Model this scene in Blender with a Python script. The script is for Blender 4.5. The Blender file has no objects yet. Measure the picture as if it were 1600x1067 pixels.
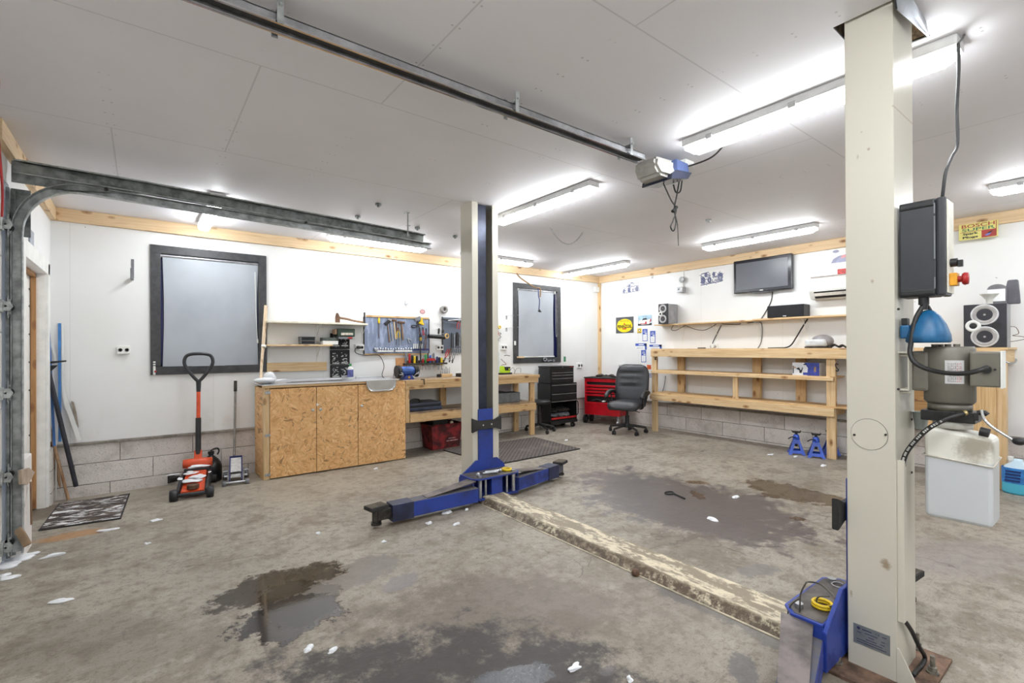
import bpy, bmesh, math, random
from mathutils import Vector, Matrix, Euler, noise as mnoise
random.seed(7)
PI = math.pi
SC = bpy.context.scene
COL = SC.collection
# ------------------------------------------------------------ camera (level room camera, 1.35 m up)
F, CY, H = 756.03, 543.13, 1.35
_yaw, _pit, _rol = map(math.radians, (52.5996, 0.15678, -0.23715))
def _axes():
    f = Vector((math.cos(_yaw)*math.cos(_pit), math.sin(_yaw)*math.cos(_pit), math.sin(_pit)))
    r = Vector((math.sin(_yaw), -math.cos(_yaw), 0)); u = r.cross(f)
    c, s = math.cos(_rol), math.sin(_rol)
    return c*r+s*u, -s*r+c*u, f
RR, UU, FF = _axes()
cam = bpy.data.cameras.new('camera'); cam.sensor_width = 36; cam.lens = F/1600*36
cam.shift_y = (CY-533.5)/1600; cam.clip_start = .05
camo = bpy.data.objects.new('camera', cam); COL.objects.link(camo)
_m = Matrix((RR, UU, -FF)).transposed().to_4x4(); _m.translation = (0, 0, H); camo.matrix_world = _m
SC.camera = camo
ZC, YA, XB, XL = 2.73, 6.39, 7.01, -.70      # ceiling height, back wall, right wall, left wall
def _ray(x, y): return FF + (x-800)/F*RR - (y-CY)/F*UU
def A(x, y, Y=YA):
    d = _ray(x, y); t = Y/d.y; return Vector((t*d.x, Y, H+t*d.z))
def B(x, y, X=XB):
    d = _ray(x, y); t = X/d.x; return Vector((X, t*d.y, H+t*d.z))
def C(x, y, Z=ZC):
    d = _ray(x, y); t = (Z-H)/d.z; return Vector((t*d.x, t*d.y, Z))
def fz(x, y):
    c = lambda t: max(0., min(1., t))
    return -.09*c((y-3.6)/2.8)*c((4.9-x)/2.5)
def G(x, y):
    z = 0
    for i in range(25):
        p = C(x, y, z); z = fz(p.x, p.y)
    return p
def Zp(py, X, Y):
    def pr(z):
        v = Vector((X, Y, z-H)); return CY-F*UU.dot(v)/FF.dot(v)
    a, b = pr(0), pr(2); return (py-a)/(b-a)*2
# ------------------------------------------------------------ mesh builder
def rotz(a): return Matrix.Rotation(a, 4, 'Z')
def align(p0, p1):
    d = (p1-p0); q = Vector((0, 0, 1)).rotation_difference(d.normalized()); return Matrix.Translation(p0) @ q.to_matrix().to_4x4(), d.length
def spline(pts, k=6, closed=False):
    P = [Vector(p) for p in pts]; n = len(P); out = []
    rng = range(n if closed else n-1)
    for i in rng:
        g = (lambda j: P[j % n]) if closed else (lambda j: P[max(0, min(n-1, j))])
        a, b, c, d = g(i-1), g(i), g(i+1), g(i+2)
        for j in range(k):
            t = j/k
            out.append(.5*((2*b)+(c-a)*t+(2*a-5*b+4*c-d)*t*t+(3*b-3*c+d-a)*t**3))
    if not closed: out.append(P[-1])
    return out
class MB:
    def __init__(s): s.bm = bmesh.new(); s.mi = 0; s.M = Matrix.Identity(4)
    def _add(s, vs, fs, smooth=False):
        V = [s.bm.verts.new(s.M @ Vector(v)) for v in vs]
        for f in fs:
            try:
                q = s.bm.faces.new([V[i] for i in f]); q.material_index = s.mi; q.smooth = smooth
            except ValueError: pass
        return s
    def _merge(s, t, smooth=False):
        t.verts.ensure_lookup_table(); idx = {v: i for i, v in enumerate(t.verts)}
        s._add([v.co.copy() for v in t.verts], [[idx[v] for v in f.verts] for f in t.faces], smooth); t.free(); return s
    def obox(s, c, size, R=None, bev=0, seg=2):
        t = bmesh.new(); bmesh.ops.create_cube(t, size=1)
        for v in t.verts: v.co = Vector((v.co.x*size[0], v.co.y*size[1], v.co.z*size[2]))
        if bev: bmesh.ops.bevel(t, geom=list(t.edges)+list(t.verts), offset=min(bev, min(size)*.45), segments=seg, affect='EDGES', profile=.6)
        X = Matrix.Translation(c) @ (R.to_4x4() if R else Matrix.Identity(4))
        for v in t.verts: v.co = X @ v.co
        return s._merge(t)
    def box(s, x0, x1, y0, y1, z0, z1, bev=0, seg=2):
        return s.obox(((x0+x1)/2, (y0+y1)/2, (z0+z1)/2), (abs(x1-x0), abs(y1-y0), abs(z1-z0)), None, bev, seg)
    def beam(s, p0, p1, w, h, bev=0, roll=0):
        p0, p1 = Vector(p0), Vector(p1); d = p1-p0; z = Vector((0, 0, 1))
        y = z.cross(d).normalized() if abs(d.normalized().z) < .99 else Vector((0, 1, 0))
        x = d.normalized(); z = x.cross(y); R = Matrix((x, y, z)).transposed() @ Matrix.Rotation(roll, 3, 'X')
        return s.obox((p0+p1)/2, (d.length, w, h), R, bev)
    def cyl(s, p0, p1, r0, r1=None, n=20, cap=True, smooth=True):
        p0, p1 = Vector(p0), Vector(p1); r1 = r0 if r1 is None else r1; X, L = align(p0, p1)
        vs = []
        for z, r in ((0, r0), (L, r1)):
            vs += [X @ Vector((r*math.cos(2*PI*i/n), r*math.sin(2*PI*i/n), z)) for i in range(n)]
        s._add(vs, [(i, (i+1) % n, n+(i+1) % n, n+i) for i in range(n)], smooth)
        if cap:
            if r0 > 1e-5: s._add(vs[:n], [tuple(reversed(range(n)))])
            if r1 > 1e-5: s._add(vs[n:], [tuple(range(n))])
        return s
    def lathe(s, prof, c=(0, 0, 0), ax=(0, 0, 1), n=24, smooth=True, sx=1, sy=1):
        X, _ = align(Vector(c), Vector(c)+Vector(ax)); vs = []; k = len(prof)
        for i in range(n):
            a = 2*PI*i/n
            vs += [X @ Vector((sx*r*math.cos(a), sy*r*math.sin(a), z)) for r, z in prof]
        fs = [(i*k+j, ((i+1) % n)*k+j, ((i+1) % n)*k+j+1, i*k+j+1) for i in range(n) for j in range(k-1)]
        t = bmesh.new(); V = [t.verts.new(v) for v in vs]
        for f in fs:
            try: t.faces.new([V[q] for q in f])
            except ValueError: pass
        bmesh.ops.remove_doubles(t, verts=t.verts, dist=1e-5)
        return s._merge(t, smooth)
    def tube(s, pts, r, n=8, closed=False, k=0, flat=1):
        P = spline(pts, k, closed) if k else [Vector(p) for p in pts]
        m = len(P); T = []
        for i in range(m):
            a = P[(i-1) % m] if (closed or i) else P[0]; b = P[(i+1) % m] if (closed or i < m-1) else P[-1]
            T.append((b-a).normalized())
        u = T[0].orthogonal().normalized(); vs = []
        for i in range(m):
            u = (u - T[i]*u.dot(T[i])).normalized(); w = T[i].cross(u)
            rr = r(i/(m-1)) if callable(r) else r
            vs += [P[i]+rr*(math.cos(2*PI*j/n)*u+flat*math.sin(2*PI*j/n)*w) for j in range(n)]
        fs = [(i*n+j, i*n+(j+1) % n, ((i+1) % m)*n+(j+1) % n, ((i+1) % m)*n+j) for i in range(m if closed else m-1) for j in range(n)]
        s._add(vs, fs, True)
        if not closed: s._add(vs[:n], [tuple(reversed(range(n)))]); s._add(vs[-n:], [tuple(range(n))])
        return s
    def prism(s, pts, pl, a, b, bev=0):
        f = {'XY': lambda p, q: Vector((p[0], p[1], q)), 'XZ': lambda p, q: Vector((p[0], q, p[1])), 'YZ': lambda p, q: Vector((q, p[0], p[1]))}[pl]
        n = len(pts); t = bmesh.new(); V0 = [t.verts.new(f(p, a)) for p in pts]; V1 = [t.verts.new(f(p, b)) for p in pts]
        t.faces.new(V0); t.faces.new(V1)
        for i in range(n): t.faces.new((V0[i], V0[(i+1) % n], V1[(i+1) % n], V1[i]))
        bmesh.ops.recalc_face_normals(t, faces=t.faces)
        if bev: bmesh.ops.bevel(t, geom=list(t.edges), offset=bev, segments=2, affect='EDGES')
        return s._merge(t)
    def ico(s, c, r, sub=2, sc=(1, 1, 1), jit=0, smooth=True):
        t = bmesh.new(); bmesh.ops.create_icosphere(t, subdivisions=sub, radius=r)
        sd = Vector((random.random()*50, random.random()*50, 0))
        for v in t.verts:
            if jit: v.co *= 1+jit*mnoise.noise(v.co*(2/r)*.5+sd)
            v.co = Vector((v.co.x*sc[0], v.co.y*sc[1], v.co.z*sc[2]))+Vector(c)
        return s._merge(t, smooth)
    def quad(s, a, b, c, d): return s._add([a, b, c, d], [(0, 1, 2, 3)])
    def text(s, body, o, right, up, size, width=None, off=0.0, bold=0.0, italic=0):
        cu = bpy.data.curves.new('t', 'FONT'); cu.body = body; cu.size = 1; cu.align_x = 'CENTER'; cu.align_y = 'CENTER'; cu.offset = bold; cu.shear = italic
        cu.resolution_u = 3
        ob = bpy.data.objects.new('t', cu); COL.objects.link(ob); dg = bpy.context.evaluated_depsgraph_get(); dg.update()
        me = bpy.data.meshes.new_from_object(ob.evaluated_get(dg)); right, up = Vector(right).normalized(), Vector(up).normalized(); nr = right.cross(up)
        xs = [v.co.x for v in me.vertices] or [0]; w = max(xs)-min(xs) or 1
        k = size if not width else width/w
        vs = [Vector(o)+right*v.co.x*k+up*v.co.y*size+nr*(off+.0008) for v in me.vertices]
        s._add(vs, [list(p.vertices) for p in me.polygons])
        bpy.data.objects.remove(ob); bpy.data.meshes.remove(me); bpy.data.curves.remove(cu); return s
    def rect(s, o, right, up, w, h, off=0.0):
        right, up = Vector(right).normalized(), Vector(up).normalized(); n = right.cross(up)*off; o = Vector(o)+n
        return s.quad(o-right*w/2-up*h/2, o+right*w/2-up*h/2, o+right*w/2+up*h/2, o-right*w/2+up*h/2)
    def disc(s, o, right, up, rx, ry, off=0.0, n=28):
        right, up = Vector(right).normalized(), Vector(up).normalized(); o = Vector(o)+right.cross(up)*off
        return s._add([o+right*rx*math.cos(2*PI*i/n)+up*ry*math.sin(2*PI*i/n) for i in range(n)], [tuple(range(n))])
    def poly(s, o, right, up, pts, off=0.0):
        right, up = Vector(right).normalized(), Vector(up).normalized(); o = Vector(o)+right.cross(up)*off
        return s._add([o+right*x+up*y for x, y in pts], [tuple(range(len(pts)))])
    def out(s, name, mats, par=None, label=None, cat=None, group=None, kind=None, org=None):
        bm = s.bm
        if par is not None: o = Vector(par.get('_o', (0, 0, 0)))
        elif org is not None: o = Vector(org)
        else:
            vs = [v.co for v in bm.verts]; lo = [min(v[i] for v in vs) for i in range(3)]; hi = [max(v[i] for v in vs) for i in range(3)]
            o = Vector(((lo[0]+hi[0])/2, (lo[1]+hi[1])/2, lo[2]))
        for v in bm.verts: v.co -= o
        me = bpy.data.meshes.new(name); bm.normal_update(); bm.to_mesh(me); bm.free()
        for m in (mats if isinstance(mats, (list, tuple)) else [mats]): me.materials.append(m)
        ob = bpy.data.objects.new(name, me); COL.objects.link(ob)
        if par is not None: ob.parent = par; ob['_o'] = tuple(o)
        else: ob.location = o; ob['_o'] = tuple(o)
        tag(ob, label, cat, group, kind); return ob
def tag(o, label=None, cat=None, group=None, kind=None):
    if label: o['label'] = label
    if cat: o['category'] = cat
    if group: o['group'] = group
    if kind: o['kind'] = kind
    return o
def T(name, label, cat, loc=(0, 0, 0), rz=0, group=None, local=False, rot=None):
    o = bpy.data.objects.new(name, None); COL.objects.link(o); o.location = loc; o.rotation_euler = rot or (0, 0, rz)
    o.empty_display_size = .05; o['_o'] = (0, 0, 0) if (local or rz or rot) else tuple(loc)
    return tag(o, label, cat, group)
def dup(root, loc, rot=None, label=None, cat=None, group=None, scale=None):
    def cp(o, par):
        c = o.copy(); COL.objects.link(c); c.parent = par
        for ch in [x for x in COL.objects if x.parent == o]: cp(ch, c)
        return c
    r = cp(root, None); r.location = loc
    if rot is not None: r.rotation_euler = rot
    if label: r['label'] = label
    if cat: r['category'] = cat
    if group: r['group'] = group
    if scale: r.scale = scale
    return r
# ------------------------------------------------------------ materials
def lin(c):
    f = lambda v: (v/12.92 if v <= .04045 else ((v+.055)/1.055)**2.4)
    return tuple(f(x/255) for x in c[:3])+(1,)
class NT:
    def __init__(s, name):
        s.m = bpy.data.materials.new(name); s.m.use_nodes = True; s.t = s.m.node_tree; s.b = s.t.nodes['Principled BSDF']; s.co = None
    def n(s, ty, **k):
        x = s.t.nodes.new(ty)
        for a, v in k.items():
            if a in x.inputs.keys() if hasattr(x.inputs, 'keys') else False: pass
            setattr(x, a, v)
        return x
    def l(s, a, b): s.t.links.new(a, b)
    def put(s, v, sock):
        if hasattr(v, 'links') or hasattr(v, 'is_output'): s.l(v, sock)
        else: sock.default_value = v
    def coord(s, kind='Object', scale=(1, 1, 1), rot=(0, 0, 0), loc=(0, 0, 0)):
        tc = s.n('ShaderNodeTexCoord'); mp = s.n('ShaderNodeMapping'); s.l(tc.outputs[kind], mp.inputs[0])
        mp.inputs['Scale'].default_value = scale; mp.inputs['Rotation'].default_value = rot; mp.inputs['Location'].default_value = loc
        return mp.outputs[0]
    def noise(s, vec, sc, det=4, rough=.55, dist=0, out='Fac'):
        x = s.n('ShaderNodeTexNoise'); s.l(vec, x.inputs['Vector']); x.inputs['Scale'].default_value = sc; x.inputs['Detail'].default_value = det
        x.inputs['Roughness'].default_value = rough; x.inputs['Distortion'].default_value = dist; return x.outputs[out]
    def voro(s, vec, sc, feat='F1', out='Distance', rnd=1):
        x = s.n('ShaderNodeTexVoronoi', feature=feat); s.l(vec, x.inputs['Vector']); x.inputs['Scale'].default_value = sc
        x.inputs['Randomness'].default_value = rnd; return x.outputs[out]
    def math(s, op, a, b=0, c=0, clamp=False):
        x = s.n('ShaderNodeMath', operation=op, use_clamp=clamp)
        for i, v in enumerate((a, b, c)): s.put(v, x.inputs[i])
        return x.outputs[0]
    def ramp(s, v, a, b, lo=0, hi=1):      # smooth map of v from [a,b] to [lo,hi]
        x = s.n('ShaderNodeMapRange', interpolation_type='SMOOTHSTEP'); s.put(v, x.inputs[0])
        if a < b: x.inputs[1].default_value, x.inputs[2].default_value, x.inputs[3].default_value, x.inputs[4].default_value = a, b, lo, hi
        else: x.inputs[1].default_value, x.inputs[2].default_value, x.inputs[3].default_value, x.inputs[4].default_value = b, a, hi, lo
        return x.outputs[0]
    def mix(s, f, a, b, mode='MIX'):
        x = s.n('ShaderNodeMix', data_type='RGBA', blend_type=mode); s.put(f, x.inputs[0])
        for v, i in ((a, 6), (b, 7)):
            if isinstance(v, tuple): x.inputs[i].default_value = v if len(v) == 4 and max(v) <= 1 else lin(v)
            else: s.l(v, x.inputs[i])
        return x.outputs[2]
    def val(s, f, a, b):
        x = s.n('ShaderNodeMix', data_type='FLOAT'); s.put(f, x.inputs[0]); s.put(a, x.inputs[2]); s.put(b, x.inputs[3]); return x.outputs[0]
    def bump(s, h, dist=.002, st=1):
        x = s.n('ShaderNodeBump'); s.l(h, x.inputs['Height']); x.inputs['Distance'].default_value = dist; x.inputs['Strength'].default_value = st
        s.l(x.outputs[0], s.b.inputs['Normal'])
    def set(s, **k):
        names = dict(col='Base Color', rough='Roughness', metal='Metallic', ior='IOR', trans='Transmission Weight', alpha='Alpha', spec='Specular IOR Level', coat='Coat Weight', sheen='Sheen Weight', sss='Subsurface Weight')
        for a, v in k.items():
            if isinstance(v, tuple): v = lin(v)
            s.put(v, s.b.inputs[names[a]])
        return s.m
def M(name, col, rough=.5, metal=0, var=.12, vs=9, bump=0, bs=60, spec=.5, **k):
    t = NT(name); v = t.coord()
    if var:
        f = t.ramp(t.noise(v, vs, 5, .6), .3, .7); c0 = tuple(x*(1-var) for x in col); c1 = tuple(min(255, x*(1+var*.5)) for x in col)
        c = t.mix(f, c0, c1)
    else: c = col
    if bump: t.bump(t.noise(v, bs, 4), .001, bump)
    t.set(col=c, rough=rough, metal=metal, spec=spec, **k); return t.m
def dirty(name, col, dirt, amt=.5, rough=.5, metal=0, sc=6, thr=(.5, .75), bump=0):
    t = NT(name); v = t.coord(); f = t.ramp(t.noise(v, sc, 8, .65, .4), thr[0], thr[1], 0, amt)
    c = t.mix(f, col, dirt); r = t.val(f, rough, min(1, rough+.3))
    if bump: t.bump(t.noise(v, 80, 3), .0006, bump)
    t.set(col=c, rough=r, metal=metal); return t.m
def wood(name, axis, c0=(233, 206, 164), c1=(208, 171, 122), knot=(138, 92, 55), g=1.0, rough=.6, dirt=0, dcol=(96, 80, 66)):
    t = NT(name); s = [26*g, 26*g, 26*g]; s[axis] = 1.4*g
    v = t.coord(scale=tuple(s)); f = t.ramp(t.noise(v, 1.6, 5, .6, 1.2), .3, .72)
    fine = t.noise(t.coord(scale=tuple(x*(6 if i != axis else 1) for i, x in enumerate(s))), 2, 3)
    c = t.mix(f, c0, c1); c = t.mix(t.ramp(fine, .45, .8, 0, .35), c, tuple(x*.82 for x in c1))
    k = [9., 9., 9.]; k[axis] = 4.2; kv = t.coord(scale=tuple(k), loc=(.3, .7, .2))
    d = t.voro(kv, 1.0); c = t.mix(t.ramp(d, .24, .15), c, t.mix(.5, knot, c1)); c = t.mix(t.ramp(d, .13, .07), c, knot)
    if dirt:
        c = t.mix(t.ramp(t.noise(t.coord(), 5, 8, .7, .5), .62-.25*dirt, .85-.2*dirt, 0, min(1, dirt+.2)), c, dcol)
    t.bump(f, .0006, .5); t.set(col=c, rough=rough); return t.m
# ------------------------------------------------------------ shared materials
PEGS = []
PX, PY, PZ = [wood('pine_%s' % 'xyz'[i], i) for i in range(3)]
WX, WY, WZ = [wood('worn_pine_%s' % 'xyz'[i], i, (222, 190, 143), (195, 155, 104), dirt=.35) for i in range(3)]
TX, TY = [wood('trim_timber_%s' % 'xy'[i], i, (232, 205, 166), (216, 184, 142), g=.8) for i in range(2)]
GX, GY = [wood('grimy_board_%s' % 'xy'[i], i, (190, 165, 135), (150, 122, 92), dirt=.8, dcol=(80, 70, 62)) for i in range(2)]
HANDLE = wood('handle_wood', 2, (224, 204, 176), (202, 176, 144), g=2)
HANDLED = wood('old_handle_wood', 2, (150, 118, 92), (112, 86, 68), g=2)
BLACK = M('black_plastic', (30, 30, 32), .45, var=.1)
BLACKM = M('black_powder_coat', (26, 26, 28), .38, var=.08, bump=.3, bs=200)
DARK = M('dark_rubber', (44, 43, 42), .75, var=.25)
GREYP = M('grey_plastic', (120, 122, 126), .5)
LGREY = M('light_grey_plastic', (190, 190, 190), .45)
WHITEP = M('white_plastic', (236, 236, 232), .4, var=.03)
STEEL = M('steel', (186, 188, 192), .35, .8, var=.15)
STEELB = M('bright_chrome', (215, 217, 220), .18, 1, var=.05)
GALV = M('galvanised_steel', (180, 184, 184), .45, .55, var=.22, vs=14)
GALVD = M('dark_galvanised_steel', (132, 137, 136), .5, .5, var=.3, vs=12)
IRON = M('dark_iron', (70, 66, 62), .55, .6, var=.3, vs=20)
RUST = M('brown_iron', (112, 84, 66), .7, .3, var=.3, vs=20)
BLUE = dirty('lift_blue', (40, 64, 150), (38, 40, 64), .8, .42, sc=4, thr=(.42, .72))
BLUEG = dirty('lift_blue_grimy', (66, 74, 100), (104, 98, 94), .9, .5, sc=7, thr=(.3, .6))
CREAM = dirty('lift_cream', (208, 203, 189), (160, 140, 112), .55, .38, sc=2.2, thr=(.66, .85))
RED = M('red_plastic', (176, 30, 30), .45, var=.15)
REDP = M('red_paint', (190, 18, 34), .3, var=.08)
ORANGE = M('orange_paint', (222, 84, 44), .35, var=.1)
YEL = M('yellow_plastic', (232, 196, 34), .45, var=.08)
LIME = M('lime_plastic', (186, 222, 40), .45, var=.05)
GREEN = M('green_plastic', (40, 140, 70), .45, var=.05)
PBLUE = M('blue_plastic', (36, 84, 170), .45, var=.1)
NAVY = M('navy_paint', (36, 44, 104), .4, var=.1)
SNOW = M('snow', (244, 246, 250), .6, var=.03, bump=.5, bs=40)
CABLE = M('black_cable', (34, 33, 33), .5, var=.05)
GCABLE = M('grey_cable', (74, 74, 76), .5, var=.05)
PAPER = M('paper', (246, 246, 244), .7, var=.01)
INK = M('grey_blue_ink', (112, 116, 150), .7, var=.2, vs=60)
INKL = M('pale_ink', (168, 170, 196), .7, var=.1)
def emit(name, col, st):
    t = NT(name); t.b.inputs['Base Color'].default_value = lin((240, 240, 240)); t.b.inputs['Emission Color'].default_value = col
    t.b.inputs['Emission Strength'].default_value = st; return t.m
LAMP = emit('lit_diffuser', (.935, .975, 1, 1), 43)
# ------------------------------------------------------------ wall / ceiling / floor materials
def wall_mat(name, axis, seams, off):
    t = NT(name); v = t.coord(); sp = t.n('ShaderNodeSeparateXYZ'); t.l(v, sp.inputs[0])
    u = sp.outputs[axis]; z = sp.outputs[2]
    fr = t.math('ABSOLUTE', t.math('SUBTRACT', t.math('FRACT', t.math('DIVIDE', t.math('ADD', u, off), seams)), .5))
    ln = t.ramp(fr, .0035/seams, .0015/seams)
    w = t.math('MULTIPLY', ln, .45)
    c = t.mix(t.ramp(t.noise(v, 1.1, 4), .3, .75), (240, 240, 240), (233, 233, 231))
    c = t.mix(w, c, (205, 204, 200))
    scr = t.ramp(t.noise(t.coord(scale=(3, 3, 9)), 2.2, 6, .7), .66, .8, 0, .22); c = t.mix(scr, c, (198, 190, 178))
    spots = t.ramp(t.voro(v, 3.2), .022, .012); c = t.mix(t.math('MULTIPLY', spots, .6), c, (120, 116, 112))
    low = t.math('MULTIPLY', t.ramp(z, 1.0, .44), t.ramp(t.noise(v, 2.5, 6, .65), .5, .8, 0, .5)); c = t.mix(low, c, (205, 196, 182))
    t.set(col=c, rough=.5); return t.m
WALLA, WALLB, WALLL = wall_mat('white_board_back', 0, 1.2, .56+.6), wall_mat('white_board_right', 1, 1.22, .02), wall_mat('white_board_left', 1, 1.2, .3)
def ceil_mat():
    t = NT('ceiling_board'); v = t.coord(); sp = t.n('ShaderNodeSeparateXYZ'); t.l(v, sp.inputs[0]); x, y = sp.outputs[0], sp.outputs[1]
    by = t.math('DIVIDE', t.math('SUBTRACT', y, 2.60), 1.28); fy = t.math('ABSOLUTE', t.math('SUBTRACT', t.math('FRACT', t.math('ADD', by, .5)), .5))
    ly = t.ramp(fy, .0042, .0016)
    row = t.math('FLOOR', by); xo = t.math('ADD', x, t.math('MULTIPLY', row, .61))
    bx = t.math('DIVIDE', t.math('SUBTRACT', xo, .46), 2.44); fx = t.math('ABSOLUTE', t.math('SUBTRACT', t.math('FRACT', t.math('ADD', bx, .5)), .5))
    lx = t.ramp(fx, .0024, .0009)
    ln = t.math('MAXIMUM', ly, lx)
    # screw rows
    sx = t.math('MULTIPLY', t.math('ABSOLUTE', t.math('SUBTRACT', t.math('FRACT', t.math('DIVIDE', t.math('ADD', x, .15+.305), .61)), .5)), .61)
    sy = t.math('MULTIPLY', t.math('ABSOLUTE', t.math('SUBTRACT', t.math('FRACT', t.math('DIVIDE', y, .17)), .5)), .17)
    ds = t.math('SQRT', t.math('ADD', t.math('POWER', t.math('SUBTRACT', sx, .018), 2), t.math('POWER', sy, 2)))
    dot = t.math('MULTIPLY', t.ramp(ds, .007, .004), t.ramp(t.noise(v, 1.3, 2), .42, .6))
    c = t.mix(t.ramp(t.noise(v, .9, 4), .3, .7), (238, 236, 240), (232, 230, 234))
    c = t.mix(t.math('MULTIPLY', ln, .3), c, (140, 136, 133)); c = t.mix(t.math('MULTIPLY', dot, .45), c, (110, 104, 100))
    c = t.mix(t.ramp(t.noise(v, 3, 4, .7), .68, .85, 0, .2), c, (150, 142, 134))
    t.bump(t.noise(v, 1.5, 2), .02, .15); t.set(col=c, rough=.6); return t.m
CEIL = ceil_mat()
def floor_mat():
    t = NT('stained_concrete'); v = t.coord(); sp = t.n('ShaderNodeSeparateXYZ'); t.l(v, sp.inputs[0]); X, Y = sp.outputs[0], sp.outputs[1]
    n1 = t.noise(v, .8, 2, .6); n2 = t.noise(v, 3.2, 6, .68); n3 = t.noise(v, 14, 4, .7); n4 = t.noise(v, 55, 2, .6)
    edge = t.math('SUBTRACT', t.noise(v, 5.5, 6, .74), .5); edgeL = t.math('SUBTRACT', t.noise(v, 1.6, 2, .6), .5)
    c = t.mix(t.ramp(n1, .35, .65), (190, 182, 168), (173, 165, 152))
    spk = t.noise(v, 120, 1, .7); c = t.mix(t.ramp(spk, .60, .68, 0, .5), c, (104, 94, 84)); c = t.mix(t.ramp(n2, .48, .62, 0, .7), c, (142, 131, 114)); c = t.mix(t.ramp(n3, .5, .64, 0, .5), c, (122, 112, 98))
    c = t.mix(t.ramp(n4, .55, .7, 0, .42), c, (112, 102, 92)); c = t.mix(t.ramp(n3, .45, .3, 0, .45), c, (206, 199, 188))
    sk_ = t.noise(t.coord(scale=(1, 4.5, 1), rot=(0, 0, -.55)), 6, 4, .72); c = t.mix(t.ramp(sk_, .60, .68, 0, .55), c, (124, 112, 97))
    rough = t.val(n3, .42, .62)
    E = t.math('ADD', edge, t.math('MULTIPLY', edgeL, .5))
    def ell(a, b, hw, k):
        p, q = G(*a), G(*b); mp = t.n('ShaderNodeMapping', vector_type='TEXTURE'); t.l(v, mp.inputs[0])
        mp.inputs['Location'].default_value = ((p.x+q.x)/2, (p.y+q.y)/2, 0); mp.inputs['Rotation'].default_value = (0, 0, math.atan2(q.y-p.y, q.x-p.x))
        mp.inputs['Scale'].default_value = (math.hypot(q.x-p.x, q.y-p.y)/2, hw, 1000); ln = t.n('ShaderNodeVectorMath', operation='LENGTH'); t.l(mp.outputs[0], ln.inputs[0])
        return t.math('MULTIPLY_ADD', E, k, ln.outputs['Value'])
    wet = 0.0
    def patch(c, a, b, hw, col, amt=1, soft=.1, ea=.5, el=.3, brk=None, r=None, keep=.28):
        nonlocal rough, wet
        m = t.ramp(ell(a, b, hw, (ea+el*.4)*3.3), 1+soft, 1-soft, 0, amt*(1-keep*.7))
        if brk: m = t.math('MULTIPLY', m, t.ramp(n2, brk[0], brk[1]))
        if r is not None: rough = t.val(m, rough, r)
        if r is not None and r < .1: wet = t.math('MAXIMUM', wet, m)
        return t.mix(m, c, tuple(min(255, q*.97) for q in col))
    # broad tonal zones of the slab
    c = patch(c, (300, 1100), (1150, 1000), .95, (128, 115, 100), .6, .5, .5, .5)
    c = patch(c, (560, 970), (1000, 935), .34, (100, 88, 76), .6, .5, .9, .5)
    c = patch(c, (800, 900), (1150, 960), .30, (168, 158, 150), .3, .4, .8, .5)
    c = patch(c, (440, 1064), (960, 1050), .32, (66, 60, 58), .97, .3, .7, .4, brk=(.24, .44), keep=0)
    c = patch(c, (1000, 890), (1240, 1010), .10, (104, 100, 100), .75, .15, .5, .3, r=.3)
    c = patch(c, (0, 1000), (330, 1010), .25, (122, 112, 100), .55, .35, .8, .4)
    c = patch(c, (925, 742), (1290, 850), .66, (104, 97, 99), .92, .2, .6, .4, brk=(.18, .38), r=.3, keep=0)
    c = patch(c, (1010, 840), (1170, 880), .25, (128, 116, 100), .7, .3, .9, .4)
    c = patch(c, (1175, 750), (1310, 790), .26, (92, 74, 54), .95, .12, .5, .35, r=.16)
    c = patch(c, (1065, 752), (1118, 755), .07, (110, 86, 58), .9, .15, .6, .3, r=.2)
    c = patch(c, (1085, 768), (1098, 780), .05, (80, 56, 40), .9, .2, .9, .3, r=.2)
    c = patch(c, (1235, 808), (1270, 815), .05, (96, 74, 54), .9, .2, .9, .3, r=.2)
    c = patch(c, (845, 700), (905, 745), .25, (140, 128, 118), .4, .3, .8, .4)
    c = patch(c, (850, 738), (872, 735), .06, (110, 86, 58), .8, .3, .6, .3, r=.3)
    c = patch(c, (400, 960), (530, 920), .26, (72, 62, 52), .97, .08, .4, .2, r=.04, keep=.1)
    c = patch(c, (425, 950), (640, 862), .15, (126, 118, 110), .9, .1, .5, .3, r=.28)
    c = patch(c, (335, 945), (520, 885), .21, (74, 62, 44), .97, .12, .5, .25, r=.05, keep=.1)
    c = patch(c, (365, 985), (540, 938), .20, (66, 58, 56), .98, .06, .45, .25, r=.03, keep=.08)
    c = patch(c, (600, 925), (645, 895), .08, (132, 122, 124), .9, .1, .6, .3, r=.2)
    c = patch(c, (745, 1064), (855, 1052), .065, (116, 118, 124), .95, .08, .7, .3, r=.12)
    c = patch(c, (940, 1052), (960, 1040), .025, (110, 104, 106), .9, .1, .6, .3, r=.15)
    c = patch(c, (1150, 1015), (1170, 1075), .05, (104, 104, 108), .8, .2, .8, .4)
    c = patch(c, (1160, 895), (1205, 885), .07, (132, 128, 130), .8, .1, .9, .3, r=.2)
    c = patch(c, (55, 845), (170, 828), .09, (206, 146, 78), .85, .35, .7, .4)
    c = patch(c, (45, 815), (105, 785), .2, (112, 96, 78), .9, .12, .3, .2)
    c = patch(c, (640, 715), (700, 690), .22, (84, 76, 68), .7, .3, .8, .4)
    c = patch(c, (700, 690), (830, 665), .25, (120, 110, 98), .6, .3, .7, .4)
    c = patch(c, (575, 825), (740, 790), .05, (112, 100, 84), .6, .4, .7, .4)
    c = patch(c, (1100, 690), (1300, 735), .3, (196, 186, 170), .4, .4, .7, .4)
    c = patch(c, (1440, 850), (1590, 900), .5, (176, 170, 170), .6, .4, .6, .4)
    c = patch(c, (100, 770), (560, 760), .5, (190, 180, 162), .5, .4, .6, .5)
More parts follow.
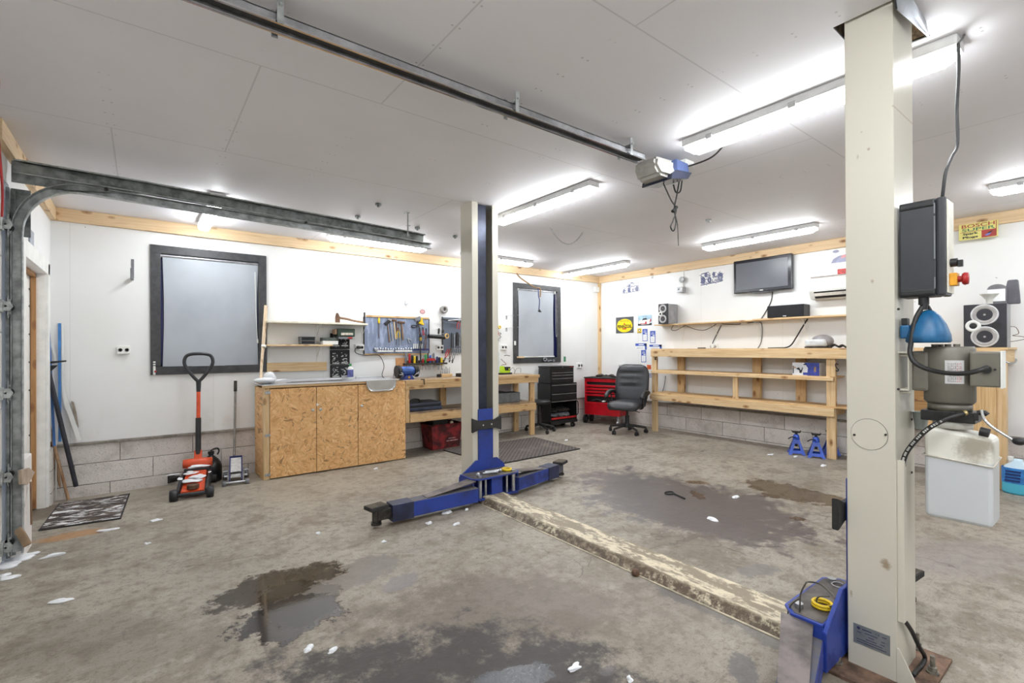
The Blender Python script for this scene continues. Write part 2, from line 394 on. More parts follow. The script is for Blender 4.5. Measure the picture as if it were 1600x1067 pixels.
    # cracks and snow flecks
    ck = t.n('ShaderNodeTexVoronoi', feature='DISTANCE_TO_EDGE'); mv = t.n('ShaderNodeVectorMath', operation='ADD'); t.l(v, mv.inputs[0])
    nc = t.n('ShaderNodeTexNoise'); t.l(v, nc.inputs['Vector']); nc.inputs['Scale'].default_value = 3; nc.inputs['Detail'].default_value = 3
    vm = t.n('ShaderNodeVectorMath', operation='SCALE'); t.l(nc.outputs['Color'], vm.inputs[0]); vm.inputs['Scale'].default_value = .5; t.l(vm.outputs[0], mv.inputs[1])
    t.l(mv.outputs[0], ck.inputs['Vector']); ck.inputs['Scale'].default_value = .75
    ckm = t.math('MULTIPLY', t.ramp(ck.outputs['Distance'], .006, .002), t.ramp(n1, .45, .6, 0, .5)); c = t.mix(ckm, c, (80, 74, 70))
    fl = t.math('MULTIPLY', t.ramp(t.noise(v, 30, 2, .6), .74, .78), t.ramp(n1, .5, .6)); c = t.mix(fl, c, (240, 240, 242))
    h = t.math('MULTIPLY', t.math('ADD', n3, t.math('MULTIPLY', n4, .5)), t.math('SUBTRACT', 1, wet)); t.bump(h, .004, .6)
    c = t.mix(1, c, (220, 219, 218), 'MULTIPLY')
    t.set(col=c, rough=rough, spec=.45); return t.m
FLOOR = floor_mat()
def block_mat(name, axis, off=0):
    t = NT(name); v = t.coord(); sp = t.n('ShaderNodeSeparateXYZ'); t.l(v, sp.inputs[0]); u, z = sp.outputs[axis], sp.outputs[2]
    zz = t.math('DIVIDE', t.math('SUBTRACT', z, .232), .205); row = t.math('FLOOR', zz)
    uu = t.math('DIVIDE', t.math('ADD', t.math('ADD', u, off), t.math('MULTIPLY', row, .27)), .62)
    ju = t.math('MULTIPLY', t.math('ABSOLUTE', t.math('SUBTRACT', t.math('FRACT', t.math('ADD', uu, .5)), .5)), .62)
    jz = t.math('MULTIPLY', t.math('ABSOLUTE', t.math('SUBTRACT', t.math('FRACT', t.math('ADD', zz, .5)), .5)), .205)
    wob = t.math('MULTIPLY', t.math('SUBTRACT', t.noise(v, 12, 4), .5), .008)
    j = t.ramp(t.math('ADD', t.math('MINIMUM', ju, jz), wob), .005, .0015)
    cm = t.n('ShaderNodeCombineXYZ'); t.l(t.math('FLOOR', uu), cm.inputs[0]); t.l(row, cm.inputs[1])
    wn = t.n('ShaderNodeTexWhiteNoise'); t.l(cm.outputs[0], wn.inputs[0])
    c = t.mix(wn.outputs['Value'], (232, 225, 220), (214, 207, 201)); c = t.mix(t.ramp(t.noise(v, 3, 7, .7), .45, .75, 0, .5), c, (128, 118, 106))
    pit = t.ramp(t.voro(v, 75), .28, .12); pit = t.math('MULTIPLY', pit, t.ramp(t.noise(v, 20, 3), .4, .55)); c = t.mix(t.math('MULTIPLY', pit, .75), c, (70, 64, 60))
    low = t.math('MULTIPLY', t.ramp(z, .12, -.08), t.ramp(t.noise(v, 4, 5), .4, .65)); c = t.mix(t.math('MULTIPLY', low, .55), c, (205, 200, 192))
    c = t.mix(t.math('MULTIPLY', j, .8), c, (92, 86, 80))
    t.bump(t.math('SUBTRACT', t.math('SUBTRACT', t.noise(v, 60, 4), pit), j), .006, .7); t.set(col=c, rough=.85); return t.m
BLKX, BLKY = block_mat('light_blocks_back', 0, .18), block_mat('light_blocks_side', 1, .1)
CONC = dirty('mortar_ledge', (150, 143, 134), (104, 98, 90), .8, .85, sc=8, thr=(.4, .7), bump=.6)
# ------------------------------------------------------------ room shell
O = (0, 0, 0); YF = -3.4                                             # front (unseen) wall
m = MB(); xs = [XL-.3+i*(XB-XL+.6)/48 for i in range(49)]; ys = [YF-.1+i*(YA-YF+.3)/60 for i in range(61)]
vs = [(x, y, fz(x, y)) for y in ys for x in xs]; n = len(xs)
m._add(vs, [(j*n+i, j*n+i+1, (j+1)*n+i+1, (j+1)*n+i) for j in range(60) for i in range(48)], True); m.out('floor', FLOOR, org=O, kind='structure')
HX0, HX1, HY0, HY1 = 2.37, 2.78, .57, .812                            # hole for the near lift post
m = MB(); x0, x1, y0, y1 = XL-.2, XB+.2, YF-.2, YA+.2
for (a, b, c_, d) in ((x0, HX0, y0, y1), (HX1, x1, y0, y1), (HX0, HX1, y0, HY0), (HX0, HX1, HY1, y1)): m.box(a, b, c_, d, ZC, ZC+.013)
m.out('ceiling', CEIL, org=O, kind='structure')
INSUL = dirty('loft_insulation', (130, 110, 86), (66, 52, 42), .9, .9, sc=30, thr=(.4, .6), bump=1)
m = MB()
for (a, b, c_, d) in ((HX0-.03, HX0, HY0-.03, HY1+.03), (HX1, HX1+.03, HY0-.03, HY1+.03), (HX0, HX1, HY0-.03, HY0), (HX0, HX1, HY1, HY1+.03)): m.box(a, b, c_, d, ZC+.006, ZC+.5)
m.box(HX0, HX1, HY0, HY1, ZC+.5, ZC+.53); m.out('trim_9', INSUL, org=O, kind='structure')
m = MB()
W1, W2 = (.13, 1.14, 1.13, 2.42), (4.97, 5.92, 1.16, 2.41)
xs = [XL-.3, W1[0], W1[1], W2[0], W2[1], XB+.2]
for i in range(5):
    if i in (1, 3):
        w = W1 if i == 1 else W2; m.box(xs[i], xs[i+1], YA, YA+.16, -.15, w[2]); m.box(xs[i], xs[i+1], YA, YA+.16, w[3], ZC)
    else: m.box(xs[i], xs[i+1], YA, YA+.16, -.15, ZC)
m.out('wall_back', WALLA, org=O, kind='structure')
m = MB(); m.box(XB, XB+.16, YF-.1, YA+.16, -.15, ZC); m.out('wall_right', WALLB, org=O, kind='structure')
m = MB(); m.box(XL-.3, XB+.2, YF-.16, YF, -.15, ZC); m.out('wall_front', WALLA, org=O, kind='structure')
DY0, DY1, DZ = 5.02, 6.10, 2.05                                      # doorway in the left wall
m = MB(); m.box(XL-.16, XL, 4.56, DY0, -.15, ZC); m.box(XL-.16, XL, DY1, YA, -.15, ZC); m.box(XL-.16, XL, DY0, DY1, DZ, ZC)
m.box(XL-.16, XL, YF, -.36, -.15, ZC); m.box(XL-.16, XL, -.36, 4.56, 2.45, ZC); m.out('wall_left', WALLL, org=O, kind='structure')
ZL = .44
m = MB(); m.box(XL, XB, YA-.03, YA, -.15, ZL-.02); m.out('baseboard_back', BLKX, org=O, kind='structure')
m = MB(); m.box(XB-.03, XB, YF, YA-.03, -.1, ZL-.02); m.out('baseboard_right', BLKY, org=O, kind='structure')
m = MB(); m.box(XL, XB, YA-.055, YA, ZL-.02, ZL+.005, .004); m.out('trim_1', CONC, org=O, kind='structure')
m = MB(); m.box(XB-.055, XB, YF, YA-.055, ZL-.02, ZL+.005, .004); m.out('trim_2', CONC, org=O, kind='structure')
m = MB(); m.box(XL, XL+.03, DY1+.06, YA-.03, -.12, ZL); m.out('baseboard_left', BLKY, org=O, kind='structure')
m = MB(); m.box(XL, XB, YA-.045, YA, ZC-.122, ZC-.001); m.out('trim_3', TX, org=O, kind='structure')
m = MB(); m.box(XB-.045, XB, YF, YA-.045, ZC-.122, ZC-.001); m.out('trim_4', TY, org=O, kind='structure')
m = MB(); m.box(XL, XL+.045, 4.1, YA-.045, ZC-.122, ZC-.001); m.out('trim_5', TY, org=O, kind='structure')
m = MB(); m.box(XB-.045, XB-.0, YA-.05, YA-.0, ZL, ZC-.125); m.out('trim_6', PZ, org=O, kind='structure')
# doorway lining, casing and the closed door behind it
CAS = M('white_door_paint', (240, 239, 235), .4, var=.04)
m = MB(); m.box(XL, XL+.02, DY1, DY1+.09, -.08, DZ+.1, .003); m.box(XL, XL+.02, 4.9, DY1+.09, DZ, DZ+.13, .003); m.box(XL, XL+.02, 4.9, DY0, .0, DZ)
m.box(XL-.06, XL, DY1-.012, DY1+.001, -.08, DZ); m.out('trim_7', CAS, org=O, kind='structure')
DW = wood('door_frame_wood', 2, (188, 142, 92), (160, 114, 70)); m = MB(); m.box(XL-.095, XL-.06, DY1-.03, DY1, -.07, DZ); m.box(XL-.095, XL-.06, DY0, DY1, DZ-.03, DZ); m.out('trim_8', DW, org=O, kind='structure')
m = MB(); m.box(XL-.15, XL-.10, DY0, DY1-.012, -.06, DZ-.01); dr = m.out('door_1', CAS, org=O, kind='structure')
m = MB()
for z in (.35, .6, 1.0, 1.25, 1.5, 1.75, 1.9): m.cyl((XL-.101, DY1-.07, z), (XL-.096, DY1-.07, z), .008)
m.out('screw_heads', BLACK, dr)
# windows
def window(nm, x0, x1, z0, z1, w):
    FR = M('dark_window_frame_'+nm, (62, 62, 64), .5, var=.18, vs=20)
    m = MB(); m.box(x0, x1, YA-.022, YA, z0, z0+w, .003); m.box(x0, x1, YA-.022, YA, z1-w, z1, .003)
    m.box(x0, x0+w, YA-.024, YA, z0+w, z1-w, .003); m.box(x1-w, x1, YA-.024, YA, z0+w, z1-w, .003); o = m.out(nm, FR, org=O, kind='structure')
    m = MB(); a = .035; X0, X1, Z0, Z1 = x0+w-.01, x1-w+.01, z0+w-.01, z1-w+.01
    m.box(X0, X1, YA+.03, YA+.1, Z0, Z0+a); m.box(X0, X1, YA+.03, YA+.1, Z1-a, Z1); m.box(X0, X0+a, YA+.03, YA+.1, Z0, Z1); m.box(X1-a, X1, YA+.03, YA+.1, Z0, Z1)
    m.out('window_sash', NAVY, o)
    t = NT('night_glass_'+nm); t.set(col=(12, 14, 22), rough=.05); m = MB(); m.box(X0+a, X1-a, YA+.06, YA+.07, Z0+a, Z1-a); m.out('window_pane', t.m, o)
    m = MB(); 
    for q in ((X0-.002, X0+.004, Z0, Z1), (X1-.004, X1+.002, Z0, Z1), (X0, X1, Z0-.002, Z0+.004), (X0, X1, Z1-.004, Z1+.002)): m.box(q[0], q[1], YA-.001, YA+.06, q[2], q[3])
    m.out('window_reveal', NAVY, o)
    return o
window('window_1', .070, 1.182, 1.09, 2.473, .088); window('window_2', 4.905, 5.975, 1.11, 2.458, .088)
# garage door (closed) with its tracks
t = NT('garage_door_white'); t.set(col=(232, 230, 224), rough=.45); GDM = t.m
for k in range(1): pass
gd = T('garage_door', 'white sectional garage door in the left wall with roller hinges', 'garage door', (XL-.02, 2.09, 0))
for k in range(5):
    m = MB(); m.box(XL-.06, XL-.015, -.36, 4.455, .0+k*.49+.003, .49+k*.49-.003, .004); m.out('door_panel', GDM, gd)
rail_o = [Zp(y, XL+.02, 4.5) for y in (355, 480, 613, 741)]
for z in rail_o+[.1]:
    m = MB(); m.prism([(4.435, z-.055), (4.46, z-.075), (4.485, z-.055), (4.49, z+.05), (4.465, z+.075), (4.44, z+.055)], 'YZ', XL+.012, XL+.016)
    m.cyl((XL+.01, 4.40, z), (XL+.01, 4.55, z), .006); m.prism([(XL-.01, z-.03), (XL+.03, z-.03), (XL+.045, z), (XL+.03, z+.03), (XL-.01, z+.03)], 'XZ', 4.40, 4.404)
    m.box(XL-.012, XL+.0, 4.37, 4.44, z-.04, z+.04, .002); m.cyl((XL+.014, 4.462, z+.04), (XL+.024, 4.462, z+.04), .01, n=6); m.cyl((XL+.014, 4.462, z-.04), (XL+.024, 4.462, z-.04), .01, n=6)
    hg = m.out('roller_hinge', GALV, gd)
    m = MB(); m.cyl((XL+.008, 4.50, z), (XL+.008, 4.53, z), .024); m.out('roller', BLACK, hg)
tk = T('garage_door_track', 'galvanised garage door track curving from the left jamb to under the ceiling', 'track', (XL, 4.5, 0))
YT = 4.5
m = MB(); m.box(XL-.005, XL+.012, 4.50, 4.575, 0, 2.42); m.box(XL+.012, XL+.032, 4.55, 4.562, 0, 2.42); m.out('jamb_angle', GALVD, tk)
R_ = .32; arc = [Vector((XL+.045, YT, .02)), Vector((XL+.045, YT, 1.2)), Vector((XL+.045, YT, 2.12))]
arc += [Vector((XL+.045+R_*(1-math.cos(a)), YT, 2.13+R_*math.sin(a)*1.09)) for a in [PI/2*i/12 for i in range(1, 13)]]
end = Vector((2.40, YT, 2.425)); arc += [arc[-1].lerp(end, .3), arc[-1].lerp(end, .65), end]
def channel(path, w, d, th, mat, name, par, yoff=0):                 # C-shaped track swept in the XZ plane, open to -Y
    m = MB(); n = len(path); T_ = []
    for i in range(n):
        a = path[max(0, i-1)]; b = path[min(n-1, i+1)]; T_.append((b-a).normalized())
    prof = [(-w/2, 0), (-w/2, d), (w/2, d), (w/2, 0), (w/2-th, 0), (w/2-th, d-th), (-w/2+th, d-th), (-w/2+th, 0)]
    vs = []
    for p, t_ in zip(path, T_):
        nn = Vector((-t_.z, 0, t_.x)); vs += [p+nn*a+Vector((0, b+yoff, 0)) for a, b in prof]
    k = len(prof); m._add(vs, [(i*k+j, i*k+(j+1) % k, (i+1)*k+(j+1) % k, (i+1)*k+j) for i in range(n-1) for j in range(k)])
    m._add(vs[:k], [tuple(range(k))]); m._add(vs[-k:], [tuple(range(k))]); return m.out(name, mat, par)
channel(arc, .056, .05, .003, GALV, 'curved_track', tk)
m = MB(); m.tube([arc[0]+Vector((.028, 0, 0))]+[p+Vector((.028 if i < 3 else .028*math.cos(min(1, (i-2)/12)*PI/2), 0, -.028*math.sin(min(1, max(0, i-2)/12)*PI/2))) for i, p in enumerate(arc)][1:15], .006); m.out('track_lip', GALV, tk)
up = [Vector((XL+.03, YT, 2.565)), Vector((0, YT, 2.56)), Vector((1, YT, 2.53)), Vector((2.15, YT, 2.498)), Vector((2.32, YT, 2.49))]
channel(up, .085, .03, .003, GALVD, 'upper_rail', tk, .015)
m = MB(); m.tube([p+Vector((0, -.002, .042)) for p in up], .006, 6); m.tube([p+Vector((0, -.002, -.042)) for p in up], .005, 6); m.out('rail_lip', GALV, tk)
m = MB(); m.prism([(XL+.02, 2.46), (XL+.02, 2.60), (XL+.05, 2.60), (XL+.5, 2.55), (XL+.7, 2.51), (XL+.3, 2.46)], 'XZ', YT+.012, YT+.016)
m.out('corner_plate', GALVD, tk)
for x in (.0, 1.35):
    m = MB(); m.cyl((XL+.5+x, YT-.02, 2.50-.04*x/2), (XL+.5+x, YT-.005, 2.50-.04*x/2), .012, n=8); m.out('bolt', BLACK, tk)
m = MB(); m.box(2.12, 2.135, YT-.0, YT+.003, 2.49, ZC); m.box(2.105, 2.15, YT, YT+.05, ZC-.004, ZC); m.box(2.12, 2.16, YT+.0, YT+.03, 2.6, 2.603); m.out('hanger', GALV, tk)
m = MB(); m.box(XL+.005, XL+.10, 4.60, 4.604, 2.12, 2.44, .002); m.out('jamb_plate', GALVD, tk)
m = MB(); m.box(XL+.0, XL+.07, 4.585, 4.86, -.05, .62, .01); m.out('trim_10', dirty('flaking_white_concrete', (228, 224, 220), (150, 140, 130), .8, .8, sc=9, thr=(.55, .75), bump=.8), org=O, kind='structure')
m = MB(); m.box(XL+.0, XL+.012, 5.26, 5.42, 2.17, 2.30, .002); m.out('wall_vent', M('vent_grey', (168, 172, 182), .5), label='small grey square grille high on the left wall above the doorway', cat='vent')
m = MB(); m.tube([(-.58, 3.55, 2.73), (-.585, 3.56, 2.5), (-.575, 3.6, 2.2), (-.58, 3.62, 2.05)], .006, 6, k=6); m.out('release_cord', RED, label='red cord hanging beside the garage door at the top left', cat='cord')
# guide rail and opener
op = T('door_opener', 'grey and blue garage door opener at the end of its ceiling rail', 'garage door opener', (1.0, 2.09, 2.6))
m = MB(); m.box(-.66, 2.72, 2.06, 2.066, 2.632, 2.672); m.box(-.66, 2.72, 2.114, 2.12, 2.632, 2.672); m.box(-.66, 2.72, 2.06, 2.12, 2.668, 2.672)
m.out('guide_rail', STEEL, op)
m = MB(); m.box(-.66, 2.72, 2.050, 2.060, 2.628, 2.636); m.box(-.66, 2.72, 2.120, 2.13, 2.628, 2.636); m.out('rail_lip', STEELB, op)
m = MB(); m.box(-.66, 2.72, 2.07, 2.11, 2.640, 2.660); m.out('belt', BLACK, op)
for x in (.43, 1.6, 2.55):
    m = MB(); m.box(x-.012, x+.012, 2.035, 2.145, 2.674, 2.678); m.box(x-.012, x+.012, 2.035, 2.038, 2.62, ZC); m.box(x-.012, x+.012, 2.142, 2.145, 2.62, ZC); m.cyl((x, 2.02, 2.69), (x, 2.16, 2.69), .005)
    m.out('rail_hanger', GALV, op)
ox, oy = 2.95, 2.09
m = MB(); m.prism([(-.19, 0.09), (.17, .11), (.19, .055), (.13, .01), (-.02, -.035), (-.15, -.03), (-.2, .03)], 'XZ', -.12, .12, .02)
for v in m.bm.verts: v.co = Vector((v.co.x+ox, v.co.y*(1-.25*abs(v.co.x)/.2)+oy, v.co.z+2.565))
hs = m.out('housing', M('opener_grey', (176, 174, 168), .45), op)
m = MB(); m.prism([(.0, .105), (.178, .118), (.198, .055), (.135, .004), (0, -.02)], 'XZ', -.122, .124, .006)
for v in m.bm.verts: v.co = Vector((v.co.x+ox, v.co.y*(1-.22*abs(v.co.x)/.2)+oy, v.co.z+2.563))
m.out('blue_cover', M('opener_blue', (84, 100, 148), .4), op)
m = MB(); m.prism([(-.07, -.05), (.135, -.008), (.182, .045), (.0, .028), (-.06, -.01)], 'XZ', -.134, .13, .004)
for v in m.bm.verts: v.co = Vector((v.co.x+ox, v.co.y*.95+oy, v.co.z+2.562))
m.out('dark_lens', M('opener_dark', (50, 54, 70), .25), op)
m = MB(); m.box(ox+.19, ox+.3, oy-.07, oy+.06, 2.69, ZC, .005); m.out('ceiling_socket', WHITEP, label='white double socket on the ceiling beside the door opener', cat='socket')
m = MB(); m.tube([(ox+.17, oy+.02, 2.56), (ox+.2, oy+.02, 2.51), (ox+.24, oy+.01, 2.52), (ox+.25, oy, 2.6), (ox+.245, oy-.02, 2.69)], .006, 6, k=5); m.cyl((ox+.245, oy-.02, 2.69), (ox+.235, oy-.01, 2.655), .018)
m.tube([(ox+.02, oy, 2.53), (ox+.08, oy-.02, 2.42), (ox+.13, oy-.03, 2.36), (ox+.09, oy-.03, 2.27), (ox+.06, oy-.03, 2.22), (ox+.11, oy-.02, 2.2), (ox+.14, oy-.02, 2.27), (ox+.12, oy-.02, 2.36), (ox+.18, oy, 2.47), (ox+.23, oy+.01, 2.6), (ox+.26, oy+.02, 2.67)], .005, 6, k=5)
m.tube([(ox+.12, oy-.02, 2.36), (ox+.16, oy-.02, 2.25), (ox+.17, oy-.02, 2.1)], .003, 5); m.cyl((ox+.1, oy-.02, 2.34), (ox+.15, oy-.02, 2.38), .012)
m.out('opener_cable', CABLE, label='black knotted cable hanging under the garage door opener', cat='cable')
m = MB(); m.tube([(ox+.17, oy-.03, 2.67), (3.0+.2, 2.0, 2.69), (3.2, 1.85, 2.70), (3.1, 1.7, ZC-.012), (3.0, 1.62, ZC-.012)], .006, 6, k=5); m.out('power_cable', CABLE, label='black cable running from the opener up to the long ceiling light', cat='cable')
# ------------------------------------------------------------ ceiling lights
HOUS = M('light_housing', (225, 225, 225), .45, var=.04)
def light(cx, cy, L, along, label, w=.115, h=.098):
    t = T('ceiling_light', label, 'light', (cx, cy, ZC-h), 0, 'fluorescent ceiling lights')
    def P(u, v, z): return (cx+u, cy+v, z) if along == 'X' else (cx+v, cy+u, z)
    def bx(m, u0, u1, v0, v1, z0, z1, bev=0):
        a, b = P(u0, v0, z0), P(u1, v1, z1); m.box(min(a[0], b[0]), max(a[0], b[0]), min(a[1], b[1]), max(a[1], b[1]), z0, z1, bev)
    m = MB(); bx(m, -L/2, L/2, -w/2-.004, w/2+.004, ZC-.052, ZC-.001, .012); m.out('housing', HOUS, t)
    m = MB(); hw = w/2-.006; zt, zb = ZC-.05, ZC-h; e = L/2-.012
    ring = lambda u, s, zz: [P(u, -hw*s, zt if zz else zt), P(u, -hw*s, zb+.022), P(u, -hw*.62*s, zb), P(u, hw*.62*s, zb), P(u, hw*s, zb+.022), P(u, hw*s, zt)]
    vs = ring(-e, .9, 0)+ring(-e+.05, 1, 0)+ring(e-.05, 1, 0)+ring(e, .9, 0)
    for i in (1, 2, 3, 4): 
        q = list(vs[i]); q[2] = max(q[2], zb+.025); vs[i] = tuple(q); q = list(vs[18+i]); q[2] = max(q[2], zb+.025); vs[18+i] = tuple(q)
    fs = [(k*6+j, k*6+j+1, (k+1)*6+j+1, (k+1)*6+j) for k in range(3) for j in range(5)]
    m._add(vs, fs); m._add(vs[:6], [(0, 1, 2, 3, 4, 5)]); m._add(vs[18:], [(5, 4, 3, 2, 1, 0)])
    bmesh.ops.recalc_face_normals(m.bm, faces=m.bm.faces); m.out('diffuser', LAMP, t)
    for u in (-L*.36, L*.0, L*.36):
        for s in (-1, 1):
            m = MB(); bx(m, u-.02, u+.02, s*(w/2+.004)-.006, s*(w/2+.004)+.006, ZC-.062, ZC-.03, .003); m.out('clip', LGREY, t)
    return t
light(.53, 5.55, 1.27, 'Y', 'lit fluorescent light on the ceiling near the left doorway, end-on behind the door track')
light(2.36, 5.80, 1.27, 'X', 'lit fluorescent light on the ceiling above the wall shelves, below the track end')
light(4.22, 5.84, 1.27, 'X', 'lit fluorescent light on the ceiling behind the far lift post')
light(6.04, 5.63, 1.45, 'Y', 'lit fluorescent light on the ceiling nearest the room corner')
light(2.955, 3.42, 1.36, 'Y', 'lit fluorescent light on the ceiling beside the top of the far lift post')
light(5.92, 2.87, 1.36, 'Y', 'lit fluorescent light on the ceiling in front of the television')
light(2.90, 1.17, 1.36, 'Y', 'largest lit fluorescent light, passing behind the top of the near lift post', w=.125)
light(5.76, .12, 1.36, 'Y', 'lit fluorescent light on the ceiling at the right edge near the yellow sign')
light(2.9, -1.7, 1.36, 'Y', 'assumed unseen fluorescent light on the ceiling behind the camera')  # unseen light, assumed to carry on the visible fixtures behind the camera
light(5.8, -2.2, 1.36, 'Y', 'assumed unseen fluorescent light on the ceiling at the far right behind the camera')  # out of view, assumed counterpart of the visible fixtures
light(.3, -1.6, 1.36, 'Y', 'assumed unseen fluorescent light on the ceiling behind the camera by the garage door')  # assumed fixture outside the view, at the garage door end
light(.35, .55, 1.36, 'Y', 'added fill light shaped as a fluorescent fixture straight above the camera')  # added out of view to brighten the foreground floor and post faces
light(1.5, -.3, 1.36, 'Y', 'added fill light shaped as a fluorescent fixture just behind the camera, nearer the lift')  # second added fill, unseen, lifting the dark foreground by the lift
def chain(p0, p1, sag, label, n=26):
    m = MB(); pts = [Vector(p0).lerp(Vector(p1), i/n)-Vector((0, 0, sag*(1-(2*i/n-1)**2))) for i in range(n+1)]
    for i in range(n):
        a, b = pts[i], pts[i+1]; c_ = (a+b)/2; d = (b-a).normalized(); s = d.cross(Vector((0, 0, 1))).normalized() if i % 2 else d.cross(d.cross(Vector((0, 0, 1)))).normalized()
        L = (b-a).length*.68; m.tube([c_+d*L*math.cos(q)+s*L*.45*math.sin(q) for q in [2*PI*j/8 for j in range(8)]], .0022, 4, closed=True)
    return m.out('chain', STEEL, label=label, cat='chain')
chain(C(860, 355, ZC+.004), C(911, 362, ZC+.004), .17, 'short chain looping from two hooks in the ceiling')
for p in ((652, 355), (591, 318), (559, 337), (711, 368), (1107, 343)):
    q = C(*p); m = MB(); m.cyl((q.x, q.y, ZC-.02), (q.x, q.y, ZC), .028, n=12); m.cyl((q.x, q.y, ZC-.035), (q.x, q.y, ZC-.02), .012, n=8)
    m.out('ceiling_hook_plate', GALVD if p[0] != 1107 else STEEL, label={652: 'metal anchor on the ceiling above the end of the door track', 591: 'dark knob on the ceiling left of the far lift post, nearer the camera', 559: 'dark knob on the ceiling above the door track, left of the anchor', 711: 'dark knob on the ceiling just left of the far lift post', 1107: 'shiny ring fitting on the ceiling in front of the television light'}[p[0]], cat='ceiling fitting')
# ============================================================ back wall: cabinet, bench, shelves, tool boards
def osb():
    t = NT('osb_board'); prev = None; v0 = t.coord()
    cols = [((244, 198, 138), (222, 168, 108)), ((248, 208, 152), (228, 178, 120)), ((240, 192, 132), (210, 154, 98))]
    for i in range(3):
        v = t.coord(loc=(i*1.37, 0, i*.71)); sw = t.n('ShaderNodeVectorMath', operation='MULTIPLY'); t.l(v, sw.inputs[0]); sw.inputs[1].default_value = (1, .35, 1)
        wb = t.n('ShaderNodeTexNoise'); t.l(v, wb.inputs['Vector']); wb.inputs['Scale'].default_value = 9; ad = t.n('ShaderNodeVectorMath', operation='MULTIPLY_ADD'); t.l(wb.outputs['Color'], ad.inputs[0]); ad.inputs[1].default_value = (.05, .05, .05); t.l(sw.outputs[0], ad.inputs[2])
        cell = t.n('ShaderNodeTexVoronoi'); t.l(ad.outputs[0], cell.inputs['Vector']); cell.inputs['Scale'].default_value = 11
        sc_ = t.n('ShaderNodeSeparateColor'); t.l(cell.outputs['Color'], sc_.inputs[0])
        rot = t.n('ShaderNodeVectorRotate', rotation_type='Y_AXIS'); t.l(ad.outputs[0], rot.inputs['Vector']); t.l(t.math('MULTIPLY', sc_.outputs[0], 3.14), rot.inputs['Angle'])
        mp = t.n('ShaderNodeMapping'); t.l(rot.outputs[0], mp.inputs[0]); mp.inputs['Scale'].default_value = (12, 12, 58)
        vo = t.n('ShaderNodeTexVoronoi'); t.l(mp.outputs[0], vo.inputs['Vector']); vo.inputs['Scale'].default_value = 1
        s = t.n('ShaderNodeSeparateColor'); t.l(vo.outputs['Color'], s.inputs[0]); col = t.mix(s.outputs[0], *cols[i])
        col = t.mix(t.ramp(s.outputs[2], .95, .97, 0, .6), col, (112, 72, 42))
        prev = col if prev is None else t.mix(t.ramp(s.outputs[1], .55, .6), prev, col)
    n = t.noise(v0, 2.2, 6, .6); prev = t.mix(t.ramp(n, .56, .8, 0, .35), prev, (120, 84, 50))
    t.set(col=prev, rough=.55); return t.m
OSB = osb()
cab = T('base_cabinet', 'three-door cabinet of oriented strand board under the steel sink top', 'cabinet', (1.88, 6.05, -.07))
CX0, CX1, CYF, ZT = 1.05, 2.712, 5.84, .93
m = MB(); m.box(CX0, CX0+.018, CYF+.002, YA-.055, -.085, ZT); m.box(CX1-.018, CX1, CYF+.002, YA-.055, -.06, ZT); m.box(CX0+.018, CX1-.018, CYF+.02, YA-.08, .0, .02); m.box(CX0+.018, CX1-.018, CYF+.1, YA-.08, ZT-.02, ZT); m.out('carcass', OSB, cab)
FXs = [A(x, 650, CYF).x for x in (421, 494, 558.8)]+[CX1]
m = MB(); m.box(CX0, FXs[0], CYF-.002, CYF+.05, -.08, ZT); m.out('stile', PZ, cab)
for i in range(3):
    m = MB(); m.box(FXs[i]+.003, FXs[i+1]-.003, CYF-.018, CYF, -.058, ZT-.012, .002); d = m.out('door', OSB, cab)
    kx, ky = ((488.5, 640.5), (500.5, 639.5), (565, 634))[i]; k = A(kx, ky, CYF-.03)
    m = MB(); m.cyl((k.x, CYF-.018, k.z), (k.x, CYF-.035, k.z), .007); m.ico((k.x, CYF-.042, k.z), .017, 2, (1, .7, 1)); m.out('knob', LGREY, d)
m = MB(); k = A(496.5, 632, CYF-.02); m.prism([(k.x-.015, k.z-.015), (k.x-.015, k.z+.015), (k.x+.022, k.z)], 'XZ', CYF-.024, CYF-.018); m.out('sticker', PAPER, cab)
for y in (613.5, 680.5, 742):
    k = A(418, y, CYF-.02); m = MB(); m.box(k.x-.025, k.x+.03, CYF-.022, CYF-.016, k.z-.014, k.z+.014, .003); m.cyl((k.x+.005, CYF-.024, k.z-.015), (k.x+.005, CYF-.024, k.z+.015), .006); m.out('hinge', STEEL, cab)
t = NT('brushed_steel_top'); v = t.coord(scale=(3, 120, 120)); t.set(col=t.mix(t.noise(v, 2, 3), (232, 232, 234), (206, 206, 210)), rough=.34, metal=.75); STOP = t.m
ct = T('sink_top', 'stainless steel sink top with a curved front bowl on the cabinet', 'sink', (1.85, 6.1, ZT))
m = MB(); m.box(CX0-.01, 2.62, CYF-.012, CYF+.03, ZT, ZT+.028, .003); m.out('wooden_edge', WX, ct)
S0, S1 = A(573, 600, CYF-.03).x, A(617.5, 600, CYF-.03).x
m = MB(); m.box(CX0-.01, S0, CYF-.016, YA-.03, ZT+.028, ZT+.038, .002); m.box(S1, S1+.06, CYF-.016, YA-.03, ZT+.028, ZT+.038, .002); m.box(S0, S1, 6.22, YA-.03, ZT+.028, ZT+.038, .002); m.box(CX0, S1+.06, YA-.05, YA-.035, ZT+.038, ZT+.06, .002); m.out('worktop', STOP, ct)
cx, hw = (S0+S1)/2, (S1-S0)/2; zt, zb = ZT+.035, A(595, 610.5, CYF-.04).z
def dsh(s, d=0, n=20):
    p = [(cx-hw*s, zt+d)]; r = .085
    for sx, a0 in ((-1, PI), (1, 1.5*PI)):
        for i in range(9):
            a = a0+PI/2*i/8; p.append((cx+sx*(hw*s-r)+r*math.cos(a), zb+(1-s)*.0+r+r*math.sin(a)-(s-1)*.2))
    return p+[(cx+hw*s, zt+d)]
